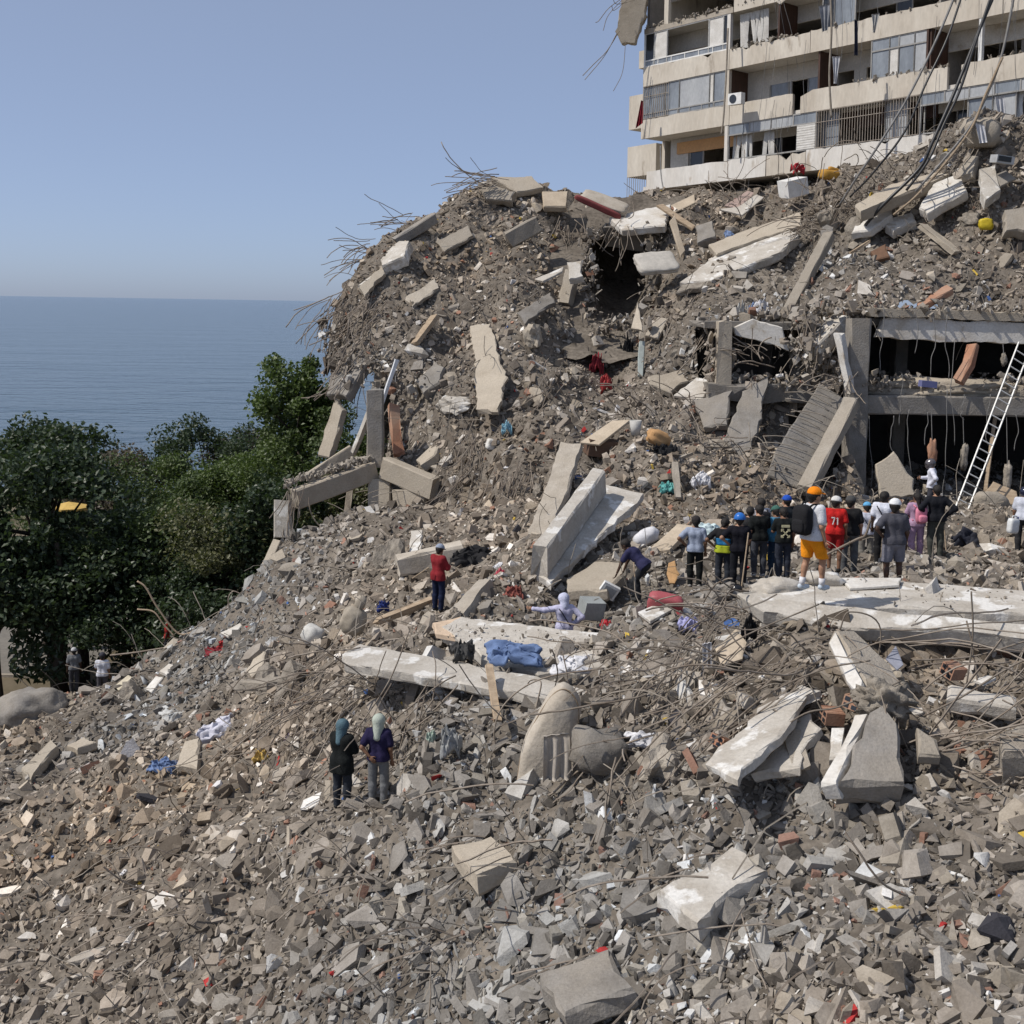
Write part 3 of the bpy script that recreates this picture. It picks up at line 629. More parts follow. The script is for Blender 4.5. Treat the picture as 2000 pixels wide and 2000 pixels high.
# single bars the eye picks out
for pts, Y, r, lb in [
    ([(390, 1228), (350, 1238), (310, 1190), (285, 1148), (268, 1135)], 43, .035, "thin dead branch arching up against the dark trees"),
    ([(340, 1242), (320, 1220), (300, 1195), (268, 1190)], 43.2, .03, "lower dead branch curling out of the slope edge"),
    ([(450, 1200), (446, 1170), (455, 1155), (470, 1160)], 41.5, .02, "hooked rod standing where slope meets trees"),
    ([(215, 1280), (280, 1272), (360, 1255), (450, 1210)], 43.2, .03, "long grey rail lying along the slope crest"),
    ([(1600, 1090), (1670, 1055), (1690, 1045), (1700, 1015)], 24, .025, "bent pipe slanting behind the man in orange"),
    ([(1635, 882), (1662, 925), (1655, 940), (1605, 975)], 39.5, .022, "kinked grey rod beside the dark column"),
    ([(1888, 1337), (1900, 1240), (1897, 1155)], 18.2, .014, "upright rebar in front of the long beam"),
    ([(1782, 1290), (1900, 1282), (2010, 1250)], 18.3, .014, "straight rebar crossing in front of the long beam"),
    ([(1805, 1398), (1880, 1360), (1960, 1310), (2010, 1285)], 17.6, .016, "rebar rising to the right edge over the pit"),
    ([(1690, 1395), (1720, 1230), (1660, 1195), (1640, 1230)], 19.4, .013, "looped rebar over the toppled pilaster"),
    ([(1240, 1440), (1245, 1360), (1300, 1310), (1400, 1300), (1520, 1340)], 20.2, .016, "long rebar bowing over the rubble pit"),
    ([(980, 1500), (965, 1430), (990, 1370), (1060, 1325), (1180, 1305)], 21.6, .014, "long rebar bowing in front of the folded mattress"),
    ([(640, 1500), (700, 1420), (760, 1330), (800, 1230)], 23.6, .014, "straight rod leaning behind the two wrapped heads"),
    ([(1190, 1440), (1330, 1330), (1440, 1250), (1600, 1180)], 20.6, .014, "long rebar rising right toward the beam"),
    ([(1340, 1500), (1480, 1370), (1600, 1310), (1700, 1290)], 18.6, .014, "rebar curving over pale plaster blocks"),
    ([(1440, 1500), (1560, 1400), (1640, 1380), (1760, 1330)], 18.0, .014, "rebar running behind the broken pilaster"),
]:
    rebar(smooth_pts([P(x, y, Y) for x, y in pts]), r, lb, None, WOOD if "branch" in lb else None, "dead_branch" if "branch" in lb else "rebar", "branch" if "branch" in lb else "rebar")
# thin wires too many to tell apart
A = Acc(); p, nr = sample(2900)
for i in range(len(p)):
    if p[i][1] < 17: continue
    d = nr[i] * rng.uniform(.1, .6) + rng.normal(0, .7, 3) + np.array([-.35, -.2, -.35])
    A.add(*tube(wire_pts(p[i], d, rng.uniform(.5, 2.3), rng.uniform(.2, 1.5), .5, 7, rng.uniform(-1.5, 1.5)), rng.uniform(.007, .013) * (1.35 if p[i][1] > 36 else 1), 3, cap=False))
v, f = A.get(); o = mk("wire_tangle", v, f, [REBAR_L]); tag(o, "thin dusty wires tangled all over the rubble", "wire", kind="stuff")
# ------------------------------------------------------------------ standing apartment tower (right, behind the heap)
UDX, UDY = 15 / 22.67, -17 / 22.67
T0 = np.array([7.1, 70.0, CAM[2] + 6.55])
def T(u, w, d): return T0 + np.array([UDX * u - UDY * d, UDY * u + UDX * d, w + 0.0295 * u])
def UP(px):
    k = (px - 1000) / F_PX
    return (k * 70 - 7.1) / (UDX + 17 / 22.67 * k)
tower = empty("apartment_tower", T(0, 0, 0))
tag(tower, "damaged beige apartment tower with balconies rising behind the rubble", "building")
def tvf(u0, u1, w0, w1, d0, d1):
    v = np.array([T(u, w, d) for u in (u0, u1) for d in (d0, d1) for w in (w0, w1)])
    return v, [(0, 1, 3, 2), (4, 6, 7, 5), (0, 4, 5, 1), (2, 3, 7, 6), (0, 2, 6, 4), (1, 5, 7, 3)]
def tb(name, u0, u1, w0, w1, d0, d1, mt, parent=None):
    v, f = tvf(u0, u1, w0, w1, d0, d1); par = parent or tower
    org = np.array(tower.location)
    return mk(name, v - org, f, [mt], par)
UEND = 30.0; FH = 2.9
def slab_edge(k, px0, px1, mt, w0=-.06, w1=1.02, drop=.10, ragged=True):
    """balcony front in panels: ragged upper edge, slightly uneven face"""
    u0, u1 = UP(px0), UP(px1); n = max(2, int((u1 - u0) / .35)); w0 += FH * k; w1 += FH * k
    V = []; 
    for i in range(n + 1):
        u = u0 + (u1 - u0) * i / n; t = w1 - (abs(rng.normal(0, .035)) if ragged else 0) - (rng.uniform(.05, drop * 3) if ragged and rng.random() < .07 else 0)
        for (w, d) in ((w0, 0), (t, rng.normal(0, .008)), (t - .01, .16), (w0, .16)): V.append(T(u, w, d) - np.array(tower.location))
    f = [(i * 4 + a, (i + 1) * 4 + a, (i + 1) * 4 + (a + 1) % 4, i * 4 + (a + 1) % 4) for i in range(n) for a in range(4)] + [(0, 1, 2, 3), (n * 4 + 3, n * 4 + 2, n * 4 + 1, n * 4)]
    return mk("parapet", V, f, [mt], tower)
for k in range(-2, 6):
    tb("floor_slab", 0.02, UEND, FH * k - .04, FH * k + .16, .17, 9, SOFFIT)
    if k < 5:
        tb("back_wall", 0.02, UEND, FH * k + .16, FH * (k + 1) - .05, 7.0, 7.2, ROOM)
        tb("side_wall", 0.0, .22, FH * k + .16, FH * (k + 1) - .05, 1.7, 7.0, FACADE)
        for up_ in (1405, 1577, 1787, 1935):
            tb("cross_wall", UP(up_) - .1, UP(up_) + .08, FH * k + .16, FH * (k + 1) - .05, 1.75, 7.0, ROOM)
# balcony fronts
slab_edge(-1, 1243, 2130, FACADE)
slab_edge(0, 1254, 1483, FACADE_W); slab_edge(0, 1485, 1560, FACADE, w1=.95); slab_edge(0, 1561, 1810, FACADE_W); slab_edge(0, 1812, 2130, FACADE_W, w1=.9)
slab_edge(1, 1241, 1410, FACADE); slab_edge(1, 1411, 1532, FACADE); slab_edge(1, 1547, 1828, FACADE); slab_edge(1, 1855, 2130, FACADE)
slab_edge(2, 1243, 1407, FACADE); slab_edge(2, 1408, 1562, FACADE, w1=.98); slab_edge(2, 1563, 1930, FACADE); slab_edge(2, 1931, 2130, FACADE, w1=.8)
slab_edge(3, 1243, 1412, CONC, w1=.24, drop=.03); slab_edge(3, 1414, 1560, FACADE, w1=.6, drop=.3); slab_edge(3, 1566, 2130, FACADE)
slab_edge(4, 1243, 2130, FACADE)
def pillar(px, k, mt=FACADE, w=.2, w0=.98): tb("pillar", UP(px), UP(px) + w, FH * k + w0, FH * (k + 1) - .06, .02, .24, mt)
for k in (0, 1, 2): pillar(1402, k, FACADE_W if k != 1 else FACADE)
pillar(1577, 0, GFRAME, .1); pillar(1785, 1, BROWN_W, .1); pillar(1885, 1, WFRAME, .16); pillar(1243, 2, WFRAME, .08); pillar(1280, 3, FACADE, .3, .2)
def opening(k, px0, px1, lintel=SOFFIT, lw=1.95, pier=None, d=1.62, panes=()):
    """recessed balcony: lintel wall at the back, dark room beyond, some sliding panes left"""
    u0, u1 = UP(px0), UP(px1); b = FH * k
    tb("lintel_wall", u0, u1, b + lw, b + FH - .05, d, d + .14, lintel)
    if pier: 
        for a, c in pier: tb("wall", UP(a), UP(c), b + .16, b + lw, d, d + .14, lintel)
    for (a, c, mt) in panes:
        win = tb("window", UP(a), UP(c), b + .2, b + lw, d + .02, d + .05, mt)
        for e in (a, c): tb("frame", UP(e) - .03, UP(e) + .03, b + .2, b + lw, d - .01, d + .07, GFRAME, win)
def glazing(k, px0, px1, cuts, mts, w0=1.0, w1=2.84, frame=WFRAME, d=.05, rail=None, transom=None, top=2.35):
    b = FH * k; us = [UP(x) for x in [px0] + list(cuts) + [px1]]; lo = w0 + (rail or 0); hi = top if transom else w1
    for i in range(len(us) - 1):
        mt = mts[i % len(mts)]
        win = tb("window", us[i] + .03, us[i + 1] - .03, b + lo + .04, b + hi - .04, d + .02, d + .05, mt) if mt else None
        par = win
        for e in (us[i], us[i + 1]): tb("frame", e - .03, e + .03, b + w0, b + w1, d - .015, d + .075, frame, par)
    tb("frame_rail", us[0], us[-1], b + w1 - .05, b + w1 + .02, d - .02, d + .08, frame); tb("frame_rail", us[0], us[-1], b + w0 - .02, b + w0 + .05, d - .02, d + .08, frame)
    if rail:
        tb("frame_rail", us[0], us[-1], b + lo - .04, b + lo + .03, d - .022, d + .082, frame); n = max(3, int((us[-1] - us[0]) / .85))
        for i in range(n):
            a = us[0] + (us[-1] - us[0]) * i / n; c = us[0] + (us[-1] - us[0]) * (i + 1) / n
            pn = tb("lower_pane", a + .03, c - .03, b + w0 + .05, b + lo - .04, d + .01, d + .04, GLASS); tb("mullion", c - .025, c + .025, b + w0 + .05, b + lo - .04, d - .018, d + .07, frame, pn)
    if transom:
        tb("frame_rail", us[0], us[-1], b + top - .04, b + top + .03, d - .022, d + .082, GFRAME); n = max(2, int((us[-1] - us[0]) / 1.15))
        for i in range(n):
            a = us[0] + (us[-1] - us[0]) * i / n; c = us[0] + (us[-1] - us[0]) * (i + 1) / n
            pn = tb("transom_pane", a + .03, c - .03, b + top + .03, b + w1 - .05, d + .01, d + .04, GLASS_L if i % 3 else GLASS); tb("mullion", c - .03, c + .03, b + top + .03, b + w1 - .05, d - .018, d + .07, GFRAME, pn)
def blinds(k, px0, px1, n, d=.35, w0=.95, w1=2.35, mt=BLIND, skew=.12):
    for i in range(n):
        u = UP(px0) + (UP(px1) - UP(px0)) * (i + rng.uniform(.1, .6)) / n; s = rng.normal(0, skew); wd = rng.uniform(.10, .2); b = FH * k
        v = np.array([T(u + (s if w < w1 - .01 else 0) + a, b + w, d + e + (a * .5)) for w in (w0 + rng.uniform(0, .15), w1) for a in (0, wd) for e in (0, .02)]) - np.array(tower.location)
        mk("blind", v, [(0, 2, 3, 1), (4, 5, 7, 6), (0, 4, 6, 2), (1, 3, 7, 5), (0, 1, 5, 4), (2, 6, 7, 3)], [mt], tower)
def grille(k, px0, px1, step=.145, w0=.98, w1=2.85, d=.0, rails=(1.02, 2.25, 2.8), bend=0.0):
    g = empty("grille"); g.parent = tower; b = FH * k; u0, u1 = UP(px0), UP(px1); n = int((u1 - u0) / step)
    org = np.array(tower.location)
    for i in range(n + 1):
        u = u0 + (u1 - u0) * i / n; pts = [T(u + (rng.normal(0, bend) if 0 < t < 1 else 0), b + w0 + (w1 - w0) * t, d - (bend * 1.5 if t == .5 else 0)) - org for t in (0, .25, .5, .75, 1)]
        v, f = tube(pts, .016, 4); mk("bar", v, f, [BARS], g)
    for r_ in rails:
        v, f = tube([T(u0, b + r_, d - .01) - org, T(u1, b + r_, d - .01) - org], .02, 4); mk("rail", v, f, [BARS], g)
# lowest visible storey
opening(0, 1262, 1402, SOFFIT, 2.2, pier=[(1262, 1296)], panes=[(1300, 1325, GLASS_D)])
tb("orange_band", UP(1276), UP(1400), 1.98, 2.62, 1.52, 1.6, ORANGE_W)
opening(0, 1409, 1576, SOFFIT, 2.1, panes=[(1440, 1476, GLASS_D), (1505, 1530, GLASS_D)])
glazing(0, 1409, 1578, [], [None], transom=True, top=2.3, frame=GFRAME, w1=2.84)
blinds(0, 1411, 1445, 7); blinds(0, 1470, 1488, 4); tb("door_frame", UP(1437), UP(1440), .9, 2.3, .3, .36, WFRAME)
for i in range(11): tb("louvre_slat", UP(1541), UP(1576), 1.02 + i * .12, 1.125 + i * .12, .03 + (i % 2) * .01, .09, BLIND)
grille(0, 1579, 1776); glazing(0, 1579, 1776, [1612, 1700, 1745], [GLASS, None, GLASS_L, None], d=.5, frame=GFRAME); opening(0, 1579, 1776, BROWN_W, 2.0)
glazing(0, 1778, 2130, [], [None], transom=True, top=2.32, frame=GFRAME); opening(0, 1778, 2130, SOFFIT, 2.15, panes=[(1815, 1840, GLASS_D)])
glazing(0, 1868, 1960, [1915], [GLASS, GLASS_L], d=.12, frame=GFRAME, w1=2.3); blinds(0, 1945, 1965, 5, mt=WFRAME)
# second storey
grille(1, 1245, 1292, bend=.02); glazing(1, 1243, 1404, [1285, 1312, 1370, 1378], [GLASS, GLASS, GLASS_L, BLIND, GLASS], rail=.3, frame=GFRAME)
tb("partition", UP(1405), UP(1405) + .1, FH + .16, 2 * FH - .06, .26, 1.6, BROWN_W)
opening(1, 1407, 1576, SOFFIT, 2.0, pier=[(1407, 1450)], panes=[(1452, 1486, GLASS), (1488, 1492, WFRAME), (1524, 1560, GLASS)])
tb("partition", UP(1577), UP(1577) + .1, FH + .16, 2 * FH - .06, .1, 1.6, BROWN_W); opening(1, 1578, 1785, SOFFIT, 2.0, pier=[(1612, 1636)])
glazing(1, 1680, 1786, [1714, 1732, 1762], [GLASS, BLIND, GLASS, GLASS_L], transom=True, top=2.3, frame=GFRAME)
opening(1, 1788, 2130, PLAST, 2.0, panes=[(1960, 1990, GLASS)])
tb("partition", UP(1790), UP(1790) + .08, FH + .16, 2 * FH - .06, .1, 1.6, BROWN_W)
glazing(1, 1905, 2130, [], [None], transom=True, top=2.36, frame=GFRAME) if False else None
# third storey
glazing(2, 1245, 1402, [1262, 1286, 1366, 1394], [GLASS_D, BLIND, None, BLIND, GLASS_D], rail=.34, frame=WFRAME); opening(2, 1245, 1402, SOFFIT, 1.9)
opening(2, 1410, 1560, SOFFIT, 2.0); blinds(2, 1415, 1470, 11, w1=2.75, skew=.2); tb("partition", UP(1497), UP(1497) + .1, 2 * FH + .16, 3 * FH - .06, .1, 1.6, BROWN_W)
opening(2, 1575, 2130, SOFFIT, 1.9, panes=[(1690, 1720, GLASS_D)]); tb("partition", UP(1800), UP(1800) + .1, 2 * FH + .16, 3 * FH - .06, .3, 1.6, ROOM)
glazing(2, 1578, 1640, [1600], [GLASS_D, GLASS], frame=GFRAME, d=.3)
opening(3, 1250, 2130, SOFFIT, 1.9)
# side balconies on the left end wall
for k, a0, a1, w0, w1 in ((0, -2.75, -.5, 1.98, 3.75), (1, -2.7, .05, 1.95, 3.9), (2, -2.0, .02, 2.5, 3.5)):
    tb("side_balcony", a0, a1, FH * k + w0 - 1.0 + (.0 if k else .1), FH * k + w1 - 1.0 + (.0 if k else .1), 1.75, 3.4, FACADE)
tb("side_wall", -.05, .2, -2 * FH, 0, .2, 7, FACADE)
g = empty("railing"); g.parent = tower; org = np.array(tower.location)
for i in range(13):
    v, f = tube([T(-2.7 + i * .17, -.1, 1.72) - org, T(-2.7 + i * .17, 1.1, 1.72) - org], .017, 4); mk("bar", v, f, [BARS], g)
tb('side_wall', .0, .2, 3 * FH + .16, 4 * FH - .05, .2, 1.7, ROOM); tb('side_wall', .0, .2, 2 * FH + .16, 3 * FH - .05, 1.0, 1.7, FACADE)
# hanging corner slab at the top left
v, f = plate_vf([P(1201, 62, 69.5), P(1216, -30, 69.5), P(1268, -30, 69), P(1262, 30, 69.2), P(1246, 66, 69.4), P(1240, 86, 69.6), P(1214, 86, 69.6)], .9, .12); 
v = v; o = mk("hanging_slab", v - org, f, [CONC_T], tower)
A = Acc()
for (pts, r_) in [([(1225, -10), (1190, 15), (1170, 40), (1163, 44)], .02), ([(1215, 0), (1188, 30), (1178, 60)], .018), ([(1210, 60), (1185, 100), (1160, 125), (1138, 148)], .022), ([(1205, 65), (1180, 110), (1142, 156)], .02), ([(1222, 80), (1216, 140), (1198, 178)], .016), ([(1230, -5), (1200, 20), (1195, 12)], .018), ([(1240, 0), (1205, 8), (1196, -6)], .018)]:
    A.add(*tube(smooth_pts([P(x, y, 69) for x, y in pts], 12), r_, 4))
v, f = A.get(); mk("rebar", v - org, f, [REBAR], tower)
# rubble crumbs lying on broken floor edges
A = Acc()
for k, a, b, n in ((3, 1245, 1560, 190), (3, 1560, 2100, 120), (2, 1408, 1562, 60), (1, 1640, 1830, 70), (2, 1600, 2100, 60), (1, 1900, 2100, 50)):
    for i in range(n):
        u = rng.uniform(UP(a), UP(b)); pv, pf = PROTO[R.choice(['block', 'shard', 'stick'])][R.randrange(10)]; s = rng.uniform(.08, .34)
        top = {3: .27 if a < 1400 else 1.02, 2: .98, 1: 1.0}[k]
        A.add((pv * s) @ rotm(*rng.uniform(0, 6, 3)).T + T(u, FH * k + top + rng.uniform(-.05, .12), rng.uniform(-.05, .22)), pf)
v, f = A.get(); o = mk("edge_debris", v - org, f, [ROCK], tower); o["kind"] = "stuff"

# ---- things hanging on the tower
def cable(pts, Y, r, mt, label, name="cable", group=None):
    Ys = Y if hasattr(Y, "__len__") else [Y] * len(pts)
    v, f = tube(smooth_pts([P(x, y, d) for (x, y), d in zip(pts, Ys)], 40), r, 6); o = mk_world(name, v, f, [mt], None, True); return tag(o, label, "cable", group)
cable([(1874, -30), (1830, 75), (1774, 189), (1715, 285), (1674, 346), (1640, 400)], [50.2, 50, 49.8, 50, 50.5, 51.5], .05, WIREG, "leftmost grey cable sloping down across the tower")
cable([(1884, -25), (1850, 75), (1808, 164), (1767, 257), (1706, 337), (1660, 385)], [50, 49.9, 49.7, 49.8, 50.4, 51.2], .045, CABLE, "thin black cable just right of the grey one")
cable([(1948, -25), (1912, 60), (1897, 98), (1860, 190), (1820, 280), (1795, 330), (1726, 399), (1690, 440)], [49.5, 49.4, 49.4, 49.3, 49.2, 49.3, 49.6, 50.2], .07, CABLE, "thickest black cable sloping down to the pale slabs")
cable([(1940, -20), (1903, 90), (1874, 178), (1845, 240), (1812, 315), (1770, 372)], [49.2, 49.2, 49.2, 49.2, 49.1, 49.4], .055, CABLE, "second thick black cable twisted along the thickest one")
cable([(1982, -15), (1959, 98), (1934, 171), (1897, 244), (1845, 310), (1788, 374)], [49.3, 49.2, 49.1, 49, 48.9, 49.2], .05, WIREG, "rightmost grey pipe like cable before the tower")
cable([(1958, 112), (1925, 185), (1890, 262), (1800, 372), (1745, 420)], [49, 48.9, 48.8, 48.7, 48.9], .05, WOOD, "tan conduit sagging beside the rightmost cable")
cable([(1422, 55), (1418, 150), (1413, 230), (1409, 262)], [64.6, 64.4, 64.4, 64.4], .05, REBAR_L, "vertical pipe hanging past two balconies")
cable([(1290, 285), (1291, 340), (1297, 375), (1303, 400)], [67, 66.6, 66, 65], .035, WIREG, "bent grey conduit hanging below the lowest balcony")
cable([(1622, -10), (1624, 60), (1620, 150), (1624, 230)], [57.5, 57.4, 57.4, 57.3], .05, REBAR_L, "bundle of cords hanging down the tower near the blue cloth")
A = Acc()
for i in range(44):
    px = rng.uniform(1420, 2000); u = UP(px); k = R.choice([1, 2, 3, 3]); L = rng.uniform(.8, 4.5); t = T(u, FH * k + rng.uniform(-.1, .9), -.12)
    A.add(*tube(wire_pts(t, (rng.normal(0, .15), rng.normal(0, .1), -1), L, 1.2, .25, 8), .011, 3, cap=False))
v, f = A.get(); tag(mk("hanging_wires", v, f, [WIREG]), "thin loose wires hanging down the tower front", "wire", kind="stuff")
def hang_cloth(name, pts, Y, mt, label, cat, th=.03):
    """hanging piece of fabric with folds; pts outline from the photo"""
    q = np.array([P(x, y, Y) for x, y in pts]); n = 10; A_ = []
    tl, tr, br, bl = q
    for j in range(n + 1):
        for i in range(n + 1):
            s, t = i / n, j / n; p_ = (tl * (1 - s) + tr * s) * (1 - t) + (bl * (1 - s) + br * s) * t
            A_.append(p_ + np.array([0, -1, 0]) * (.07 * math.sin(s * 15 + t * 2) * (.4 + t)) )
    A_ = np.array(A_); f = [(j * (n + 1) + i, j * (n + 1) + i + 1, (j + 1) * (n + 1) + i + 1, (j + 1) * (n + 1) + i) for j in range(n) for i in range(n)]
    m_ = len(A_); V = np.r_[A_, A_ + np.array([0, th, 0])]; f = f + [tuple(a + m_ for a in q_)[::-1] for q_ in f]
    rim = [i for i in range(n + 1)] + [(j + 1) * (n + 1) - 1 for j in range(1, n + 1)] + [n * (n + 1) + i for i in range(n - 1, -1, -1)] + [j * (n + 1) for j in range(n - 1, 0, -1)]
    f += [(rim[i], rim[(i + 1) % len(rim)], rim[(i + 1) % len(rim)] + m_, rim[i] + m_) for i in range(len(rim))]
    return tag(mk_world(name, V, f, [mt], None, True), label, cat)
hang_cloth("flag", [(1252, 196), (1256, 197), (1256, 240), (1241, 251)], 68.6, paint("red_cloth", (.30, .022, .035)), "dark red flag hanging from the caged balcony corner", "flag")
hang_cloth("cloth", [(1669, 38), (1675, 40), (1676, 108), (1668, 108)], 56, paint("navy_cloth", (.02, .025, .05)), "narrow navy blue cloth hanging from an upper balcony", "cloth")
hang_cloth("cloth", [(1626, 110), (1641, 110), (1634, 164), (1629, 163)], 57, paint("white_cloth", (.68, .68, .70)), "long white curtain hanging in an open balcony", "curtain")
hang_cloth("cloth", [(1703, 28), (1718, 26), (1709, 64), (1705, 62)], 55.3, paint("pale_cloth", (.50, .49, .47)), "pale rag draped over an upper balcony edge", "cloth")
hang_cloth("curtain", [(1944, 190), (1962, 187), (1966, 250), (1952, 253)], 54.2, MATS["white_cloth"], "white curtain at the right edge of the tower", "curtain")
hang_cloth("cloth", [(1600, 12), (1622, 6), (1618, 58), (1606, 62)], 57.5, paint("grey_cloth", (.30, .31, .33)), "grey plastic sheet caught on the upper debris", "sheet")
# air conditioner on the recessed balcony
ac = empty("air_conditioner", P(1438, 205, 64.0)); tag(ac, "white air conditioner fan unit on the recessed balcony", "air conditioner")
c = np.array(ac.location); RZ = rotm(0, 0, math.atan2(UDY, UDX))
v, f = box((0, 0, .3), (.85, .32, .58), None); mk("casing", v @ RZ.T, f, [WFRAME], ac)
a_ = np.linspace(0, 2 * math.pi, 21)[:-1]
v = [((-.1 + .22 * math.cos(t)), -.165, .3 + .22 * math.sin(t)) for t in a_] + [(-.1 + .22 * math.cos(t), -.185, .3 + .22 * math.sin(t)) for t in a_]
mk("fan", np.array(v) @ RZ.T, [tuple(range(20, 40))] + [(i, (i + 1) % 20, 20 + (i + 1) % 20, 20 + i) for i in range(20)], [GLASS_D], ac)

# ------------------------------------------------------------------ standing storeys of the collapsed block (right)
blk = empty("collapsed_block", (15, 44, CAM[2] - 6.9)); tag(blk, "lower storeys of the collapsed building still standing with black openings", "building")
def bb(name, x0, x1, y0, y1, z0, z1, mt, jag=0.03, seg=.6):
    v, f = beam_vf(((x0), (y0 + y1) / 2, CAM[2] + (z0 + z1) / 2), ((x1), (y0 + y1) / 2, CAM[2] + (z0 + z1) / 2), y1 - y0, z1 - z0, 0, jag, .05, seg)
    return mk_world(name, v, f, [mt], blk)
def bb_pts(name, pts, w, h, mt, jag=.03):
    A_ = Acc()
    for a, b in zip(pts[:-1], pts[1:]): A_.add(*beam_vf(a, b, w, h, 0, jag, .02, .5))
    v, f = A_.get(); return mk_world(name, v, f, [mt], blk)
v, f = plate_vf([P(1725, 622, 43.2), P(1745, 618, 43.2), P(1840, 622, 43.1), P(2000, 630, 43), P(2300, 640, 42.9), P(2300, 680, 42.9), P(2000, 673, 43), P(1860, 668, 43.1), P(1770, 664, 43.15), P(1712, 658, 43.2)], .5, .05); mk_world("roof_fascia", v, f, [PLAST], blk)
v, f = plate_vf([P(1690, 602, 43.1), P(1800, 604, 43), P(2000, 610, 42.9), P(2300, 618, 42.8), P(2300, 636, 42.8), P(2000, 629, 42.9), P(1840, 623, 43), P(1700, 618, 43.1)], .8, .04); mk_world("roof_edge", v, f, [CONC_T], blk)
bb("roof_slab", 11.4, 28, 43.7, 55, -.55, -.3, CONC_D)
bb("floor_beam", 11.6, 28, 42.4, 42.95, -3.62, -2.95, CONC_D); bb("floor_slab", 11.6, 28, 42.95, 55, -2.95, -2.75, CONC)
bb("ground_slab", 9, 28, 41.5, 55, -7.2, -6.95, CONC_D)
for x, w_, y in ((11.95, .72, 42.6), (18.6, .7, 42.8), (15.1, .5, 48)):
    v, f = beam_vf((x, y, CAM[2] - 7), (x, y, CAM[2] - .3), w_, .7, 0, .03, .02, .6, up=(0, 1, 0)); mk_world("column", v, f, [CONC_D], blk)
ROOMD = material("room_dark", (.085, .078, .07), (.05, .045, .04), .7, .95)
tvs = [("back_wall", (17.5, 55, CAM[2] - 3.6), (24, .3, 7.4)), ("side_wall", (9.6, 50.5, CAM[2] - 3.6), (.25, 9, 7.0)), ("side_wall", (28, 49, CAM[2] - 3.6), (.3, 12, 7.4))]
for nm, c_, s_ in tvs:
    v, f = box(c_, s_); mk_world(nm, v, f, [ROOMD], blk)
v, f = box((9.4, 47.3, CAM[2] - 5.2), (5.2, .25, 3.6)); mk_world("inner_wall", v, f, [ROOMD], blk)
# rubble on the middle floor, front edge ragged
A = Acc()
for i in range(520):
    pv, pf = PROTO[R.choice(['block', 'shard', 'lump'])][R.randrange(10)]; s = rng.uniform(.08, .42) * rng.uniform(.6, 1)
    x = rng.uniform(12.4, 19); y = rng.uniform(42.35, 45.5); A.add((pv * s) @ rotm(*rng.uniform(0, 6, 3)).T + np.array([x, y, CAM[2] - 2.75 + rng.uniform(0, .32) * (1 + .8 * math.sin(x * 1.9))]), pf)
v, f = A.get(); o = mk_world("floor_debris", v, f, [ROCK], blk); o["kind"] = "stuff"
v, f = blob_vf((15.7, 43.6, CAM[2] - 2.75), (5.2, 1.6, .7), None, 4, 2.5, .3, 3, 2.2); mk_world("debris_mound", v, f, [CONC_T], blk, True)
# left small storey opening
bb("left_column", 7.2, 7.75, 43.3, 43.9, -3.2, -.5, CONC_T, .08); bb("left_sill", 6.9, 11.6, 43.2, 44.6, -3.3, -2.7, CONC_D, .1)
bb("left_roof", 6.8, 11.6, 43.9, 47.6, -.75, -.5, CONC_D, .06)
v, f = plate_vf([P(1432, 640, 43.6), P(1470, 622, 43.6), P(1530, 640, 43.4), P(1541, 686, 43.4), P(1500, 672, 43.5), P(1436, 655, 43.6)], .3, .05); mk_world("white_fascia", v, f, [PLAST], blk)
bb("left_back_wall", 7.2, 11.5, 47.4, 47.6, -3, -.4, ROOMD)

for a_, b_, n_, s0, s1, sp in [((1400, 628, 45.2), (1700, 600, 43.6), 330, .12, .7, (.25, .35, .16)), ((1400, 742, 44), (1640, 752, 43.2), 300, .1, .6, (.25, .3, .13)), ((1690, 604, 43.4), (2010, 608, 43.2), 260, .1, .5, (.2, .25, .12)),
    ((1410, 650, 43.9), (1400, 760, 43.9), 160, .12, .6, (.3, .2, .3)), ((1560, 640, 43.6), (1620, 730, 43), 260, .12, .7, (.45, .3, .4)), ((1390, 900, 41), (1600, 965, 39), 260, .1, .6, (.4, .5, .25)), ((1640, 985, 41.5), (1990, 985, 41), 260, .1, .6, (.3, .7, .15)),
    ((1150, 640, 51), (1270, 640, 50.6), 200, .1, .6, (.3, .5, .3)), ((1150, 460, 57.5), (1290, 440, 57), 160, .1, .6, (.3, .4, .2)), ((1148, 460, 56.5), (1150, 620, 52), 160, .12, .6, (.25, .4, .3)), ((1275, 470, 56), (1270, 620, 51.5), 160, .12, .6, (.25, .4, .3)), ((680, 700, 49.5), (860, 770, 47.8), 200, .1, .5, (.4, .4, .3)), ((640, 640, 51.5), (690, 740, 49), 160, .1, .55, (.3, .4, .3)), ((1660, 735, 42.4), (1720, 745, 42.4), 60, .1, .4, (.2, .2, .15)), ((1700, 1150, 22.8), (2050, 1170, 22.3), 160, .04, .16, (.5, .5, .03)), ((880, 1230, 26), (1230, 1262, 25), 160, .03, .14, (.4, .4, .03))]: clutter(a_, b_, n_, s0, s1, sp)
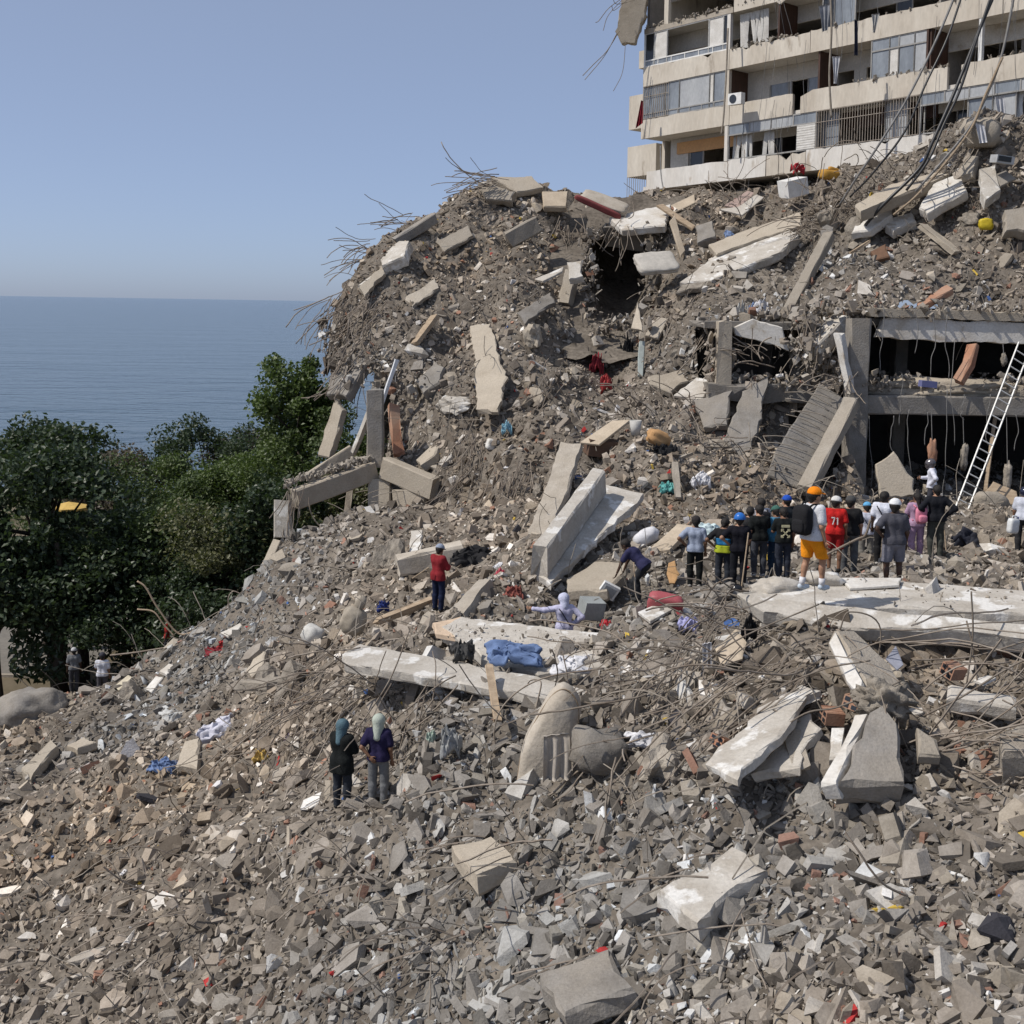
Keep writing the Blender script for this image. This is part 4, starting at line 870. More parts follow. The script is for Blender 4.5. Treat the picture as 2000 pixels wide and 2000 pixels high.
# ------------------------------------------------------------------ slabs, beams and belongings lying in the rubble
def plate(pts, th, mt, label, name="concrete_slab", cat="slab", jag=.05, bars=0, bdir=(-1, -.2, 0), bl=.8, bi=0, seg=.4):
    w = [P(*a) for a in snap(pts, .2)]; v, f = plate_vf(w, th, jag, seg); o = mk_world(name, v, f, [mt]); tag(o, label, cat)
    if bars:
        a, b = w[bi], w[(bi + 1) % len(w)]
        for i in range(bars):
            s = a + (b - a) * (i + .5) / bars + np.array([0, .1, -.06]); vv, ff = tube(wire_pts(s, np.asarray(bdir) + rng.normal(0, .15, 3), bl * rng.uniform(.5, 1.3), .4, .3, 7), .013, 4)
            mk_world("rebar", vv, ff, [REBAR], o)
    return o
def beam(a, b, w, h, mt, label, name="concrete_beam", cat="beam", tw=0.0, bars=0, jag=.03, end=.12, up=None, bl=.7):
    a, b = snap([a, b], .1 + min(w, h) * .3); p0, p1 = P(*a), P(*b); v, f = beam_vf(p0, p1, w, h, tw, jag, end, up=up); o = mk_world(name, v, f, [mt]); tag(o, label, cat)
    d = (p1 - p0) / np.linalg.norm(p1 - p0)
    for i in range(bars):
        e, s = (p1, 1) if i % 2 == 0 else (p0, -1)
        vv, ff = tube(wire_pts(e + rng.normal(0, .1, 3) - d * s * .15, d * s + rng.normal(0, .25, 3), bl * rng.uniform(.6, 1.3), .6, .5, 8), .013, 4); mk_world("rebar", vv, ff, [REBAR], o)
    return o
def blob(a, dims, mt, label, name, cat, rot=(0, 0, 0), sub=3, power=2.5, amp=.12, freq=2.2, lift=0.0):
    a = snap([a], .1 + .25 * min(dims))[0]; c = P(*a) + np.array([0, 0, lift]); v, f = blob_vf(c, dims, rotm(*rot), sub, power, amp, freq, R.uniform(0, 50)); return tag(mk_world(name, v, f, [mt], None, True), label, cat)
def heap_cloth(a, dims, mt, label, rot=(0, 0, 0), amp=.55, name="cloth", cat="cloth"):
    """crumpled fabric: a folded sheet thrown on the rubble, closed below"""
    n = 24; dims = np.asarray(dims) * [.8, .8, .95]; a = snap([a], .15)[0]; c = P(*a); g = np.linspace(-.5, .5, n); X, Y = np.meshgrid(g, g); sd = R.uniform(0, 90)
    p3 = np.stack([X * 4.2, Y * 3.2, np.full_like(X, sd)], -1); warp = np.stack([fbm(p3 + 7, 2), fbm(p3 + 31, 2)], -1) * .17
    rr = np.sqrt(X ** 2 + Y ** 2) * 2; z = np.clip(1 - rr ** 2 * .62, -.15, 1) * .55 + .5 * np.abs(fbm(p3 * 1.5, 3)) - .1
    top = np.stack([(X + warp[..., 0]) * dims[0] * 1.15, (Y + warp[..., 1]) * dims[1] * 1.15, (z - .4) * dims[2]], -1).reshape(-1, 3); bot = top.copy(); bot[:, 2] -= .03 + .12 * dims[2]
    m_ = n * n; q = [(j * n + i, j * n + i + 1, (j + 1) * n + i + 1, (j + 1) * n + i) for j in range(n - 1) for i in range(n - 1)]
    rim = [i for i in range(n)] + [(j + 1) * n - 1 for j in range(1, n)] + [(n - 1) * n + i for i in range(n - 2, -1, -1)] + [j * n for j in range(n - 2, 0, -1)]
    f = q + [tuple(k + m_ for k in t)[::-1] for t in q] + [(rim[i], rim[i] + m_, rim[(i + 1) % len(rim)] + m_, rim[(i + 1) % len(rim)]) for i in range(len(rim))]
    v = np.r_[top, bot] @ rotm(rot[0] + rad(28), rot[1], rot[2]).T + c
    return tag(mk_world(name, v, f, [mt], None, True), label, cat)
C = paint
# --- ridge and left flank
plate([(952, 346, 59.2), (1008, 375, 58.6), (1000, 392, 58.3), (950, 388, 58.5), (940, 372, 59)], .5, CONC, "grey broken slab end jutting up at the left ridge top", jag=.12, bars=6)
plate([(958, 345, 59.4), (1040, 343, 60), (1062, 366, 59.4), (1030, 372, 58.9), (1010, 374, 58.7)], .35, CONC_T, "pale flat slab lying on the crest of the ridge", jag=.05)
plate([(1058, 374, 59), (1110, 372, 59), (1106, 404, 58), (1062, 402, 58)], .35, BOARD, "tan open drawer like panel below the ridge crest", "panel", "panel", .02)
beam((990, 470, 56), (1052, 437, 56.4), .6, .75, CONC, "short thick beam block under the ridge with rebar", bars=8)
plate([(738, 500, 56), (780, 470, 56.6), (800, 470, 56.2), (790, 500, 55), (745, 520, 55)], .5, CONC_L, "pale slab corner on the upper left ridge", bars=5)
plate([(700, 560, 53), (745, 520, 54), (752, 532, 53.6), (712, 578, 52.6)], .25, CONC_T, "tan slab edge sliding off the left ridge", jag=.08, bars=4)
plate([(850, 470, 56), (915, 440, 56.6), (925, 458, 56), (868, 492, 55.4)], .2, CONC, "thin grey slab half buried on the upper flank", jag=.08)
plate([(790, 580, 51.6), (850, 545, 52.6), (858, 560, 52), (805, 600, 51)], .2, CONC, "grey slab flake on the middle of the left flank", jag=.08)
plate([(1010, 610, 50), (1075, 570, 51), (1085, 590, 50.4), (1025, 632, 49.4)], .22, CONC_D, "dark slab flake left of the hollow", jag=.08)
beam((770, 475, 56.3), (850, 425, 57.6), .5, .45, CONC_D, "grey beam lying along the upper left ridge")
beam((702, 565, 54.2), (778, 510, 55), .3, .3, CONC_L, "thin pale lintel along the left ridge line")
plate([(642, 735, 49.6), (690, 690, 50), (722, 700, 49.2), (676, 775, 48.4), (636, 770, 49)], .45, CONC_D, "grey tilted slab overhanging the left edge above the frame", jag=.07)
plate([(810, 745, 48), (850, 705, 48.4), (868, 715, 48), (858, 750, 47.4), (825, 765, 47.2)], .5, CONC_D, "brown grey hanging slab lump on the left flank", jag=.08)
plate([(656, 778, 48.6), (668, 800, 48.2), (655, 852, 48), (645, 895, 48), (618, 890, 48.2), (632, 840, 48.4)], .35, CONC_T, "slanting wall slab hanging below the left edge", jag=.05)
beam((810, 672, 48.9), (850, 618, 50), .42, .18, WOOD, "pale ribbed timber board on the left flank", "timber_board", "board", .3, end=.03)
plate([(918, 636, 49.8), (958, 632, 49.6), (990, 735, 46.2), (972, 805, 44.6), (930, 800, 45)], .2, CONC_T, "draped pale slab strip down the middle of the left flank", jag=.12)
beam((742, 800, 47.2), (775, 702, 47.6), .1, .14, paint("white_pvc", (.74, .75, .76), .4), "white pipe like bar leaning at the left flank", "white_bar", "pipe", end=.02)
beam((768, 790, 47.6), (778, 890, 46.8), .38, .3, BRICK, "rust brown post standing in the left frame", "post", "post", jag=.06)
plate([(832, 800, 47.2), (872, 798, 47), (868, 868, 46.4), (836, 866, 46.6)], .3, CONC, "grey square pier stub inside the left flank", jag=.03)
plate([(812, 900, 46.2), (840, 868, 46.4), (858, 866, 46), (848, 890, 45.4), (820, 908, 45.4)], .35, CONC_T, "rounded block lying on the frame floor")
# --- concrete frame at the left (columns and beams still standing)
fr = empty("column_frame", P(735, 1000, 45.5)); tag(fr, "bare concrete column and beam frame at the left foot of the heap", "frame")
def fbeam(nm, a, b, w, h, mt=CONC_T, **k): v, f = beam_vf(P(*a), P(*b), w, h, 0, .03, .06, .5, **k); return mk_world(nm, v, f, [mt], fr)
fbeam("column", (733, 760, 46), (733, 912, 46), .62, .5, CONC_D, up=(0, 1, 0)); fbeam("column", (742, 936, 45.8), (742, 1012, 45.4), .85, .5, CONC_T, up=(0, 1, 0))
fbeam("beam", (575, 975, 43.8), (730, 918, 45.9), .5, .72); fbeam("beam", (750, 912, 45.7), (850, 955, 44.4), .5, .8)
fbeam("beam", (600, 935, 47.2), (690, 878, 47.6), .35, .42); fbeam("column", (684, 955, 46.6), (678, 1000, 46.4), .22, .25, CONC_T, up=(0, 1, 0))
fbeam("column", (553, 975, 43.6), (553, 1050, 43.4), .6, .4, CONC_L, up=(0, 1, 0)); fbeam("leaning_post", (545, 1058, 43.2), (508, 1138, 42.4), .35, .3, CONC_T)
fbeam("wall_panel", (770, 985, 45.2), (832, 985, 44.6), .25, 1.1, CONC_T); fbeam("strut", (728, 790, 46.2), (690, 885, 47), .2, .2, CONC_L)
A = Acc()
for i in range(240):
    t = rng.random(); a = P(560, 942, 43.9) * (1 - t) + P(725, 893, 45.9) * t; pv, pf = PROTO[R.choice(['block', 'shard', 'lump'])][R.randrange(10)]
    A.add((pv * rng.uniform(.08, .3)) @ rotm(*rng.uniform(0, 6, 3)).T + a + rng.normal(0, [.1, .14, .06]) + [0, 0, -.02], pf)
v, f = A.get(); o = mk_world("beam_debris", v, f, [ROCK], fr); o["kind"] = "stuff"
fan(575, 960, 43.4, 7, (-.2, -.2, -1), 1.6, .15, .3, "bent rebar trailing from the left end of the frame beam", .25)
plate([(802, 1036, 41), (825, 1034, 41), (822, 1075, 39.5), (798, 1078, 39.5)], .3, CONC_L, "pale pilaster stub standing in the rubble left of the red shirt", jag=.03)
beam((775, 1105, 36.4), (905, 1080, 36.8), .62, .55, MATTR, "tan rolled mattress lying behind the man in red", "rolled_mattress", "mattress", jag=.08, end=.05)
# --- hollow under the ridge
plate([(1190, 425, 57), (1262, 405, 58), (1310, 400, 58.4), (1300, 440, 55.5), (1215, 448, 55.3)], .35, PLAST, "white plastered slab roofing the dark hollow", jag=.08)
plate([(1180, 440, 57.2), (1260, 445, 56.2), (1255, 490, 57.6), (1180, 485, 58)], .3, CONC_D, "dark grey slab sagging inside the hollow")
v, f = blob_vf(P(1181, 396, 57.4), (2.2, 1.1, .34), rotm(rad(28), rad(20), rad(-12)), 4, 6, .06, 2); tag(mk_world("mattress", v, f, [MATTR], None, True), "grimy mattress with red edge on the ridge", "mattress")
v, f = blob_vf(P(1168, 404, 56.9), (2.3, .16, .3), rotm(rad(28), rad(24), rad(-12)), 3, 6, .05, 2); mk_world("red_border", v, f, [paint("dull_red", (.20, .05, .05))], bpy.data.objects["mattress"], True)
v, f = blob_vf(P(1282, 514, 52.2), (1.75, 1.3, .34), rotm(rad(38), rad(-6), rad(12)), 4, 6, .07, 2.5); tag(mk_world("mattress", v, f, [paint("ticking", (.48, .45, .40))], None, True), "pale mattress hanging below the brown panel", "mattress")
plate([(1308, 432, 54), (1318, 420, 54.2), (1338, 490, 53.2), (1330, 500, 53)], .14, BOARD, "narrow brown cupboard door standing on edge", "door_panel", "panel", .01)
plate([(1282, 400, 55.5), (1295, 398, 55.6), (1358, 440, 54.6), (1352, 448, 54.4)], .12, WOOD, "dark plank leaning above the pale mattress", "plank", "plank", .02)
plate([(1305, 405, 56.4), (1356, 377, 57), (1358, 398, 56.4), (1318, 412, 55.8)], .1, BOARD, "upright tan plywood panel beside the plank", "panel", "panel", .01)
plate([(1358, 440, 55), (1392, 430, 55), (1398, 462, 54), (1362, 475, 54)], .5, CONC_D, "grey angular block right of the plank", jag=.05)
plate([(1415, 402, 56), (1460, 370, 56.6), (1478, 378, 56.2), (1440, 405, 55.4)], .12, paint("pink_tile", (.36, .27, .235)), "dusty pink tiled panel lying below the tower", "tile_sheet", "panel", .02)
plate([(1404, 408, 55.6), (1440, 404, 55.4), (1478, 380, 56), (1492, 384, 55.6), (1450, 420, 54.8)], .1, CONC_L, "white ribbed grating edge under the pink panel", "grating", "panel", .01)
# --- big sloping slabs in the middle
plate([(1328, 556, 50.4), (1395, 496, 52.2), (1545, 448, 52.8), (1562, 462, 52), (1522, 492, 50.6), (1388, 545, 49.6)], .38, CONC_L, "large cream slab tilted down left across the middle", jag=.06, bars=5, bdir=(-.8, -.5, -.4), bi=5)
plate([(1384, 480, 53.2), (1470, 442, 54), (1565, 412, 54.6), (1568, 442, 53.4), (1470, 470, 52.8), (1400, 494, 52.3)], .35, CONC_T, "long tan beam slab above the large cream slab", jag=.06)
plate([(1330, 556, 49.9), (1395, 546, 49.4), (1372, 560, 49.2), (1318, 572, 49.6)], .25, ROCK, "ragged broken lip under the large cream slab", jag=.1)
beam((1524, 640, 44.9), (1620, 458, 48.4), .42, .34, CONC, "long grey beam slanting steeply right of the white fascia", jag=.03)
beam((1583, 690, 43), (1648, 626, 44), .72, .6, CONC_L, "broken white ended beam block left of the column", bars=5)
plate([(1690, 620, 43), (1722, 628, 42.9), (1700, 700, 42.5), (1690, 730, 42.2), (1665, 720, 42.4), (1655, 640, 43)], .3, PLAST, "peeled white plaster strip beside the dark column", "plaster_or_lit_sheet", "plaster", jag=.06) if False else None
beam((1638, 650, 42.2), (1660, 770, 41.9), .32, .22, PLAST, "tall white plaster strip left of the column", "plaster_strip", "plaster", jag=.06)
plate([(1602, 745, 42), (1668, 786, 41.6), (1640, 830, 41), (1575, 960, 38.6), (1500, 925, 38.8), (1515, 880, 39.8)], .25, CONC_D, "big ribbed floor panel leaning down left of the openings", jag=.04)
pn = bpy.data.objects["concrete_slab.001"] if False else None
beam((1665, 782, 41.3), (1572, 962, 38.3), .5, .42, CONC, "thick edge beam of the leaning ribbed panel", bars=4)
A0, A1, B0, B1 = P(1602, 748, 41.85), P(1505, 922, 38.65), P(1650, 775, 41.5), P(1560, 945, 38.4)
for i in range(15):
    t = (i + .5) / 15; s = A0 * (1 - t) + A1 * t; e = B0 * (1 - t) + B1 * t; d_ = (s - e); d_ /= np.linalg.norm(d_)
    rebar(wire_pts(s - d_ * .7 + [0, -.1, .05], d_ + [0, -.05, rng.uniform(-.1, .2)], rng.uniform(1.0, 1.7), .5, .2, 8), .016, "rebar comb sticking out of the leaning ribbed panel", "rebar comb of the ribbed panel", REBAR_L)
plate([(1415, 860, 41.6), (1450, 760, 42.8), (1500, 735, 43.2), (1480, 850, 41.6), (1455, 900, 40.6)], .3, CONC_D, "dark grey wall slab left of the ribbed panel", jag=.08)
plate([(1350, 780, 43.4), (1430, 760, 43.2), (1420, 830, 42), (1375, 835, 42.2)], .3, CONC_D, "grey slab chunk jammed beside the hollow pile", jag=.08, bars=4)
plate([(1315, 772, 42.8), (1360, 735, 43.6), (1398, 745, 43), (1370, 780, 42)], .15, CONC_L, "white slab with yellow corner among the wires", jag=.05)
plate([(1265, 735, 44.6), (1330, 720, 45), (1345, 745, 44.4), (1310, 765, 43.8), (1268, 752, 44.2)], .3, CONC_T, "dusty ledge slab above the dark pocket", jag=.08) 
plate([(1258, 655, 47.4), (1285, 617, 48), (1306, 622, 47.8), (1286, 660, 47)], .16, CONC, "grey square slab standing on edge in the middle", jag=.02)
plate([(1232, 640, 48), (1245, 588, 49), (1255, 645, 47.6)], .14, CONC_T, "triangular pale panel beside the grey square slab", jag=.04)
plate([(1108, 510, 52.8), (1138, 508, 52.8), (1140, 540, 52.2), (1112, 545, 52.2)], .4, PLAST, "white lump block perched over the hollow", jag=.1)
beam((1103, 600, 50.8), (1120, 530, 51.6), .55, .5, CONC, "upright concrete stub beside the hollow", jag=.08)
plate([(1044, 545, 52.4), (1100, 520, 52.6), (1098, 530, 52.2), (1060, 548, 51.8)], .12, CONC_L, "thin pale slat sticking left over the hollow", jag=.02)
# --- right upper slope
plate([(1669, 398, 50.8), (1740, 362, 51.6), (1850, 325, 51.4), (1855, 342, 51), (1760, 385, 50.6), (1680, 410, 50.2)], .5, CONC_T, "long tan beam along the top of the right slope", jag=.04)
plate([(1663, 458, 49), (1676, 420, 49.8), (1740, 392, 50.2), (1742, 418, 49), (1700, 448, 48.6)], .35, PLAST, "leftmost white slab piece on the right slope", jag=.04)
plate([(1729, 440, 48.4), (1740, 425, 48.9), (1782, 414, 49), (1790, 432, 48.3), (1745, 450, 47.9)], .4, PLAST, "small middle white slab piece on the right slope", jag=.05)
plate([(1795, 408, 48.8), (1822, 358, 49.8), (1876, 335, 49.8), (1890, 375, 48.6), (1810, 415, 48.2)], .42, PLAST, "largest white slab on the right slope", jag=.04, bars=4, bi=2, bdir=(.4, -.5, -.6))
plate([(1912, 330, 49), (1945, 320, 49), (1955, 372, 47.9), (1925, 392, 47.6), (1916, 372, 48)], .5, CONC_L, "pale upright slab near the right edge of the slope", jag=.05)
plate([(1960, 412, 46.6), (2010, 395, 46.6), (2015, 455, 45.8), (1965, 448, 45.8)], .5, CONC, "rough grey slab cut by the right edge", jag=.08)
beam((1800, 440, 47.6), (1870, 495, 46.2), .42, .2, CONC_T, "slanting grey plank slab in the middle of the right slope", jag=.06, bars=3)
beam((1890, 350, 48.8), (1898, 310, 49.2), .5, .5, CONC, "stubby concrete pier between the white slabs", jag=.07)
beam((1660, 495, 47.4), (1700, 470, 47.6), .14, .1, WOOD, "short timber below the white slab pieces", "timber", "timber")
blob((1915, 258, 49.6), (1.6, 1.3, 1.2), CONC, "big round boulder wrapped in plastic on the skyline", "boulder", "boulder", sub=3, power=2.6, amp=.25)
hang_cloth("plastic_sheet", [(1905, 240), (1922, 244), (1930, 278), (1912, 280)], 48.85, MATS["white_cloth"], "shiny plastic strip over the round boulder", "plastic")
o = empty("metal_box", P(1957, 322, 48.3)); tag(o, "grey metal air conditioner box on the right slope", "air conditioner")
v, f = box((0, 0, .2), (.75, .5, .3), rotm(.1, .1, .2)); mk("casing", v, f, [ALU], o); v, f = box((0, -.27, .2), (.55, .03, .2), rotm(.1, .1, .2)); mk("vent", v, f, [GLASS_D], o)
plate([(1935, 345, 48), (1965, 330, 48), (1985, 350, 47.6), (1955, 362, 47.4)], .1, CONC_D, "dark grey grooved plate under the metal box", jag=.03)
plate([(1790, 592, 44.2), (1850, 555, 45), (1862, 563, 44.6), (1800, 600, 43.8)], .25, BRICK, "rust red broken brick lump above the white fascia", "brick_lump", "brick", .06)
plate([(1700, 490, 47.2), (1730, 475, 47.4), (1738, 500, 46.6), (1712, 508, 46.6)], .2, paint("rust", (.16, .09, .055)), "rusty brown metal sheet on the right slope", "metal_sheet", "metal sheet", .04)
blob((1925, 438, 46.8), (.5, .3, .45), C("yellow_plastic", (.62, .47, .03), .4), "bright yellow plastic tub on the right slope", "plastic_tub", "tub", power=4, amp=.15)
# --- belongings on the upper right
v, f = box(P(1549, 366, 55), (1.05, .8, .75), rotm(.12, -.25, .35)); tag(mk_world("appliance", v, f, [WFRAME]), "white box shaped appliance lying below the tower", "appliance")
blob((1620, 342, 55), (.95, .6, .45), C("mustard_foam", (.50, .27, .05)), "mustard yellow sofa cushion below the caged balcony", "cushion", "cushion", (.1, .1, .2), 3, 5, .06)
blob((1632, 333, 55), (.7, .2, .2), MATS["mustard_foam"], "small mustard roll on top of the cushion", "cushion_roll", "cushion", (0, .3, .2), 3, 5, .05)
heap_cloth((1558, 326, 56.8), (.6, .4, .5), C("red_rag", (.42, .03, .04)), "red rag caught below the lowest balcony")
heap_cloth((1470, 605, 47), (.35, .3, .9), C("blue_rag", (.20, .28, .46)), "blue shirt hanging by the white fascia")
heap_cloth((1488, 598, 46.8), (.7, .4, .7), MATS["white_cloth"], "white rag beside the hanging blue shirt")
heap_cloth((1447, 615, 46.6), (.6, .4, 1.1), C("clear_plastic", (.52, .52, .50)), "grey white plastic sheet above the small opening")
heap_cloth((1425, 455, 54.4), (.5, .4, .3), MATS["blue_rag"], "pale blue cloth at the end of the tan beam slab")
# --- middle flank belongings
heap_cloth((1165, 710, 46.8), (.6, .4, 1.1), C("crimson", (.24, .025, .035)), "crimson cloth in the dark middle of the heap")
heap_cloth((1185, 745, 45.6), (.5, .4, .8), C("crimson_light", (.44, .06, .06)), "brighter red cloth below the crimson one")
heap_cloth((1225, 680, 46.8), (.55, .4, 1.3), C("black_cloth", (.012, .012, .014)), "black cloth hanging in the middle of the heap")
beam((1251, 735, 45.6), (1254, 668, 46.2), .22, .16, paint("pale_green", (.38, .42, .40)), "pale grey green door frame piece upright in the middle", "frame_piece", "frame", end=.03)
plate([(1133, 864, 41.2), (1195, 820, 42), (1232, 820, 41.8), (1170, 867, 40.8)], .1, BOARD, "tan table top lying tilted over a brown box", "table_top", "table top", .01, seg=2)
v, f = box(P(1180, 870, 41.3) + [0, .2, -.1], (1.2, .7, .55), rotm(.1, .12, .2)); tag(mk_world("wooden_box", v, f, [paint("brown_box", (.13, .08, .055))]), "brown wooden box under the tan table top", "box")
a = np.linspace(0, 2 * math.pi, 17)[:-1]; bc = P(1241, 850, 41)
v = np.array([bc + [r_ * math.cos(t), r_ * math.sin(t), z_] for r_, z_ in ((.15, 0), (.21, .5), (.19, .5), (.14, .04)) for t in a])
tag(mk_world("bucket", v, [(r_ * 16 + i, r_ * 16 + (i + 1) % 16, (r_ + 1) * 16 + (i + 1) % 16, (r_ + 1) * 16 + i) for r_ in range(3) for i in range(16)] + [tuple(range(48, 64)), tuple(range(16))[::-1]], [C("grey_bucket", (.5, .49, .46))], None, True), "pale grey bucket beside the table top", "bucket")
blob((1286, 855, 41.2), (.8, .5, .5), C("orange_sack", (.50, .29, .13)), "tan orange sack on the middle flank", "sack", "sack", (.2, .3, .3), 3, 3, .2)
blob((962, 868, 43.4), (.45, .3, .4), CONC_L, "pale hollow block with a round hole on the left flank", "hollow_block", "block", (.1, .2, .4), 3, 8, .03)
heap_cloth((990, 832, 43.6), (.35, .3, .5), C("sky_blue", (.25, .45, .55)), "sky blue bag on the left flank")
heap_cloth((1295, 880, 40.4), (.9, .6, .6), MATS["black_cloth"], "black rubbish bag below the tan orange sack")
heap_cloth((1370, 935, 37.6), (.6, .4, .5), MATS["white_cloth"], "white shirt tangled below the dark wall slab")
heap_cloth((1305, 950, 38), (.5, .4, .3), C("teal_rag", (.12, .38, .36)), "teal rag by the leaning thin post")
beam((1325, 975, 37.2), (1318, 905, 38.4), .2, .16, CONC, "thin grey post leaning behind the crowd", "thin_post", "post", end=.03)
# --- tiled panel and trough shaped beam
plate([(1095, 860, 41.4), (1135, 865, 41), (1110, 960, 38.6), (1065, 1045, 36.6), (1030, 1040, 37), (1070, 940, 39.4)], .25, CONC, "grey tiled wall panel sloping left of the trough beam", jag=.04)
plate([(1050, 1120, 29.4), (1075, 1140, 29), (1245, 985, 33.6), (1258, 960, 34.2), (1190, 948, 34.6), (1165, 940, 34.8)], .22, CONC_L, "broad pale slab floor of the sloping trough beam", jag=.07)
beam((1052, 1100, 29.2), (1172, 938, 34), .4, .72, CONC_L, "thick white kerb beam along the sloping slab", jag=.03, end=.2)
plate([(1105, 1130, 29.4), (1160, 1095, 30.4), (1225, 1098, 30), (1222, 1120, 29.2), (1185, 1150, 28.2), (1110, 1152, 28.6)], .3, CONC_T, "tan flat slab that the bending man leans on", jag=.05)
plate([(866, 1200, 30.6), (935, 1130, 32.2), (960, 1130, 32), (905, 1198, 30.2)], .55, CONC, "grey block the man in red stands before", jag=.05)
beam((735, 1215, 29), (850, 1170, 30.6), .2, .16, WOOD, "rough timber pole at the feet of the man in red", "timber_pole", "timber")
beam((1290, 1075, 32), (1340, 1030, 33.6), .5, .14, BOARD, "tan board propped left of the crowd", "board", "board", end=.03)
plate([(1306, 1098, 30.6), (1318, 1095, 30.7), (1322, 1112, 30.4), (1327, 1120, 30.3), (1318, 1138, 30), (1308, 1138, 30), (1302, 1120, 30.3)], .05, C("honey_wood", (.50, .30, .14)), "honey coloured wooden chair back on the rubble", "chair_back", "furniture", .0, seg=3)
blob((1262, 1050, 32.6), (.75, .4, .45), MATS["white_cloth"], "white stuffed sack behind the bending man", "sack", "sack", (.2, -.5, .3), 3, 3, .15)
o = empty("monitor", P(1180, 1166, 28.4)); tag(o, "white framed picture or screen leaning in the rubble", "screen")
RM = rotm(rad(20), rad(28), rad(10)); v, f = box((0, 0, .2), (.42, .1, .36)); mk("casing", v @ RM.T, f, [WFRAME], o); v, f = box((0, -.06, .2), (.3, .02, .25)); mk("screen", v @ RM.T, f, [C("screen_grey", (.36, .37, .37), .3)], o)
v, f = box(P(1155, 1188, 27.8), (.5, .4, .42), rotm(.2, .1, .4)); tag(mk_world("metal_box", v, f, [C("dull_silver", (.33, .35, .34), .5)]), "dented grey metal box below the white framed screen", "box")
o = empty("suitcase", P(1300, 1205, 26)); tag(o, "red suitcase lid with pale slab among the rubble", "suitcase")
v, f = blob_vf((0, .1, .25), (.75, .3, .5), rotm(.5, .15, -.1), 3, 6, .03); mk("lid", v, f, [C("faded_red", (.40, .10, .11), .5)], o, True); v, f = blob_vf((0, -.08, .1), (.75, .5, .14), rotm(.15, .15, -.1), 3, 6, .03); mk("shell", v, f, [C("red_side", (.34, .06, .07), .5)], o, True)
plate([(1245, 1195, 26), (1290, 1175, 26.4), (1312, 1190, 26), (1270, 1212, 25.5)], .08, CONC_L, "pale thin slab piece in front of the red suitcase", jag=.03)
heap_cloth((1345, 1213, 24.6), (.4, .3, .35), C("lavender", (.38, .38, .62)), "small lavender bag on the rubble")
heap_cloth((1186, 1222, 26), (.35, .3, .25), MATS["red_rag"], "red scrap near the hooded woman")
heap_cloth((975, 1110, 32.5), (.6, .4, .35), MATS["white_cloth"], "white plastic bag in the wires by the trough beam")
heap_cloth((978, 1120, 31.6), (.3, .3, .3), C("pink_red", (.60, .10, .14)), "pink red bag in the wires")
heap_cloth((930, 1085, 33.6), (1.5, .8, .5), MATS["black_cloth"], "black burnt heap behind the man in red", amp=.6)
heap_cloth((1003, 1155, 29.6), (.5, .4, .3), C("brick_red", (.28, .09, .07)), "dark red cloth beside the dug pit")
heap_cloth((748, 1180, 33), (.3, .3, .3), C("royal_blue", (.02, .04, .19)), "royal blue scrap left of the man in red")
heap_cloth((1890, 1060, 31.4), (1.2, .7, .85), C("dark_blue_bag", (.02, .022, .034)), "large dark blue heap right of the crowd")
o = blob((690, 1212, 29.3), (.6, .5, .7), C("sandbag", (.36, .315, .25)), "upright tied beige sack left of the long slab", "sack", "sack", (.1, .25, 0), 4, 2.6, .09, 2)
v, f = blob_vf(P(704, 1178, 29.3), (.26, .22, .42), rotm(.1, .5, 0), 3, 2.2, .12, 2); mk_world("neck", v, f, [MATS["sandbag"]], o, True)
# --- foreground long slabs
plate([(668, 1270, 25.6), (700, 1258, 26.2), (880, 1295, 24.8), (1050, 1318, 23.6), (1215, 1362, 22.2), (1210, 1378, 21.9), (1040, 1362, 22.6), (860, 1330, 23.8), (672, 1296, 25)], .2, CONC_L, "long pale slab edge running across the foreground", jag=.05)
plate([(860, 1212, 26.6), (900, 1208, 27.2), (1110, 1238, 26.2), (1260, 1238, 25.6), (1235, 1300, 24), (1050, 1312, 23.9), (940, 1290, 24.8)], .35, CONC_L, "broad buff slab top behind the long slab edge", jag=.08)
plate([(845, 1212, 26.9), (900, 1206, 27.4), (945, 1215, 27), (900, 1245, 26), (850, 1240, 26.2)], .12, paint("peach_plaster", (.60, .46, .33)), "peach coloured plaster patch on the slab corner", "plaster_patch", "plaster", .08)
heap_cloth((1005, 1272, 24.1), (1.1, .6, .28), C("denim", (.14, .21, .38)), "crumpled blue denim cloth on the long slab", amp=.7)
heap_cloth((1115, 1294, 23.5), (.7, .5, .2), MATS["white_cloth"], "white clothes with a dark spot on the long slab", amp=.7)
heap_cloth((905, 1266, 24.7), (.5, .4, .4), C("charcoal", (.05, .05, .05)), "charcoal cloth bundle left of the denim")
beam((955, 1300, 23.5), (972, 1408, 21.8), .14, .05, WOOD, "brown strap like strip hanging off the long slab", "strip", "strip", end=.01)
plate([(1445, 1170, 22.6), (1560, 1142, 23.6), (1700, 1128, 23.8), (1860, 1140, 23.2), (2020, 1150, 22.6), (2100, 1215, 20.8), (1980, 1200, 21.2), (1800, 1182, 21.6), (1640, 1170, 21.9), (1520, 1168, 22.2)], .3, CONC_L, "broad pale slab top that the man in orange stands on", jag=.07)
plate([(1440, 1168, 22.2), (1560, 1172, 21.7), (1700, 1180, 21.3), (1880, 1200, 20.8), (2100, 1235, 20.2), (2100, 1275, 19.9), (1880, 1228, 20.5), (1640, 1215, 20.9), (1490, 1200, 21.6)], .30, CONC_L, "long white front face of the fallen beam at right", jag=.04)
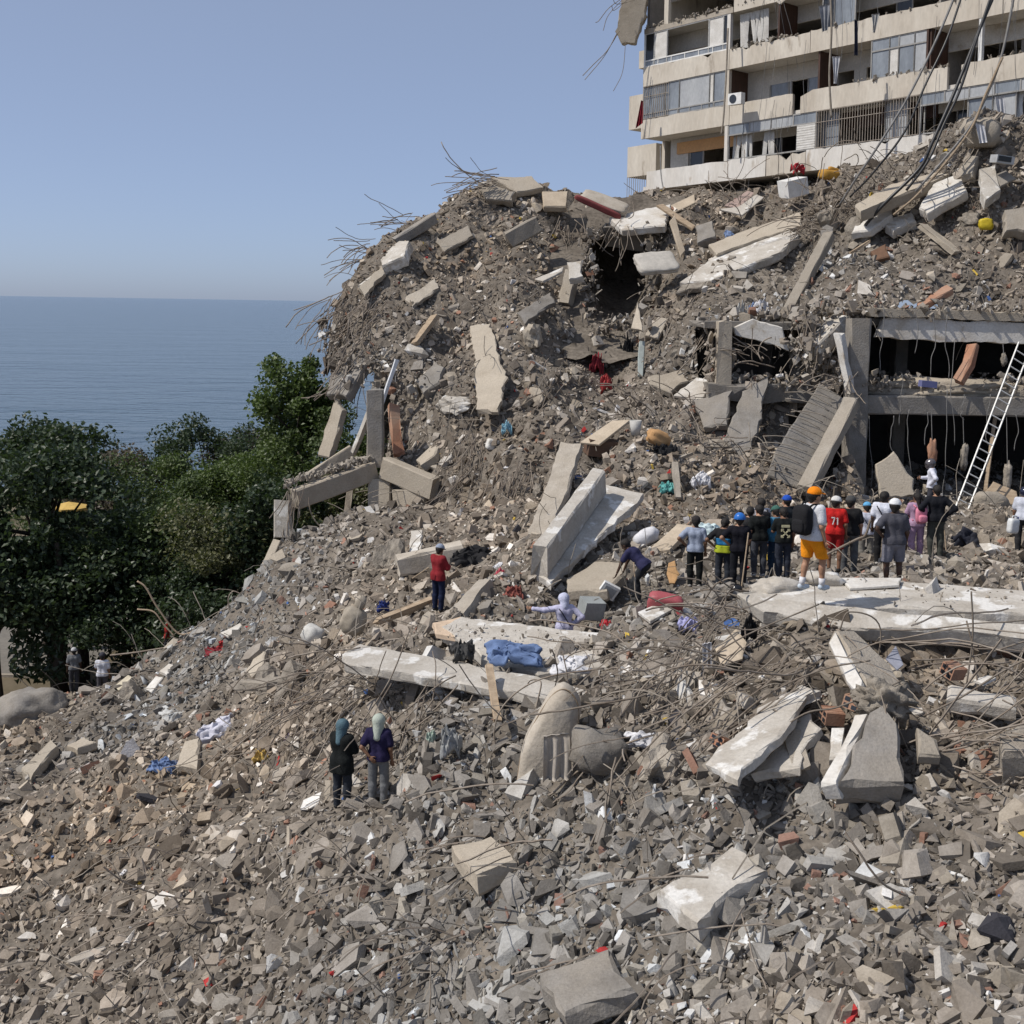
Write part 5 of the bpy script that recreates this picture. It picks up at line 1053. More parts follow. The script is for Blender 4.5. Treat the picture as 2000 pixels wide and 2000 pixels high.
plate([(1640, 1128, 23.6), (1760, 1128, 23.4), (1755, 1142, 22.9), (1660, 1148, 22.8)], .06, PLAST, "clean white panel on the broad pale slab", "white_board", "panel", .01, seg=3)
blob((1605, 1132, 23.4), (.8, .5, .3), CONC_L, "rounded white lump by the shoe of the man in orange", "plaster_lump", "plaster", (0, .1, .1), 3, 2.5, .3)
blob((1520, 1146, 23), (.9, .5, .35), CONC_L, "flat white lump at the left end of the broad slab", "plaster_lump", "plaster", (0, .05, .1), 3, 2.5, .35)
# pilaster with broken middle
plate([(1632, 1232, 19.6), (1668, 1226, 19.8), (1740, 1300, 19.2), (1772, 1345, 18.7), (1700, 1345, 18.3), (1672, 1300, 18.7)], .35, CONC, "toppled grey pilaster upper half lower right", jag=.05)
plate([(1616, 1250, 19.3), (1632, 1234, 19.5), (1685, 1330, 18.3), (1680, 1362, 18.1), (1655, 1335, 18.5)], .3, PLAST, "side of the toppled pilaster with sunlight painted in as white", "plaster_or_lit_sheet", "plaster", .02)  # white colour stands in for the sun on this side
plate([(1697, 1395, 17.6), (1722, 1372, 17.7), (1752, 1410, 17.4), (1768, 1530, 16.4), (1640, 1530, 16.4), (1668, 1450, 17)], .45, CONC_D, "grey pilaster lower half facing the viewer", jag=.05)  # darker concrete puts the shade of this front into its colour
plate([(1672, 1395, 17.7), (1695, 1390, 17.6), (1662, 1460, 17), (1632, 1530, 16.4), (1600, 1530, 16.5), (1640, 1460, 17.1)], .3, PLAST, "edge of the lower pilaster with its sunlight painted white", "plaster_or_lit_sheet", "plaster", .02)  # sunlit left face, its brightness put into the colour
blob((1728, 1368, 18), (.75, .5, .55), ROCK, "crushed concrete core joining the two pilaster halves", "crushed_core", "concrete", (0, .3, 0), 4, 2.5, .5, 4)
fan(1728, 1365, 17.9, 7, (.1, -.5, -.8), .8, .3, .4, "bent rebar in the crushed core of the pilaster", .18, .012)
plate([(1852, 1336, 18.4), (1985, 1358, 18), (1986, 1385, 17.7), (1850, 1362, 18)], .25, CONC_L, "short pale kerb piece lying in the pit at right", jag=.03)
plate([(1790, 1420, 17), (1830, 1440, 16.8), (1838, 1478, 16.5), (1795, 1475, 16.5)], .2, CONC, "grey square slab in the dark pit beside the pilaster", jag=.03)
plate([(1948, 1440, 16.9), (2010, 1400, 17.2), (2020, 1470, 16.5), (1960, 1465, 16.5)], .6, ROCK, "pitted concrete block at the lower right edge", jag=.08)
plate([(1730, 1285, 19.4), (1750, 1262, 19.7), (1764, 1295, 19.2), (1752, 1310, 19.1)], .03, C("blue_grey_panel", (.27, .28, .33), .5), "blue grey metal panel leaning behind the pilaster", "metal_sheet", "panel", .01, seg=2)
plate([(1900, 1327, 18.6), (1930, 1318, 18.7), (1945, 1322, 18.5), (1920, 1335, 18.3)], .05, PLAST, "small white tile lying in the pit", "tile", "tile", .01, seg=2)
# clay block wall fallen flat
plate([(1380, 1490, 18.6), (1480, 1380, 20.2), (1560, 1330, 20.8), (1600, 1345, 20.2), (1520, 1440, 18.8), (1440, 1520, 17.8)], .15, CONC_L, "sheet of cream plaster over the fallen block wall", "plaster_or_lit_sheet", "plaster", .12)
plate([(1470, 1510, 17.8), (1530, 1420, 19), (1580, 1390, 19.2), (1600, 1420, 18.6), (1560, 1500, 17.6)], .15, CONC_L, "second cream plaster sheet nearer the pilaster", "plaster_or_lit_sheet", "plaster", .1)
def clay(a, s, rot, label):
    o = empty("clay_block", P(*a)); tag(o, label, "brick"); RM = rotm(*rot); L, W, Hh = s
    v, f = box((0, 0, 0), s); mk("body", v @ RM.T, f, [BRICK], o)
    for i in range(4):
        v, f = box((-L / 2 - .002 , (i % 2 - .5) * W * .5, (i // 2 - .5) * Hh * .5), (.012, W * .32, Hh * .32)); mk("cell_shade", v @ RM.T, f, [GLASS_D], o)  # dark plates paint the shade inside the block's hollows
        v, f = box((0, (i - 1.5) * W * .25, Hh / 2), (L * .98, W * .07, .012)); mk("rib", v @ RM.T, f, [BRICK], o)
for i, (a, s, rot, lb) in enumerate([((1412, 1450, 18.7), (.4, .25, .15), (.2, .4, .8), "orange clay hollow block left of the plaster sheet"), ((1500, 1400, 19.5), (.5, .25, .15), (.1, .5, .7), "long split clay block between the plaster sheets"),
    ((1625, 1398, 18.6), (.3, .3, .2), (.1, .1, .1), "red ribbed clay block behind the pilaster edge"), ((1668, 1372, 18.6), (.35, .25, .2), (.2, .2, 1.), "clay block touching the white pilaster side"),
    ((1862, 1310, 19.2), (.3, .25, .2), (.3, .1, .5), "clay block lying below the long white beam"), ((1480, 1450, 18.7), (.35, .22, .15), (.2, .5, .8), "clay block under the cream plaster sheet"), ((520, 1420, 28.5), (.35, .25, .2), (.4, .2, .4), "single clay block on the left slope")]): clay(a, s, rot, lb)
beam((1545, 1430, 18.6), (1565, 1500, 17.6), .28, .1, CONC, "narrow grey plank slab beside the clay blocks", end=.05)
plate([(1625, 1420, 18), (1650, 1418, 18), (1650, 1480, 17.2), (1620, 1480, 17.2)], .15, CONC_L, "pale tile slab between clay blocks and pilaster", jag=.03)
ol = smooth_pts([P(x, y, 20.7) for x, y in [(1012, 1520), (1024, 1450), (1052, 1392), (1082, 1348), (1108, 1338), (1130, 1366), (1128, 1420), (1112, 1460), (1098, 1520), (1055, 1535), (1012, 1520)]], 60)[:-1]; oc = ol.mean(0); no = len(ol)
Vm = np.concatenate([oc + (ol - oc) * k_ + np.array([.18, 1, .35]) * d_ for k_, d_ in ((.72, -.30), (.9, -.26), (1, -.12), (1, .12), (.9, .26), (.72, .3))]); Vm = Vm + fbm(Vm * 2.6, 3)[:, None] * .035
Fm = [(r_ * no + i, r_ * no + (i + 1) % no, (r_ + 1) * no + (i + 1) % no, (r_ + 1) * no + i) for r_ in range(5) for i in range(no)]
Vm = np.r_[Vm, [oc + np.array([.18, 1, .35]) * -.33], [oc + np.array([.18, 1, .35]) * .33]]; Fm += [(i, 6 * no, (i + 1) % no) for i in range(no)] + [(5 * no + i, 5 * no + (i + 1) % no, 6 * no + 1) for i in range(no)]
tag(mk_world("folded_mattress", Vm, Fm, [MATTR], None, True), "big tan mattress folded upright in the foreground", "mattress")
v, f = tube(np.r_[(ol + np.array([.18, 1, .35]) * -.12), (ol + np.array([.18, 1, .35]) * -.12)[:1]], .014, 5, cap=False); mk_world("piping", v, f, [MATS["brown_wood"] if False else WOOD], bpy.data.objects["folded_mattress"], True)
hang_cloth("cloth", [(1062, 1438), (1112, 1432), (1118, 1520), (1060, 1525)], 19.75, C("beige_shirt", (.47, .42, .36)), "beige shirt draped in front of the folded mattress", "cloth")
blob((1172, 1468, 19.7), (.85, .6, .65), CONC_D, "smooth dark grey boulder right of the folded mattress", "boulder", "boulder", (0, .2, .3), 3, 5, .3, 1.5)
plate([(1395, 1262, 21.2), (1440, 1225, 21.6), (1458, 1255, 21.2), (1450, 1285, 20.8), (1410, 1300, 20.7)], .06, BOARD, "tan cardboard flap standing by the white cloth", "cardboard", "cardboard", .02)
hang_cloth("cloth", [(1372, 1258), (1390, 1255), (1392, 1360), (1372, 1340)], 20.9, MATS["white_cloth"], "torn white cloth hanging over the dark pit", "cloth")
heap_cloth((1465, 1225, 21.3), (.28, .2, .6), MATS["black_cloth"], "black strap bundle at the end of the long beam")
heap_cloth((880, 1440, 21.6), (.4, .4, .7), C("bag_grey", (.32, .33, .33)), "grey and black bag upright below the long slab")
heap_cloth((845, 1438, 21.8), (.25, .2, .35), C("mint_bag", (.42, .52, .44)), "mint green bag by the leaning rods")
heap_cloth((1255, 1440, 20.2), (.5, .3, .2), MATS["white_cloth"], "striped white cloth near the dark boulder")
heap_cloth((1495, 1146, 24.4), (.3, .2, .1), MATS["teal_rag"], "teal scrap by the bristling rebar")
heap_cloth((1375, 1035, 33), (.8, .5, .25), C("aqua_white", (.55, .66, .68)), "white and aqua sheet behind the crowd")
# --- left slope
for pts, th, mt, lb in [
    ([(480, 1310, 36.5), (500, 1265, 37.4), (520, 1275, 37), (508, 1300, 36.2), (490, 1322, 36)], .2, CONC_T, "tan upright slab flake on the left slope"),
    ([(342, 1495, 30), (360, 1445, 31), (390, 1440, 31), (385, 1500, 29.6)], .3, CONC_T, "square tan slab at the bottom of the left slope"),
    ([(130, 1455, 35.2), (165, 1438, 35.8), (188, 1448, 35.2), (150, 1462, 34.8)], .25, CONC_T, "pointed pale slab near the lower left"),
    ([(40, 1500, 32.6), (100, 1445, 34), (112, 1455, 33.6), (60, 1520, 32)], .3, CONC_T, "long tan slab sloping in the lower left corner"),
    ([(430, 1235, 41), (470, 1215, 41.4), (475, 1225, 41), (445, 1242, 40.6)], .12, PLAST, "white flat board high on the left slope"),
    ([(283, 1345, 41.5), (305, 1318, 42), (318, 1322, 41.6), (295, 1352, 41)], .15, PLAST, "white slab flake near the man in white"),
    ([(222, 1340, 43.6), (250, 1318, 44), (256, 1322, 43.6), (232, 1348, 43)], .12, C("cream_board", (.55, .49, .37)), "cream board right of the man in white"),
    ([(310, 1310, 42), (330, 1295, 42.4), (345, 1300, 42), (325, 1318, 41.5)], .15, PLAST, "white rag like sheet upper left slope"),
    ([(455, 1330, 34), (560, 1318, 34.5), (600, 1322, 34), (520, 1332, 33.4)], .25, CONC, "long grey pipe like slab on the left slope")]:
    plate(pts, th, mt, lb, jag=.05)
blob((58, 1385, 43.6), (2.1, 1.7, 1.4), CONC_D, "large rounded grey boulder at the far left", "boulder", "boulder", (0, -.1, .1), 4, 2.2, .22, 1.6)
heap_cloth((410, 1428, 31.2), (1.2, .6, .35), C("lilac_white", (.60, .60, .68)), "white and lilac clothes on the left slope", (0, -.5, .2), .7)
heap_cloth((318, 1492, 29.8), (.7, .4, .3), MATS["denim"], "blue jeans at the bottom of the left slope")
heap_cloth((342, 1398, 33.5), (.9, .5, .3), MATS["clear_plastic"], "crumpled clear plastic on the left slope")
heap_cloth((440, 1256, 40), (.5, .3, .3), C("scarlet", (.42, .04, .04)), "scarlet bag high on the left slope")
heap_cloth((418, 1270, 39.4), (.6, .3, .3), MATS["crimson"], "dark red cloth left of the scarlet bag")
heap_cloth((572, 1303, 34), (.4, .3, .2), MATS["scarlet"], "scarlet scrap near the long slab end")
heap_cloth((575, 1435, 27.5), (.4, .3, .4), C("plum", (.13, .10, .17)), "plum coloured bundle on the left slope")
heap_cloth((730, 1430, 23.6), (.3, .2, .15), C("pale_blue", (.35, .45, .55)), "pale blue cloth between the two wrapped heads")
heap_cloth((510, 1470, 28.2), (.35, .3, .3), C("ochre", (.50, .34, .10)), "ochre scrap on the lower left slope")
blob((610, 1240, 33.6), (.6, .5, .55), C("white_sack", (.60, .59, .55)), "small white sack on the upper left slope", "sack", "sack", (.1, .4, 0), 3, 2.6, .2)
fan(640, 1290, 27.5, 12, (-.7, -.45, -.5), 2.0, .18, .3, "bent rebar on the slope left of the long slab", .6)
# --- foreground below the picture's crowd (continues the heap towards the viewer)
for pts, th, mt, lb in [
    ([(880, 1650, 19.4), (960, 1630, 19.6), (1010, 1680, 18.6), (930, 1710, 18.2)], .35, CONC_T, "wide tan slab in the near middle rubble"),
    ([(1280, 1740, 16.2), (1430, 1650, 17), (1500, 1700, 16.3), (1360, 1800, 15.4)], .3, CONC_L, "pale slab in the near right rubble"),
    ([(1050, 1900, 16), (1190, 1850, 16.2), (1240, 1930, 15.2), (1100, 1980, 15)], .3, CONC_D, "dark slab at the very bottom middle")]: plate(pts, th, mt, lb, jag=.08, bars=3)
for a in [(400, 1760, 23, 10, (-.7, -.4, .1), 2.2, .3, .5, "near", .8), (900, 1800, 17.8, 12, (-.6, -.3, .2), 2.0, .4, .7, "near", .8), (1500, 1850, 14.6, 12, (-.7, -.2, .3), 1.7, .4, .8, "near", .7), (1450, 400, 55.5, 14, (.2, -.4, .5), 1.8, .7, .9, "x", 1.0), (1560, 400, 54, 14, (.2, -.4, .4), 1.8, .7, .9, "x", 1.0), (1700, 370, 51.5, 14, (-.2, -.4, .5), 1.8, .7, .9, "x", .9), (1850, 350, 49, 10, (.1, -.4, .3), 1.6, .7, .9, "x", .8), (1330, 1300, 21.6, 16, (-.6, -.3, .1), 2.2, .3, .5, "x", .7), (1450, 1330, 20.6, 16, (-.7, -.3, -.1), 2.2, .25, .3, "x", .6), (1620, 1300, 20, 8, (-.6, -.3, .2), 1.6, .4, .7, "x", .5), (1930, 1420, 17.4, 10, (.6, -.2, .4), 1.8, .5, .7, "x", .5), (1130, 1330, 22.6, 10, (.2, -.3, .4), 1.4, .5, .8, "x", .5), (770, 1400, 23.4, 12, (-.5, -.3, .5), 1.9, .3, .6, "x", .6), (1240, 820, 43, 12, (-.3, -.4, .2), 1.8, .5, .7, "x", .8), (1340, 850, 42, 12, (-.3, -.4, .2), 1.8, .5, .7, "x", .8)]: fan(*a, own=0)
# --- ladder against the standing storeys
ld = empty("ladder", P(1868, 1003, 39.6)); tag(ld, "tall aluminium ladder leaning on the standing storeys", "ladder")
la, lb_ = P(1866, 992, 39.7), P(1990, 668, 42.2); ra, rb = P(1888, 1003, 39.6), P(2012, 682, 42.1)
for a, b in ((la, lb_), (ra, rb)):
    v, f = beam_vf(a, b, .05, .04, 0, 0, 0, 5); mk_world("rail", v, f, [ALU], ld)
for i in range(1, 20):
    t = i / 20; v, f = tube([la * (1 - t) + lb_ * t, ra * (1 - t) + rb * t], .026, 6); mk_world("rung", v, f, [ALU], ld)
beam((1925, 960, 42), (1946, 790, 43), .12, .1, WOOD, "wooden prop standing behind the ladder", "timber_prop", "timber", end=.02)
# hanging fragments in the lower openings
plate([(1711, 905, 40.4), (1745, 882, 40.6), (1762, 905, 40.4), (1786, 935, 40.2), (1788, 968, 40), (1720, 972, 40), (1712, 930, 40.3)], .25, CONC_T, "large jagged slab fragment hanging in the opening", "hanging_fragment", "fragment", .06)
for a, dm, mt, lb, top in [((1821, 882, 41.6), (.28, .22, .85), BRICK, "brick and mortar lump hanging behind the helmeted man", 800), ((1883, 892, 42), (.24, .2, .85), ROCK, "mortar lump on a wire left of the ladder", 815), ((1968, 930, 42), (.24, .22, .95), ROCK, "mortar lump on a wire right of the ladder", 815), ((1961, 702, 42.3), (.2, .16, .4), ROCK, "small lump hanging on a wire beside the ladder top", 672)]:
    o = blob(a, dm, mt, lb, "hanging_lump", "fragment", sub=3, power=3, amp=.35); v, f = tube([P(a[0], a[1], a[2]), P(a[0] - 2, top, a[2])], .012, 4); mk_world("wire", v, f, [WIREG], o)
beam((1873, 748, 42.3), (1902, 675, 42.7), .34, .3, BRICK, "broken brick pier leaning in the upper opening", "brick_pier", "pier", jag=.1)
v, f = box(P(1812, 750, 42.2), (.55, .3, .22), rotm(0, .08, .1)); tag(mk_world("crate", v, f, [C("violet_crate", (.14, .15, .30))]), "violet blue crate on the middle floor edge", "crate")
for px, y0, y1, Y in ((1700, 812, 985, 41.9), (1742, 812, 884, 41.9), (1775, 800, 925, 42), (1810, 805, 870, 42), (1848, 760, 1000, 41.9), (1722, 600, 735, 42.4), (1790, 610, 690, 42.6), (1822, 620, 735, 42.5), (1850, 615, 740, 42.4), (1862, 660, 870, 42.2), (1760, 730, 830, 42.1), (1880, 770, 820, 42), (1985, 810, 880, 41.8), (1930, 770, 870, 42)):
    n = 6; pts = [P(px + rng.normal(0, 1.5) + 3.5 * math.sin(i * .9 + px), y0 + (y1 - y0) * i / n, Y) for i in range(n + 1)]
    rebar(smooth_pts(pts, 18), .013, "thin wire hanging across the black openings", "wires across the openings", WIREG, "hanging_wire", "wire")
plate([(1905, 985, 40.5), (1940, 940, 41), (1985, 960, 40.6), (1990, 985, 40.2)], .06, WOOD, "wooden roof like frame at the foot of the ladder", "timber_truss", "timber", .02)
blob((1935, 985, 39.8), (1.2, .7, .8), CONC, "grey sacks piled at the foot of the ladder", "sack_pile", "sack", (0, .2, .2), 3, 2.6, .25)

fan(1480, 700, 43.3, 9, (-.6, -.4, .3), 1.6, .4, .9, "bent rebar poking out around the small black opening", .4)
fan(1600, 640, 43.4, 9, (-.3, -.4, -.8), 1.6, .4, .5, "bent rebar dangling at the broken corner of the storeys", .4)
fan(1640, 740, 42, 8, (-.6, -.5, -.3), 1.5, .4, .5, "bent rebar at the head of the ribbed panel", .3)
fan(1220, 445, 56, 8, (-.1, -.5, -.9), 1.5, .25, .4, "bent rebar hanging in front of the dark hollow", .7)
fan(1330, 620, 48.2, 8, (-.4, -.5, -.6), 1.9, .3, .5, "bent rebar strewn below the large cream slab", .6)
fan(1080, 760, 45.4, 8, (-.4, -.5, -.7), 1.9, .25, .5, "bent rebar strands in the middle of the left flank", .7)
v, f = TANGLE.get(); tag(mk("rebar_tangle", v, f, [REBAR]), "thinner rebar strands mixed among the bent bars", "rebar", kind="stuff")

o = mk("debris_clutter", np.concatenate(CLUT["V"]), np.concatenate(CLUT["F"]), [STONE]); at = o.data.color_attributes.new("tint", 'FLOAT_COLOR', 'POINT'); cc_ = np.concatenate(CLUT["C"])
at.data.foreach_set("color", np.c_[cc_, np.ones(len(cc_))].astype(np.float32).ravel()); tag(o, "loose debris heaped along the broken edges and openings", "rubble", kind="stuff")
# ------------------------------------------------------------------ trees between the street and the sea
def leaf_mat(name, c1, c2, rough=.5):
    mt = material(name, c1, c2, 1.3, rough, spec=.35, coords='World', fine=.35)
    nt = mt.node_tree; bs = [n for n in nt.nodes if n.type == 'BSDF_PRINCIPLED'][0]; out = [n for n in nt.nodes if n.type == 'OUTPUT_MATERIAL'][0]
    tr = nd(nt, "ShaderNodeBsdfTranslucent"); tr.inputs[0].default_value = (c1[0] * 1.3, c1[1] * 1.5, c1[2] * .8, 1); mx = nd(nt, "ShaderNodeMixShader"); mx.inputs[0].default_value = .22
    nt.links.new(bs.outputs[0], mx.inputs[1]); nt.links.new(tr.outputs[0], mx.inputs[2]); nt.links.new(mx.outputs[0], out.inputs[0]); return mt
BARK = material("bark", (.075, .06, .045), (.045, .035, .026), 4, .95, .5, 20)
LG = [leaf_mat("leaf_broad", (.050, .072, .036), (.032, .048, .025), .42), leaf_mat("leaf_fine", (.082, .112, .038), (.052, .075, .028)), leaf_mat("leaf_olive", (.115, .118, .055), (.078, .082, .04)), leaf_mat("leaf_brown", (.125, .105, .08), (.085, .072, .056)), leaf_mat("leaf_bright", (.098, .135, .042), (.066, .095, .032))]
TBOX = np.array([(0, -.5, 0), (.32, 0, .06), (0, .5, -.03), (-.32, 0, .06)])
def tree(px, py, Y, rx, rz, zb, mt, n, ls, label, ry=None, clumps=34, trunk=True, lean=0.0, hollow=.55, group="trees between the rubble and the sea"):
    """crown centred on photo point px,py at distance Y; rx, rz half sizes in metres, zb ground height"""
    c = P(px, py, Y); ry = ry or rx; base = np.array([c[0] + lean, c[1], zb]); t = empty("tree", base); tag(t, label, "tree", group)
    A_ = Acc(); limbs = []
    k = rng.normal(size=(clumps, 3)); k /= np.linalg.norm(k, axis=1, keepdims=True); k *= (rng.uniform(hollow, 1.12, clumps))[:, None]
    cc = c + k * [rx, ry, rz]
    if trunk:
        top = c + [0, 0, -.35 * rz]; h = max(1.0, top[2] - zb)
        A_.add(*tube(smooth_pts([base, base + (top - base) * .4 + rng.normal(0, .15, 3), top], 8), .26 + .02 * h, 8, .14)); 
        for i in range(min(clumps, 14)): 
            m_ = base + (top - base) * rng.uniform(.5, 1)
            A_.add(*tube(smooth_pts([m_, (m_ + cc[i]) / 2 + rng.normal(0, .25, 3), cc[i]], 8), .10, 5, .02))
        v, f = A_.get(); mk("trunk", v - base, f, [BARK], t, True)
    n = int(n * 1.35); ls = ls * .8; per = n // clumps; V = []; 
    for q in cc:
        r = rng.uniform(.16, .46); d = rng.normal(size=(per, 3)); d /= np.linalg.norm(d, axis=1, keepdims=True); rr = rng.random(per) ** .45
        V.append(q + d * rr[:, None] * np.array([rx, ry, rz]) * r * 1.1)
    pts = np.concatenate(V); lx, ly, lz = to_px(pts)         # the crowns leave openings towards the street
    for (gx0, gx1, gy0, gy1) in ((98, 172, 972, 1000), (20, 62, 1005, 1050), (182, 222, 976, 998), (-40, 62, 1225, 1300)): k_ = ~((lx > gx0) & (lx < gx1) & (ly > gy0) & (ly < gy1) & (lz < 66)); pts, lx, ly, lz = pts[k_], lx[k_], ly[k_], lz[k_]
    m_ = len(pts); s = ls * rng.uniform(.6, 1.35, m_)
    nz = rng.normal(0, 1, (m_, 3)) + [0, 0, .9]; nz /= np.linalg.norm(nz, axis=1, keepdims=True); a = rng.normal(size=(m_, 3)); x = a - (a * nz).sum(1, keepdims=True) * nz; x /= np.linalg.norm(x, axis=1, keepdims=True); M = np.stack([np.cross(nz, x), x, nz], 2)
    q = np.einsum('nij,vj->nvi', M, TBOX) * s[:, None, None] + pts[:, None]
    mk("crown", q.reshape(-1, 3) - base, np.arange(m_ * 4).reshape(-1, 4), [mt], t); return t
G = 5.0
tree(60, 985, 52, 4.0, 3.0, G, LG[0], 15000, .34, "big broad leaved tree at the far left edge", lean=1.2)
tree(95, 900, 58, 2.6, 1.7, G, LG[0], 6000, .32, "broad leaved crown topping the far left tree line")
tree(-10, 1130, 50, 3.0, 2.2, G, LG[0], 7000, .32, "dark low crown below the far left tree")
tree(160, 1110, 53, 3.4, 2.4, G, LG[0], 9000, .30, "dark broad crown beside the trunk at left")
tree(235, 960, 72, 3.6, 2.6, G, LG[3], 8000, .26, "brownish thin tree behind the left tree line")
tree(300, 1010, 60, 3.3, 3.0, G, LG[1], 14000, .22, "fine leaved green tree left of centre of the wood")
tree(410, 905, 72, 3.0, 2.4, G, LG[0], 9000, .26, "round dark tree with the highest top by the sea")
tree(395, 1000, 62, 3.4, 3.0, G, LG[4], 14000, .22, "bright green feathery tree in the middle of the wood")
tree(480, 915, 76, 3.2, 2.0, G, LG[3], 7000, .24, "grey brown bush line against the sea")
tree(350, 1110, 53, 3.6, 2.4, G, LG[1], 12000, .24, "dark green tree low in the middle of the wood")
tree(250, 1170, 52, 3.6, 2.6, G, LG[0], 9000, .28, "very dark undergrowth tree behind the man in white")
tree(520, 960, 62, 3.0, 2.6, G, LG[4], 12000, .22, "bright green tree left of the concrete frame")
tree(600, 880, 64, 2.6, 3.4, G, LG[1], 10000, .24, "green tree rising beside the left edge of the heap")
tree(592, 775, 63, 2.3, 2.5, G, LG[4], 5200, .30, "loose topped tree reaching up against the sea", clumps=20, hollow=.35)
tree(655, 930, 60, 2.6, 3.0, G, LG[1], 9000, .24, "tree seen through the concrete frame")
tree(460, 1080, 51, 3.0, 2.2, G, LG[2], 10000, .24, "olive tree just above the slope crest")
tree(540, 1040, 50, 1.9, 2.2, G, LG[0], 7000, .26, "dark broad leaved bush left of the frame column")
tree(400, 1180, 49.5, 3.2, 1.6, G, LG[0], 8000, .26, "dark bush at the top of the left slope")
tree(690, 1000, 56, 2.2, 2.4, G, LG[2], 6000, .24, "olive bush behind the frame column")
tree(140, 1010, 80, 5, 2.2, G, LG[1], 6000, .26, "far green bush in the gap of the left trees", hollow=.2)
# visible forked trunk at the left
ft = empty("tree", (P(118, 1310, 50)[0], 50, G)); tag(ft, "dark forked bare trunk at the left beside the street", "tree", None); A = Acc()
for pts, a, b in (([(118, 1325), (116, 1270), (108, 1230), (70, 1200), (20, 1180)], .34, .12), ([(112, 1250), (125, 1190), (118, 1120), (110, 1060)], .26, .1), ([(105, 1228), (85, 1170), (60, 1110)], .16, .06), ([(125, 1200), (160, 1140), (190, 1090)], .14, .05)):
    A.add(*tube(smooth_pts([P(x, y, 50) for x, y in pts], 14), a, 8, b))
v, f = A.get(); mk_world("trunk", v, f, [BARK], ft, True)
pts = np.array([P(rng.uniform(20, 130), rng.uniform(1150, 1330), rng.uniform(49, 51)) for i in range(900)]); a = rng.normal(size=(len(pts), 4, 3)) * .12
mk("crown", (pts[:, None] + a).reshape(-1, 3) - np.array(ft.location), np.arange(len(pts) * 4).reshape(-1, 4), [LG[0]], ft)
# yellow parasol and parked cars glimpsed through the trees
pr = empty("parasol", P(135, 1010, 66) * [1, 1, 0] + [0, 0, G]); tag(pr, "yellow flat parasol glimpsed through the left trees", "parasol")
hh = P(135, 984, 66)[2] - G; a = np.linspace(0, 2 * math.pi, 9)[:-1]
v = [(0, 0, hh + .12)] + [(1.1 * math.cos(t), 1.1 * math.sin(t), hh - .15) for t in a] + [(1.08 * math.cos(t), 1.08 * math.sin(t), hh - .3) for t in a]
mk("canopy", v, [(0, 1 + i, 1 + (i + 1) % 8) for i in range(8)] + [(1 + i, 9 + i, 9 + (i + 1) % 8, 1 + (i + 1) % 8) for i in range(8)], [paint("yellow_canvas", (.62, .42, .12))], pr); v, f = tube([(0, 0, 0), (0, 0, hh)], .03, 6); mk("pole", v, f, [ALU], pr)
def car(px, Y, rz, mt, label):
    c = P(px, 1000, Y); o = empty("parked_car", (c[0], c[1], G + .03), rz); tag(o, label, "car", "cars parked beyond the left trees")
    prof = [(-2.1, .35), (-2.15, .75), (-1.5, .9), (-.9, 1.42), (.7, 1.45), (1.4, .95), (2.1, .8), (2.15, .4)]
    def ext(p, w): n_ = len(p); return [(x, -w, z) for x, z in p] + [(x, w, z) for x, z in p], [tuple(range(n_))[::-1], tuple(range(n_, 2 * n_))] + [(i, (i + 1) % n_, n_ + (i + 1) % n_, n_ + i) for i in range(n_)]
    v, f = ext(prof, .84); mk("body", v, f, [mt], o)
    for s in (-1, 1):
        v, f = ext([(-1.3, .95), (-.85, 1.36), (.62, 1.38), (1.2, .95)], .01); mk("window", np.array(v) + [0, s * .85, 0], f, [GLASS_D], o)
        for x in (-1.35, 1.35):
            v, f = tube([(x, s * .72, .32), (x, s * .9, .32)], .32, 14); w = mk("wheel", v, f, [CABLE], o); v, f = tube([(x, s * .9, .32), (x, s * .915, .32)], .19, 12); mk("rim", v, f, [ALU], w)
    v, f = box((2.12, 0, .62), (.1, 1.3, .14)); mk("headlight", v, f, [WFRAME], o)
SILV = paint("silver_paint", (.45, .46, .48), .3)
car(35, 64, .2, SILV, "silver car glimpsed at the left edge through the leaves"); car(190, 70, -.1, paint("white_paint", (.7, .7, .7), .3), "white car glimpsed right of the yellow parasol")
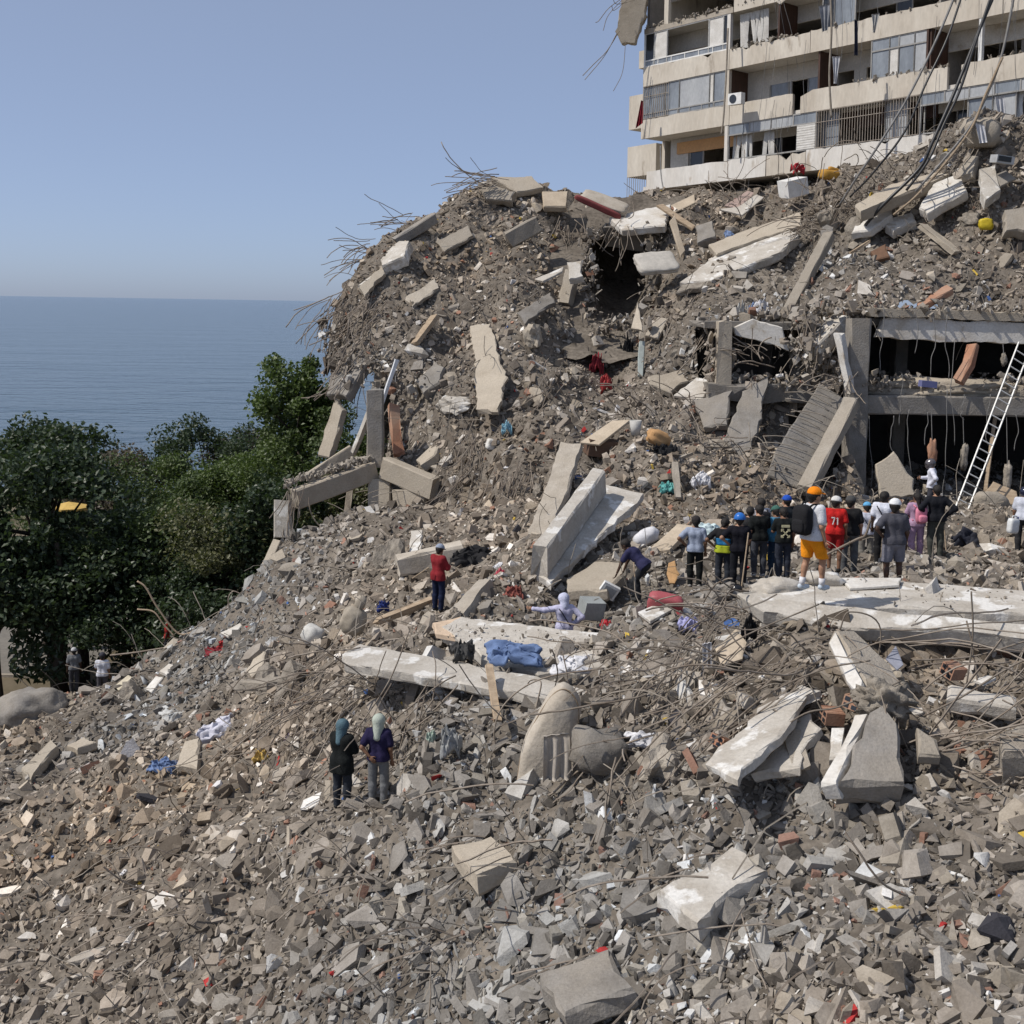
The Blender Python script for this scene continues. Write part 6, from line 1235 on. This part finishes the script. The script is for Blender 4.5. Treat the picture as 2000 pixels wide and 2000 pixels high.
# ------------------------------------------------------------------ people
def cap_sdf(X, a, b, ra, rb):
    a = np.asarray(a, np.float32); b = np.asarray(b, np.float32); d = b - a; L = float(d @ d) + 1e-9
    q = X - a; t = np.clip((q @ d) / L, 0, 1); return np.linalg.norm(q - t[..., None] * d, axis=-1) - (ra + (rb - ra) * t)
def smin(a, b, k): h = np.clip(.5 + .5 * (b - a) / k, 0, 1); return b * (1 - h) + a * h - k * h * (1 - h)
def sdf_mesh(prims, infl, h, k=.05, clip=None, wrinkle=0.0):
    pts = np.array([p_ for q in prims for p_ in (q[0], q[1])]); rmax = max(max(q[2], q[3]) for q in prims) + infl + .05
    lo = pts.min(0) - rmax; hi = pts.max(0) + rmax; n = np.ceil((hi - lo) / h).astype(int) + 1
    g = np.stack(np.meshgrid(*[lo[i] + h * np.arange(n[i]) for i in range(3)], indexing='ij'), -1).astype(np.float32); f = None
    for a, b, ra, rb in prims:
        mn = np.minimum(a, b) - max(ra, rb) - infl - .12; mx_ = np.maximum(a, b) + max(ra, rb) + infl + .12
        i0 = np.clip(((mn - lo) / h).astype(int), 0, n - 1); i1 = np.clip(((mx_ - lo) / h).astype(int) + 2, 1, n); sl = tuple(slice(i0[i], i1[i]) for i in range(3))
        if f is None: f = np.full(tuple(n), 1.0, np.float32)
        d = cap_sdf(g[sl], a, b, ra + infl, rb + infl); f[sl] = smin(f[sl], d, k)
    if wrinkle: f = f + wrinkle * (np.sin(g[..., 2] * 34 + 9 * g[..., 0] + 3 * np.sin(g[..., 1] * 21)) * .6 + np.sin(g[..., 0] * 47 + g[..., 2] * 19))
    if clip is not None:
        for (pn, pd) in clip: f = np.maximum(f, g @ np.asarray(pn, np.float32) - pd)
    return surfnets(f, lo, h)
SKIN = {k: material("skin_" + k, c, tuple(x * .85 for x in c), 6, .55, spec=.35) for k, c in dict(tan=(.36, .20, .125), brown=(.20, .105, .062), dark=(.075, .04, .026), light=(.42, .26, .18)).items()}
HAIR = material("hair", (.012, .010, .009), (.02, .016, .013), 20, .6, .4, 60); EYE = material("eye", (.02, .015, .012), rough=.2); SHOE = {}
def cloth(c):
    key = "fabric_%d_%d_%d" % tuple(int(x * 255) for x in c)
    return MATS.get(key) or material(key, c, tuple(x * .8 for x in c), 5, .9, .35, 18, .15)
ARMS = {'hang': ((.055, -.03, -.29), (.065, .05, -.54)), 'hip': ((.22, -.12, -.20), (.02, .02, -.40)), 'front': ((.05, .10, -.26), (-.08, .30, -.26)), 'back': ((.10, -.14, -.26), (-.06, -.16, -.42)),
        'out': ((.28, .05, -.05), (.54, .12, -.02)), 'down': ((.02, .16, -.27), (.03, .26, -.52)), 'up': ((.06, .22, -.18), (-.05, .28, .04)), 'fold': ((.09, .06, -.27), (-.17, .22, -.20)), 'head': ((.16, .16, .10), (.04, .14, .32)), 'carry': ((.05, .0, -.29), (.08, .06, -.55))}
def person(px, py_feet, Y, hgt, label, yaw=0, shirt=(.3, .3, .3), sleeve='short', legs=(.03, .03, .04), bottoms='long', skin='tan', hat=None, hatc=(.5, .5, .5), arms=('hang', 'hang'), lean=0.0, side=0.0, head=(0, 0), feet=((-.11, 0), (.11, 0)), sock=None, shoe=(.05, .05, .05), hair=True, hem=.90, knee=0.0, long_hair=False, strap=None, group="crowd standing on the rubble", build=.93):
    s = hgt / 1.75; c = P(px, py_feet, Y); o = empty("person", c, rad(yaw)); o.scale = (s, s, s); tag(o, label, "person", group)
    hipz = .93 - knee * .35; R3 = rotm(-rad(lean), rad(side), 0); piv = np.array([0, 0, hipz + .03])
    U = lambda p: (R3 @ (np.array(p, float) - [0, 0, .96])) + piv
    A3 = lambda *p: np.array(p, float); b = build
    hips = [A3(-.095, -knee * .18, hipz), A3(.095, -knee * .18, hipz)]; piv = piv + [0, -knee * .18, 0]
    ank = [A3(feet[0][0], feet[0][1], .085), A3(feet[1][0], feet[1][1], .085)]
    kn = [(hips[i] + ank[i]) / 2 + A3((feet[i][0]) * .12, .035 + knee * .32 + abs(feet[i][1]) * .25, .02) for i in range(2)]
    torso = [(U((-.085, 0, 1.35)), U((.085, 0, 1.35)), .118 * b, .118 * b), (U((-.085, 0, 1.34)), U((-.055, 0, 1.08)), .115 * b, .102 * b), (U((.085, 0, 1.34)), U((.055, 0, 1.08)), .115 * b, .102 * b), (U((-.055, 0, 1.1)), U((-.07, -.01, .97)), .1 * b, .115 * b), (U((.055, 0, 1.1)), U((.07, -.01, .97)), .1 * b, .115 * b), (U((-.15, 0, 1.42)), U((.15, 0, 1.42)), .062, .062), (U((-.06, 0, 1.46)), U((.06, 0, 1.46)), .06, .06)]
    pelv = [(hips[0] + A3(.02, -.01, .03), hips[1] + A3(-.02, -.01, .03), .118 * b, .118 * b), (U((0, 0, 1.02)), (hips[0] + hips[1]) / 2, .12 * b, .12 * b)]
    legp = []
    for i in range(2): legp += [(hips[i], kn[i], .088 * b, .058), (kn[i], ank[i], .058, .04), (kn[i] * .7 + ank[i] * .3 + A3(0, -.018, 0), kn[i] * .55 + ank[i] * .45 + A3(0, -.018, 0), .05, .045)]
    arm = []; wr = []
    for i, sg in enumerate((-1, 1)):
        sh = U((sg * .185, 0, 1.42)); e, w = ARMS[arms[i]] if isinstance(arms[i], str) else arms[i]
        el = sh + A3(sg * e[0], e[1], e[2]); wv = sh + A3(sg * w[0], w[1], w[2]); arm += [(sh, el, .056 * b, .041), (el, wv, .041, .027)]; wr.append((el, wv))
    hd = U((0, .02, 1.50)); HR = R3 @ rotm(-rad(head[0]), 0, rad(head[1])); H = lambda p: hd + HR @ np.array(p, float)
    headp = [(U((0, -.01, 1.44)), H((0, .0, .06)), .056, .054), (H((0, -.012, .155)), H((0, .012, .15)), .098, .092), (H((0, .02, .13)), H((0, .055, .05)), .078, .045), (H((-.035, .055, .045)), H((.035, .055, .045)), .032, .032), (H((0, .095, .135)), H((0, .118, .095)), .013, .018), (H((-.088, 0, .12)), H((-.096, -.01, .095)), .016, .012), (H((.088, 0, .12)), H((.096, -.01, .095)), .016, .012)]
    v, f = sdf_mesh(torso + pelv + legp + arm + headp, 0, .0165, .035); B_ = Acc(); B_.add(v, f); mi = [0] * len(f)
    for el, wv in wr:                       # hands: palm, four fingers of different length, thumb at the side
        d = (wv - el) / np.linalg.norm(wv - el); x, y, _ = frame_of(d); sg = 1 if wv[0] > 0 else -1; n_ = x if x[0] * sg > 0 else -x; x = np.cross(n_, d)
        vv, ff = blob_vf(wv + d * .05, (.085, .034, .105), np.stack([x, n_, d], 1), 2, 3, 0); B_.add(vv, ff); mi += [0] * len(ff)
        for q, (ox, L) in enumerate(((-.032, .068), (-.011, .08), (.011, .074), (.031, .058))):
            k0 = wv + d * .09 + x * ox; vv, ff = tube([k0, k0 + d * L * .45 - n_ * .006, k0 + d * L * .75 - n_ * .024, k0 + d * L * .9 - n_ * .042], .0095, 6, .007); B_.add(vv, ff); mi += [0] * len(ff)
        k0 = wv + d * .03 + x * .036; vv, ff = tube([k0, k0 + x * .03 + d * .028 - n_ * .012, k0 + x * .038 + d * .06 - n_ * .024], .011, 6, .008); B_.add(vv, ff); mi += [0] * len(ff)
    for sg in (-1, 1): vv, ff = blob_vf(H((sg * .034, .098, .135)), (.024, .014, .014), HR, 1, 2, 0); B_.add(vv, ff); mi += [1] * len(ff)
    vv, ff = blob_vf(H((0, .088, .058)), (.05, .016, .012), HR, 1, 2, 0); B_.add(vv, ff); mi += [1] * len(ff)
    v, f = B_.get(); mk("body", v, f, [SKIN[skin], EYE], o, True, mi)
    # clothing
    frac = {'short': .62, 'long': 2.0, 'none': .0}[sleeve]; sl = []
    for i in range(2):
        (s0, e0, r0, r1), (_, w0, _, r2) = arm[2 * i], arm[2 * i + 1]
        if sleeve == 'short': sl.append((s0, s0 + (e0 - s0) * .68, r0 + .008, r1 + .022))
        elif sleeve == 'long': sl += [(s0, e0, r0 + .006, r1 + .008), (e0, e0 + (w0 - e0) * .97, r1 + .006, r2 + .008)]
    upax = U((0, 0, 1)) - U((0, 0, 0)); hp = U((0, 0, hem)); tp = U((0, 0, 1.50)); extra = [(U((-.07, -.01, .97)), U((-.075, 0, hem - .02)), .142 * b, .148 * b), (U((.07, -.01, .97)), U((.075, 0, hem - .02)), .142 * b, .148 * b)]
    v, f = sdf_mesh(torso + extra + sl, .016, .0165, .035, [(-upax, -upax @ hp), (upax, upax @ tp)], .0035); mk("shirt", v, f, [cloth(shirt)], o, True)
    if bottoms:
        zc = {'long': .06, 'shorts': kn[0][2] + .02, 'robe': .08}[bottoms]; wide = {'long': .014, 'shorts': .028, 'robe': .03}[bottoms]
        lp = [(a_, c_, r0 + (.01 if i % 3 == 0 else .012), r1 + .012) for i, (a_, c_, r0, r1) in enumerate(legp)]
        if bottoms == 'robe': lp += [((hips[0] + hips[1]) / 2, (ank[0] + ank[1]) / 2, .15, .17)]
        v, f = sdf_mesh(pelv + lp, wide, .0165, .03, [((0, 0, -1), -zc), (upax, upax @ U((0, 0, 1.03)))], .003); mk("trousers" if bottoms == 'long' else bottoms, v, f, [cloth(legs)], o, True)
    for i in range(2):
        a_ = ank[i] + A3(0, 0, -.04); v, f = sdf_mesh([(a_ + A3(0, -.03, .01), a_ + A3(0, .06, -.01), .042, .04), (a_ + A3(0, .06, -.01), a_ + A3(0, .15, -.015), .042, .034)], .004, .014, .03); mk("shoe", v, f, [cloth(shoe)], o, True)
        if sock: v, f = tube([ank[i] + A3(0, 0, -.01), ank[i] * .72 + kn[i] * .28], .05, 8, .055); mk("sock", v, f, [cloth(sock)], o, True)
    HB = lambda pr, inf, nm, mt, clip=None: mk(nm, *sdf_mesh(pr, inf, .0125, .03, clip), [mt], o, True)
    up2 = HR @ A3(0, 0, 1); fw = HR @ A3(0, 1, 0)
    if hair and hat not in ('hood', 'wrap', 'moto'):
        pr = [(H((0, -.022, .155)), H((0, .005, .165)), .100, .096), (H((0, -.05, .12)), H((0, -.06, .06)), .07, .045)]; cl = [(fw, fw @ H((0, .062, 0)))]
        if long_hair: pr += [(H((0, -.07, .14)), H((0, -.11, -.12)), .06, .035)]
        HB(pr, .008, "hair", HAIR, cl)
    if hat == 'cap':
        cm = cloth(hatc); HB([(H((0, -.015, .175)), H((0, .012, .175)), .105, .103)], .012, "cap", cm, [(-up2, -up2 @ H((0, 0, .165)))]); bx_, bf = blob_vf(H((0, .135, .172)), (.17, .15, .022), HR @ rotm(-.15, 0, 0), 2, 3, 0); mk("brim", bx_, bf, [cm], o, True)
    elif hat == 'helmet':
        hm = material("helmet_%d" % (hatc[2] * 255), hatc, None, 3, .3); HB([(H((0, -.02, .18)), H((0, .02, .18)), .118, .114)], .014, "helmet", hm, [(-up2, -up2 @ H((0, 0, .165)))]); bx_, bf = blob_vf(H((0, .01, .165)), (.29, .33, .03), HR, 2, 2.5, 0); mk("brim", bx_, bf, [hm], o, True)
    elif hat == 'moto':
        hm = paint("moto_helmet_%d" % px, hatc, .18, spec=.6); HB([(H((0, -.015, .14)), H((0, .02, .13)), .135, .135), (H((0, .06, .06)), H((0, .08, .06)), .085, .08)], .008, "helmet", hm); bx_, bf = blob_vf(H((0, .085, .14)), (.23, .15, .11), HR, 2, 3, 0); mk("visor", bx_, bf, [GLASS_D], o, True)
    elif hat in ('hood', 'wrap'):
        HB([(H((0, -.02, .155)), H((0, .02, .15)), .112, .106), (H((0, -.03, .1)), U((0, -.02, 1.47)), .095, .09)] + ([(H((0, -.06, .04)), U((0, -.1, 1.36)), .075, .06)] if hat == 'wrap' else []), .012, "hood" if hat == 'hood' else "head_wrap", cloth(hatc), [(fw, fw @ H((0, .085, 0)))])
    if strap is not None:
        pts = [U((-.17, -.03, 1.45)), U((-.1, -.145, 1.36)), U((0, -.165, 1.2)), U((.1, -.15, 1.05)), U((.17, -.06, .98))]; v, f = tube(smooth_pts(pts, 14), .018, 4); mk("strap", v, f, [cloth(strap)], o)
    return o, U, H
def world_pt(o, p): s = o.scale[0]; a = o.rotation_euler.z; return np.array(o.location) + s * np.array([p[0] * math.cos(a) - p[1] * math.sin(a), p[0] * math.sin(a) + p[1] * math.cos(a), p[2]])
def backpack(o, U, mt, label, size=(.33, .2, .5), z=1.24):
    b = empty("backpack", world_pt(o, U((0, -.24, z - size[2] / 2))), o.rotation_euler.z); tag(b, label, "backpack")
    v, f = blob_vf((0, 0, size[2] / 2), size, None, 3, 4.5, .06, 3); mk("bag", v, f, [mt], b, True); v, f = blob_vf((0, -.1, size[2] * .32), (size[0] * .75, .1, size[2] * .45), None, 3, 4.5, .05, 3); mk("front_pocket", v, f, [mt], b, True)
    for sx in (-.1, .1):
        v, f = tube(smooth_pts([(sx, .06, size[2] * .95), (sx * 1.3, .16, size[2] + .02), (sx * 1.5, .34, size[2] * .9), (sx * 1.6, .38, size[2] * .4), (sx * 1.5, .12, .05)], 16), .02, 5); mk("shoulder_strap", v, f, [mt], b, True)
NAVY = (.016, .02, .05); BLACK = (.011, .011, .012); GREY = (.11, .11, .125)
person(200, 1366, 44.2, 1.72, "person in white T-shirt and grey trousers on the far left slope", 8, (.62, .63, .68), legs=(.09, .085, .095), skin='brown', hat='cap', hatc=(.05, .05, .06), arms=('front', 'hang'), group="people on the left slope")
person(145, 1350, 47, 1.7, "person in grey shirt standing in shade under the left tree", 20, (.16, .165, .17), legs=(.05, .05, .055), skin='dark', hat='cap', hatc=(.5, .5, .5), group="people on the left slope")
person(328, 1288, 47, 1.7, "person in red shirt half hidden behind the left slope crest", 90, (.30, .03, .025), legs=(.05, .05, .06), skin='dark', group="people on the left slope")
person(667, 1580, 22.5, 1.70, "person in black long top with teal head wrap in the near foreground", -25, (.012, .014, .014), sleeve='long', legs=(.03, .035, .045), skin='brown', hat='wrap', hatc=(.09, .15, .18), arms=('front', 'front'), hem=.74, build=1.1, group="pair in the near foreground")
person(738, 1574, 22.4, 1.73, "person in navy T-shirt with pale green head cloth in the near foreground", -8, (.022, .018, .055), legs=(.16, .165, .17), skin='brown', hat='wrap', hatc=(.40, .44, .38), arms=('back', 'hang'), group="pair in the near foreground")
rp = person(855, 1194, 31.2, 1.72, "person in dark red shirt and grey cap holding a tool", -40, (.23, .022, .028), sleeve='long', legs=(.014, .02, .05), skin='brown', hat='cap', hatc=(.28, .32, .40), arms=('front', 'front'), head=(18, 10), hem=.84, group="people digging")
person(1100, 1304, 27.2, 1.68, "person in lilac hooded jacket stretching an arm to the left", 12, (.50, .49, .64), sleeve='long', legs=(.10, .11, .30), skin='tan', hat='hood', hatc=(.52, .54, .68), arms=('out', 'hip'), head=(10, 25), strap=(.01, .01, .015), hem=.86, group="people digging")
person(1252, 1172, 28.6, 1.74, "person in navy T-shirt bending over the tan slab", 62, (.035, .035, .085), legs=(.03, .032, .036), skin='dark', arms=('down', 'down'), lean=48, head=(-10, 0), feet=((-.14, .02), (.14, .12)), knee=.35, group="people digging")
person(1356, 1147, 29.5, 1.72, "person in light grey blue T-shirt with left hand on hip", -8, (.30, .345, .44), legs=(.012, .012, .013), skin='brown', hat='cap', hatc=(.035, .03, .03), arms=('hip', 'hang'), shoe=(.4, .38, .35))
person(1411, 1149, 29.3, 1.70, "person in black blue and lime banded T-shirt looking down", -14, (.018, .018, .02), legs=(.03, .034, .046), skin='brown', arms=('hip', 'hang'), head=(25, -20))
bp_, U_, H_ = person(1441, 1151, 28.8, 1.78, "person in black T-shirt with blue hard hat", -10, BLACK, legs=(.012, .013, .017), skin='tan', hat='helmet', hatc=(.03, .17, .56), arms=('hip', 'front'))
person(1462, 1125, 30.4, 1.74, "curly haired person behind the blue hard hat", -20, (.03, .03, .032), legs=(.03, .03, .03), skin='tan', arms=('front', 'hang'))
person(1481, 1126, 29.6, 1.75, "person in black T-shirt and grey jeans with bare forearms", 6, (.013, .013, .014), legs=(.065, .07, .085), skin='tan', arms=('hang', 'front'), head=(15, 10), shoe=(.5, .5, .5))
w_, UW, _ = person(1484, 1105, 31.5, 1.76, "person in white shirt with dark backpack behind the group", 10, (.55, .55, .58), legs=(.03, .03, .035), skin='dark', arms=('front', 'front'))
backpack(w_, UW, cloth((.02, .02, .024)), "dark backpack on the person in white behind the group", (.28, .16, .42))
pt_, UP_, _ = person(1528, 1130, 29, 1.70, "person in black T-shirt with cream arrow print on the back", 4, (.012, .012, .014), legs=(.03, .035, .05), skin='brown', hair=True, arms=('front', 'hang'), head=(22, 0))
person(1514, 1126, 29.8, 1.72, "person in blue shirt with green cap beside the arrow print", 12, (.06, .20, .32), sleeve='long', legs=(.02, .04, .075), skin='brown', hat='cap', hatc=(.06, .15, .12), head=(20, 0))
person(1534, 1104, 31.2, 1.78, "person in dark shirt with blue cap behind the arrow print", 15, (.02, .025, .03), legs=(.03, .03, .03), skin='tan', hat='cap', hatc=(.02, .08, .42))
og, UO, HO = person(1583, 1152, 21.7, 1.82, "person in orange shorts, white T-shirt and orange cap on the slab", -58, (.62, .63, .66), legs=(.85, .30, .015), bottoms='shorts', skin='tan', hat='cap', hatc=(.85, .25, .012), arms=('hang', 'hang'), sock=(.66, .66, .68), shoe=(.55, .62, .68), feet=((-.12, -.10), (.10, .16)), head=(2, -12), hem=.88, build=1.0)
backpack(og, UO, cloth((.016, .017, .02)), "large black backpack on the person in orange shorts", (.36, .23, .54))
rd, UR, HRD = person(1628, 1117, 28.2, 1.74, "person in red football jersey and red shorts with white cap", -14, (.50, .02, .018), legs=(.30, .016, .016), bottoms='shorts', skin='brown', hat='cap', hatc=(.66, .65, .62), arms=('front', 'hang'), head=(8, -30), shoe=(.02, .02, .02))
person(1657, 1121, 28.6, 1.82, "tall person in black T-shirt and grey trousers left of the pale blue cap", -6, (.018, .018, .019), legs=(.10, .105, .11), skin='tan', hat='cap', hatc=(.07, .07, .07), arms=('front', 'hang'), head=(6, -30), build=.98)
person(1690, 1106, 31, 1.62, "person in white striped top with pale blue cap", -10, (.48, .50, .58), legs=(.20, .19, .17), skin='tan', hat='cap', hatc=(.12, .36, .60), arms=('hip', 'front'), head=(15, 0), strap=(.05, .06, .09))
person(1722, 1104, 29.6, 1.80, "person in white T-shirt with dark shoulder strap and black trousers", -22, (.64, .66, .74), legs=(.016, .016, .018), skin='dark', arms=('hang', 'front'), head=(8, -30), strap=(.02, .02, .03), shoe=(.5, .48, .44))
person(1743, 1152, 24.2, 1.80, "person in grey T-shirt, grey shorts and white cap near the clean panel", 4, (.075, .075, .09), legs=(.17, .17, .20), bottoms='shorts', skin='dark', hat='cap', hatc=(.72, .73, .74), arms=('hip', 'hang'), head=(4, -35), feet=((-.13, 0), (.14, .03)), build=1.0)
pk, UPK, _ = person(1788, 1095, 29.8, 1.68, "person in pink lilac clothes", 6, (.42, .28, .40), legs=(.38, .25, .36), skin='brown', arms=('front', 'front'), long_hair=True, build=.95)
backpack(pk, UPK, cloth((.62, .22, .30)), "pink striped drawstring backpack on the person in lilac", (.27, .14, .40), 1.2)
person(1826, 1090, 29.6, 1.78, "person in black sweatshirt and olive grey trousers with hands on hips", -4, (.014, .013, .016), sleeve='long', legs=(.06, .063, .055), skin='tan', arms=('hip', 'hip'), build=1.0)
person(1817, 1010, 36.5, 1.74, "person in white long sleeved shirt with motorcycle helmet", 70, (.62, .63, .70), sleeve='long', legs=(.05, .05, .06), skin='tan', hat='moto', hatc=(.09, .08, .085), arms=('hip', 'front'), head=(15, 0))
jr, UJ, _ = person(1996, 1085, 30.6, 1.72, "person in white top with dark helmet at the right edge carrying a canister", -30, (.52, .54, .60), legs=(.03, .03, .035), skin='brown', hat='moto', hatc=(.012, .014, .035), arms=('carry', 'hang'), lean=12)
# printed marks on clothing (flat print, just proud of the fabric)
CREAM = paint("cream_print", (.62, .58, .36)); WPR = paint("white_print", (.7, .7, .68))
def prints(o, U, quads, mt, name, off=-.160):
    A_ = Acc(); yr = off
    for (x0, z0, x1, z1, w) in quads:
        d = np.array([x1 - x0, z1 - z0]); d = d / np.linalg.norm(d); n_ = np.array([-d[1], d[0]]) * w / 2
        q = [(x0 + n_[0], z0 + n_[1]), (x1 + n_[0], z1 + n_[1]), (x1 - n_[0], z1 - n_[1]), (x0 - n_[0], z0 - n_[1])]
        v = [U((a, yr, z)) for a, z in q] + [U((a, yr + .02, z)) for a, z in q]; A_.add(v, [(0, 1, 2, 3), (7, 6, 5, 4), (0, 4, 5, 1), (1, 5, 6, 2), (2, 6, 7, 3), (3, 7, 4, 0)])
    v, f = A_.get(); mk(name, v, f, [mt], o)
X0, X1, ZA, ZB = -.10, .10, 1.05, 1.25
prints(pt_, UP_, [(X0, 1.325, X1, 1.325, .06), (X0, ZA, X1, ZB, .028), (X0, ZB, X1, ZA, .028)] + [(x, z, x - sx * .055, z, .022) for x, sx in ((X0, -1), (X1, 1)) for z in (ZA, ZB)] + [(x, z, x, z - sz * .055, .022) for x in (X0, X1) for z, sz in ((ZA, -1), (ZB, 1))], CREAM, "print")
prints(rd, UR, [(-.09, 1.30, -.01, 1.30, .024), (-.015, 1.30, -.06, 1.14, .024), (.05, 1.30, .05, 1.14, .026), (.03, 1.28, .05, 1.30, .02)], WPR, "jersey_number")
bo, UB, _ = [None] * 3
for ob in [q for q in COL.objects if q.name.startswith("person") and "lime banded" in q.get("label", "")]:
    for z0, z1, c_, nm in ((1.10, 1.27, (.03, .17, .36), "blue_band"), (.915, 1.095, (.36, .42, .03), "lime_band")):
        tz = [(np.array((-.085, 0, 1.34)), np.array((-.055, 0, 1.08)), .115, .102), (np.array((.085, 0, 1.34)), np.array((.055, 0, 1.08)), .115, .102), (np.array((-.055, 0, 1.1)), np.array((-.07, -.01, .92)), .106, .142), (np.array((.055, 0, 1.1)), np.array((.07, -.01, .92)), .106, .142)]
        v, f = sdf_mesh(tz, .024, .0165, .035, [((0, 0, -1), -z0), ((0, 0, 1), z1)], .003); mk(nm, v, f, [cloth(c_)], ob, True)
# tools and carried things
def tool(a, b, label, r=.018, mt=WOOD, head=None, name="shovel", cat="shovel"):
    o = empty(name, P(*a)); tag(o, label, cat); p0, p1 = P(*a) - np.array(o.location), P(*b) - np.array(o.location); v, f = tube([p0, p1], r, 6); mk("handle", v, f, [mt], o)
    if head: d = (p0 - p1) / np.linalg.norm(p0 - p1); v, f = blob_vf(p0 + d * .12, (.22, .04, .3), np.stack([*frame_of(d)], 1), 2, 3, 0); mk("blade", v, f, [material("steel_blade_%d" % a[0], (.10, .10, .10), None, 4, .5, metal=.6)], o)
tool((805, 1130, 31), (838, 1108, 31), "wooden tool handle held by the person in dark red", name="tool_handle", cat="tool")
tool((1240, 1128, 28.2), (1238, 1098, 28.3), "shovel with black grip held by the bending person", head=True)
tool((1448, 1150, 28.2), (1462, 1040, 28.4), "long spade handle beside the blue hard hat", head=True)
tool((1848, 1075, 29.4), (1842, 1000, 29.6), "wooden stick standing behind the black sweatshirt", name="stick", cat="stick")
jc = empty("jerrycan", P(1978, 1042, 30.2)); tag(jc, "white plastic jerrycan carried at the right edge", "jerrycan"); JR = rotm(0, .12, .5)
v, f = blob_vf((0, 0, .19), (.3, .17, .38), JR, 3, 7, .02); mk("can", v, f, [paint("white_can", (.66, .67, .66), .4)], jc, True); v, f = tube(smooth_pts([(-.08, 0, .37), (-.07, 0, .43), (.07, 0, .43), (.08, 0, .37)], 10), .018, 6); mk("handle", v @ JR.T, f, [MATS["white_can"]], jc, True); v, f = tube([(.11, 0, .36), (.11, 0, .42)], .03, 8); mk("lid", v @ JR.T, f, [MATS["royal_blue"]], jc, True)
v, f = blob_vf(P(1438, 1150, 28) , (.28, .32, .24), None, 3, 2.2, .02); o = mk_world("helmet", v, f, [paint("black_helmet", (.012, .012, .014), .15, spec=.6)], None, True); tag(o, "shiny black helmet lying at the feet of the blue hard hat", "helmet")
bpy.context.view_layer.update()
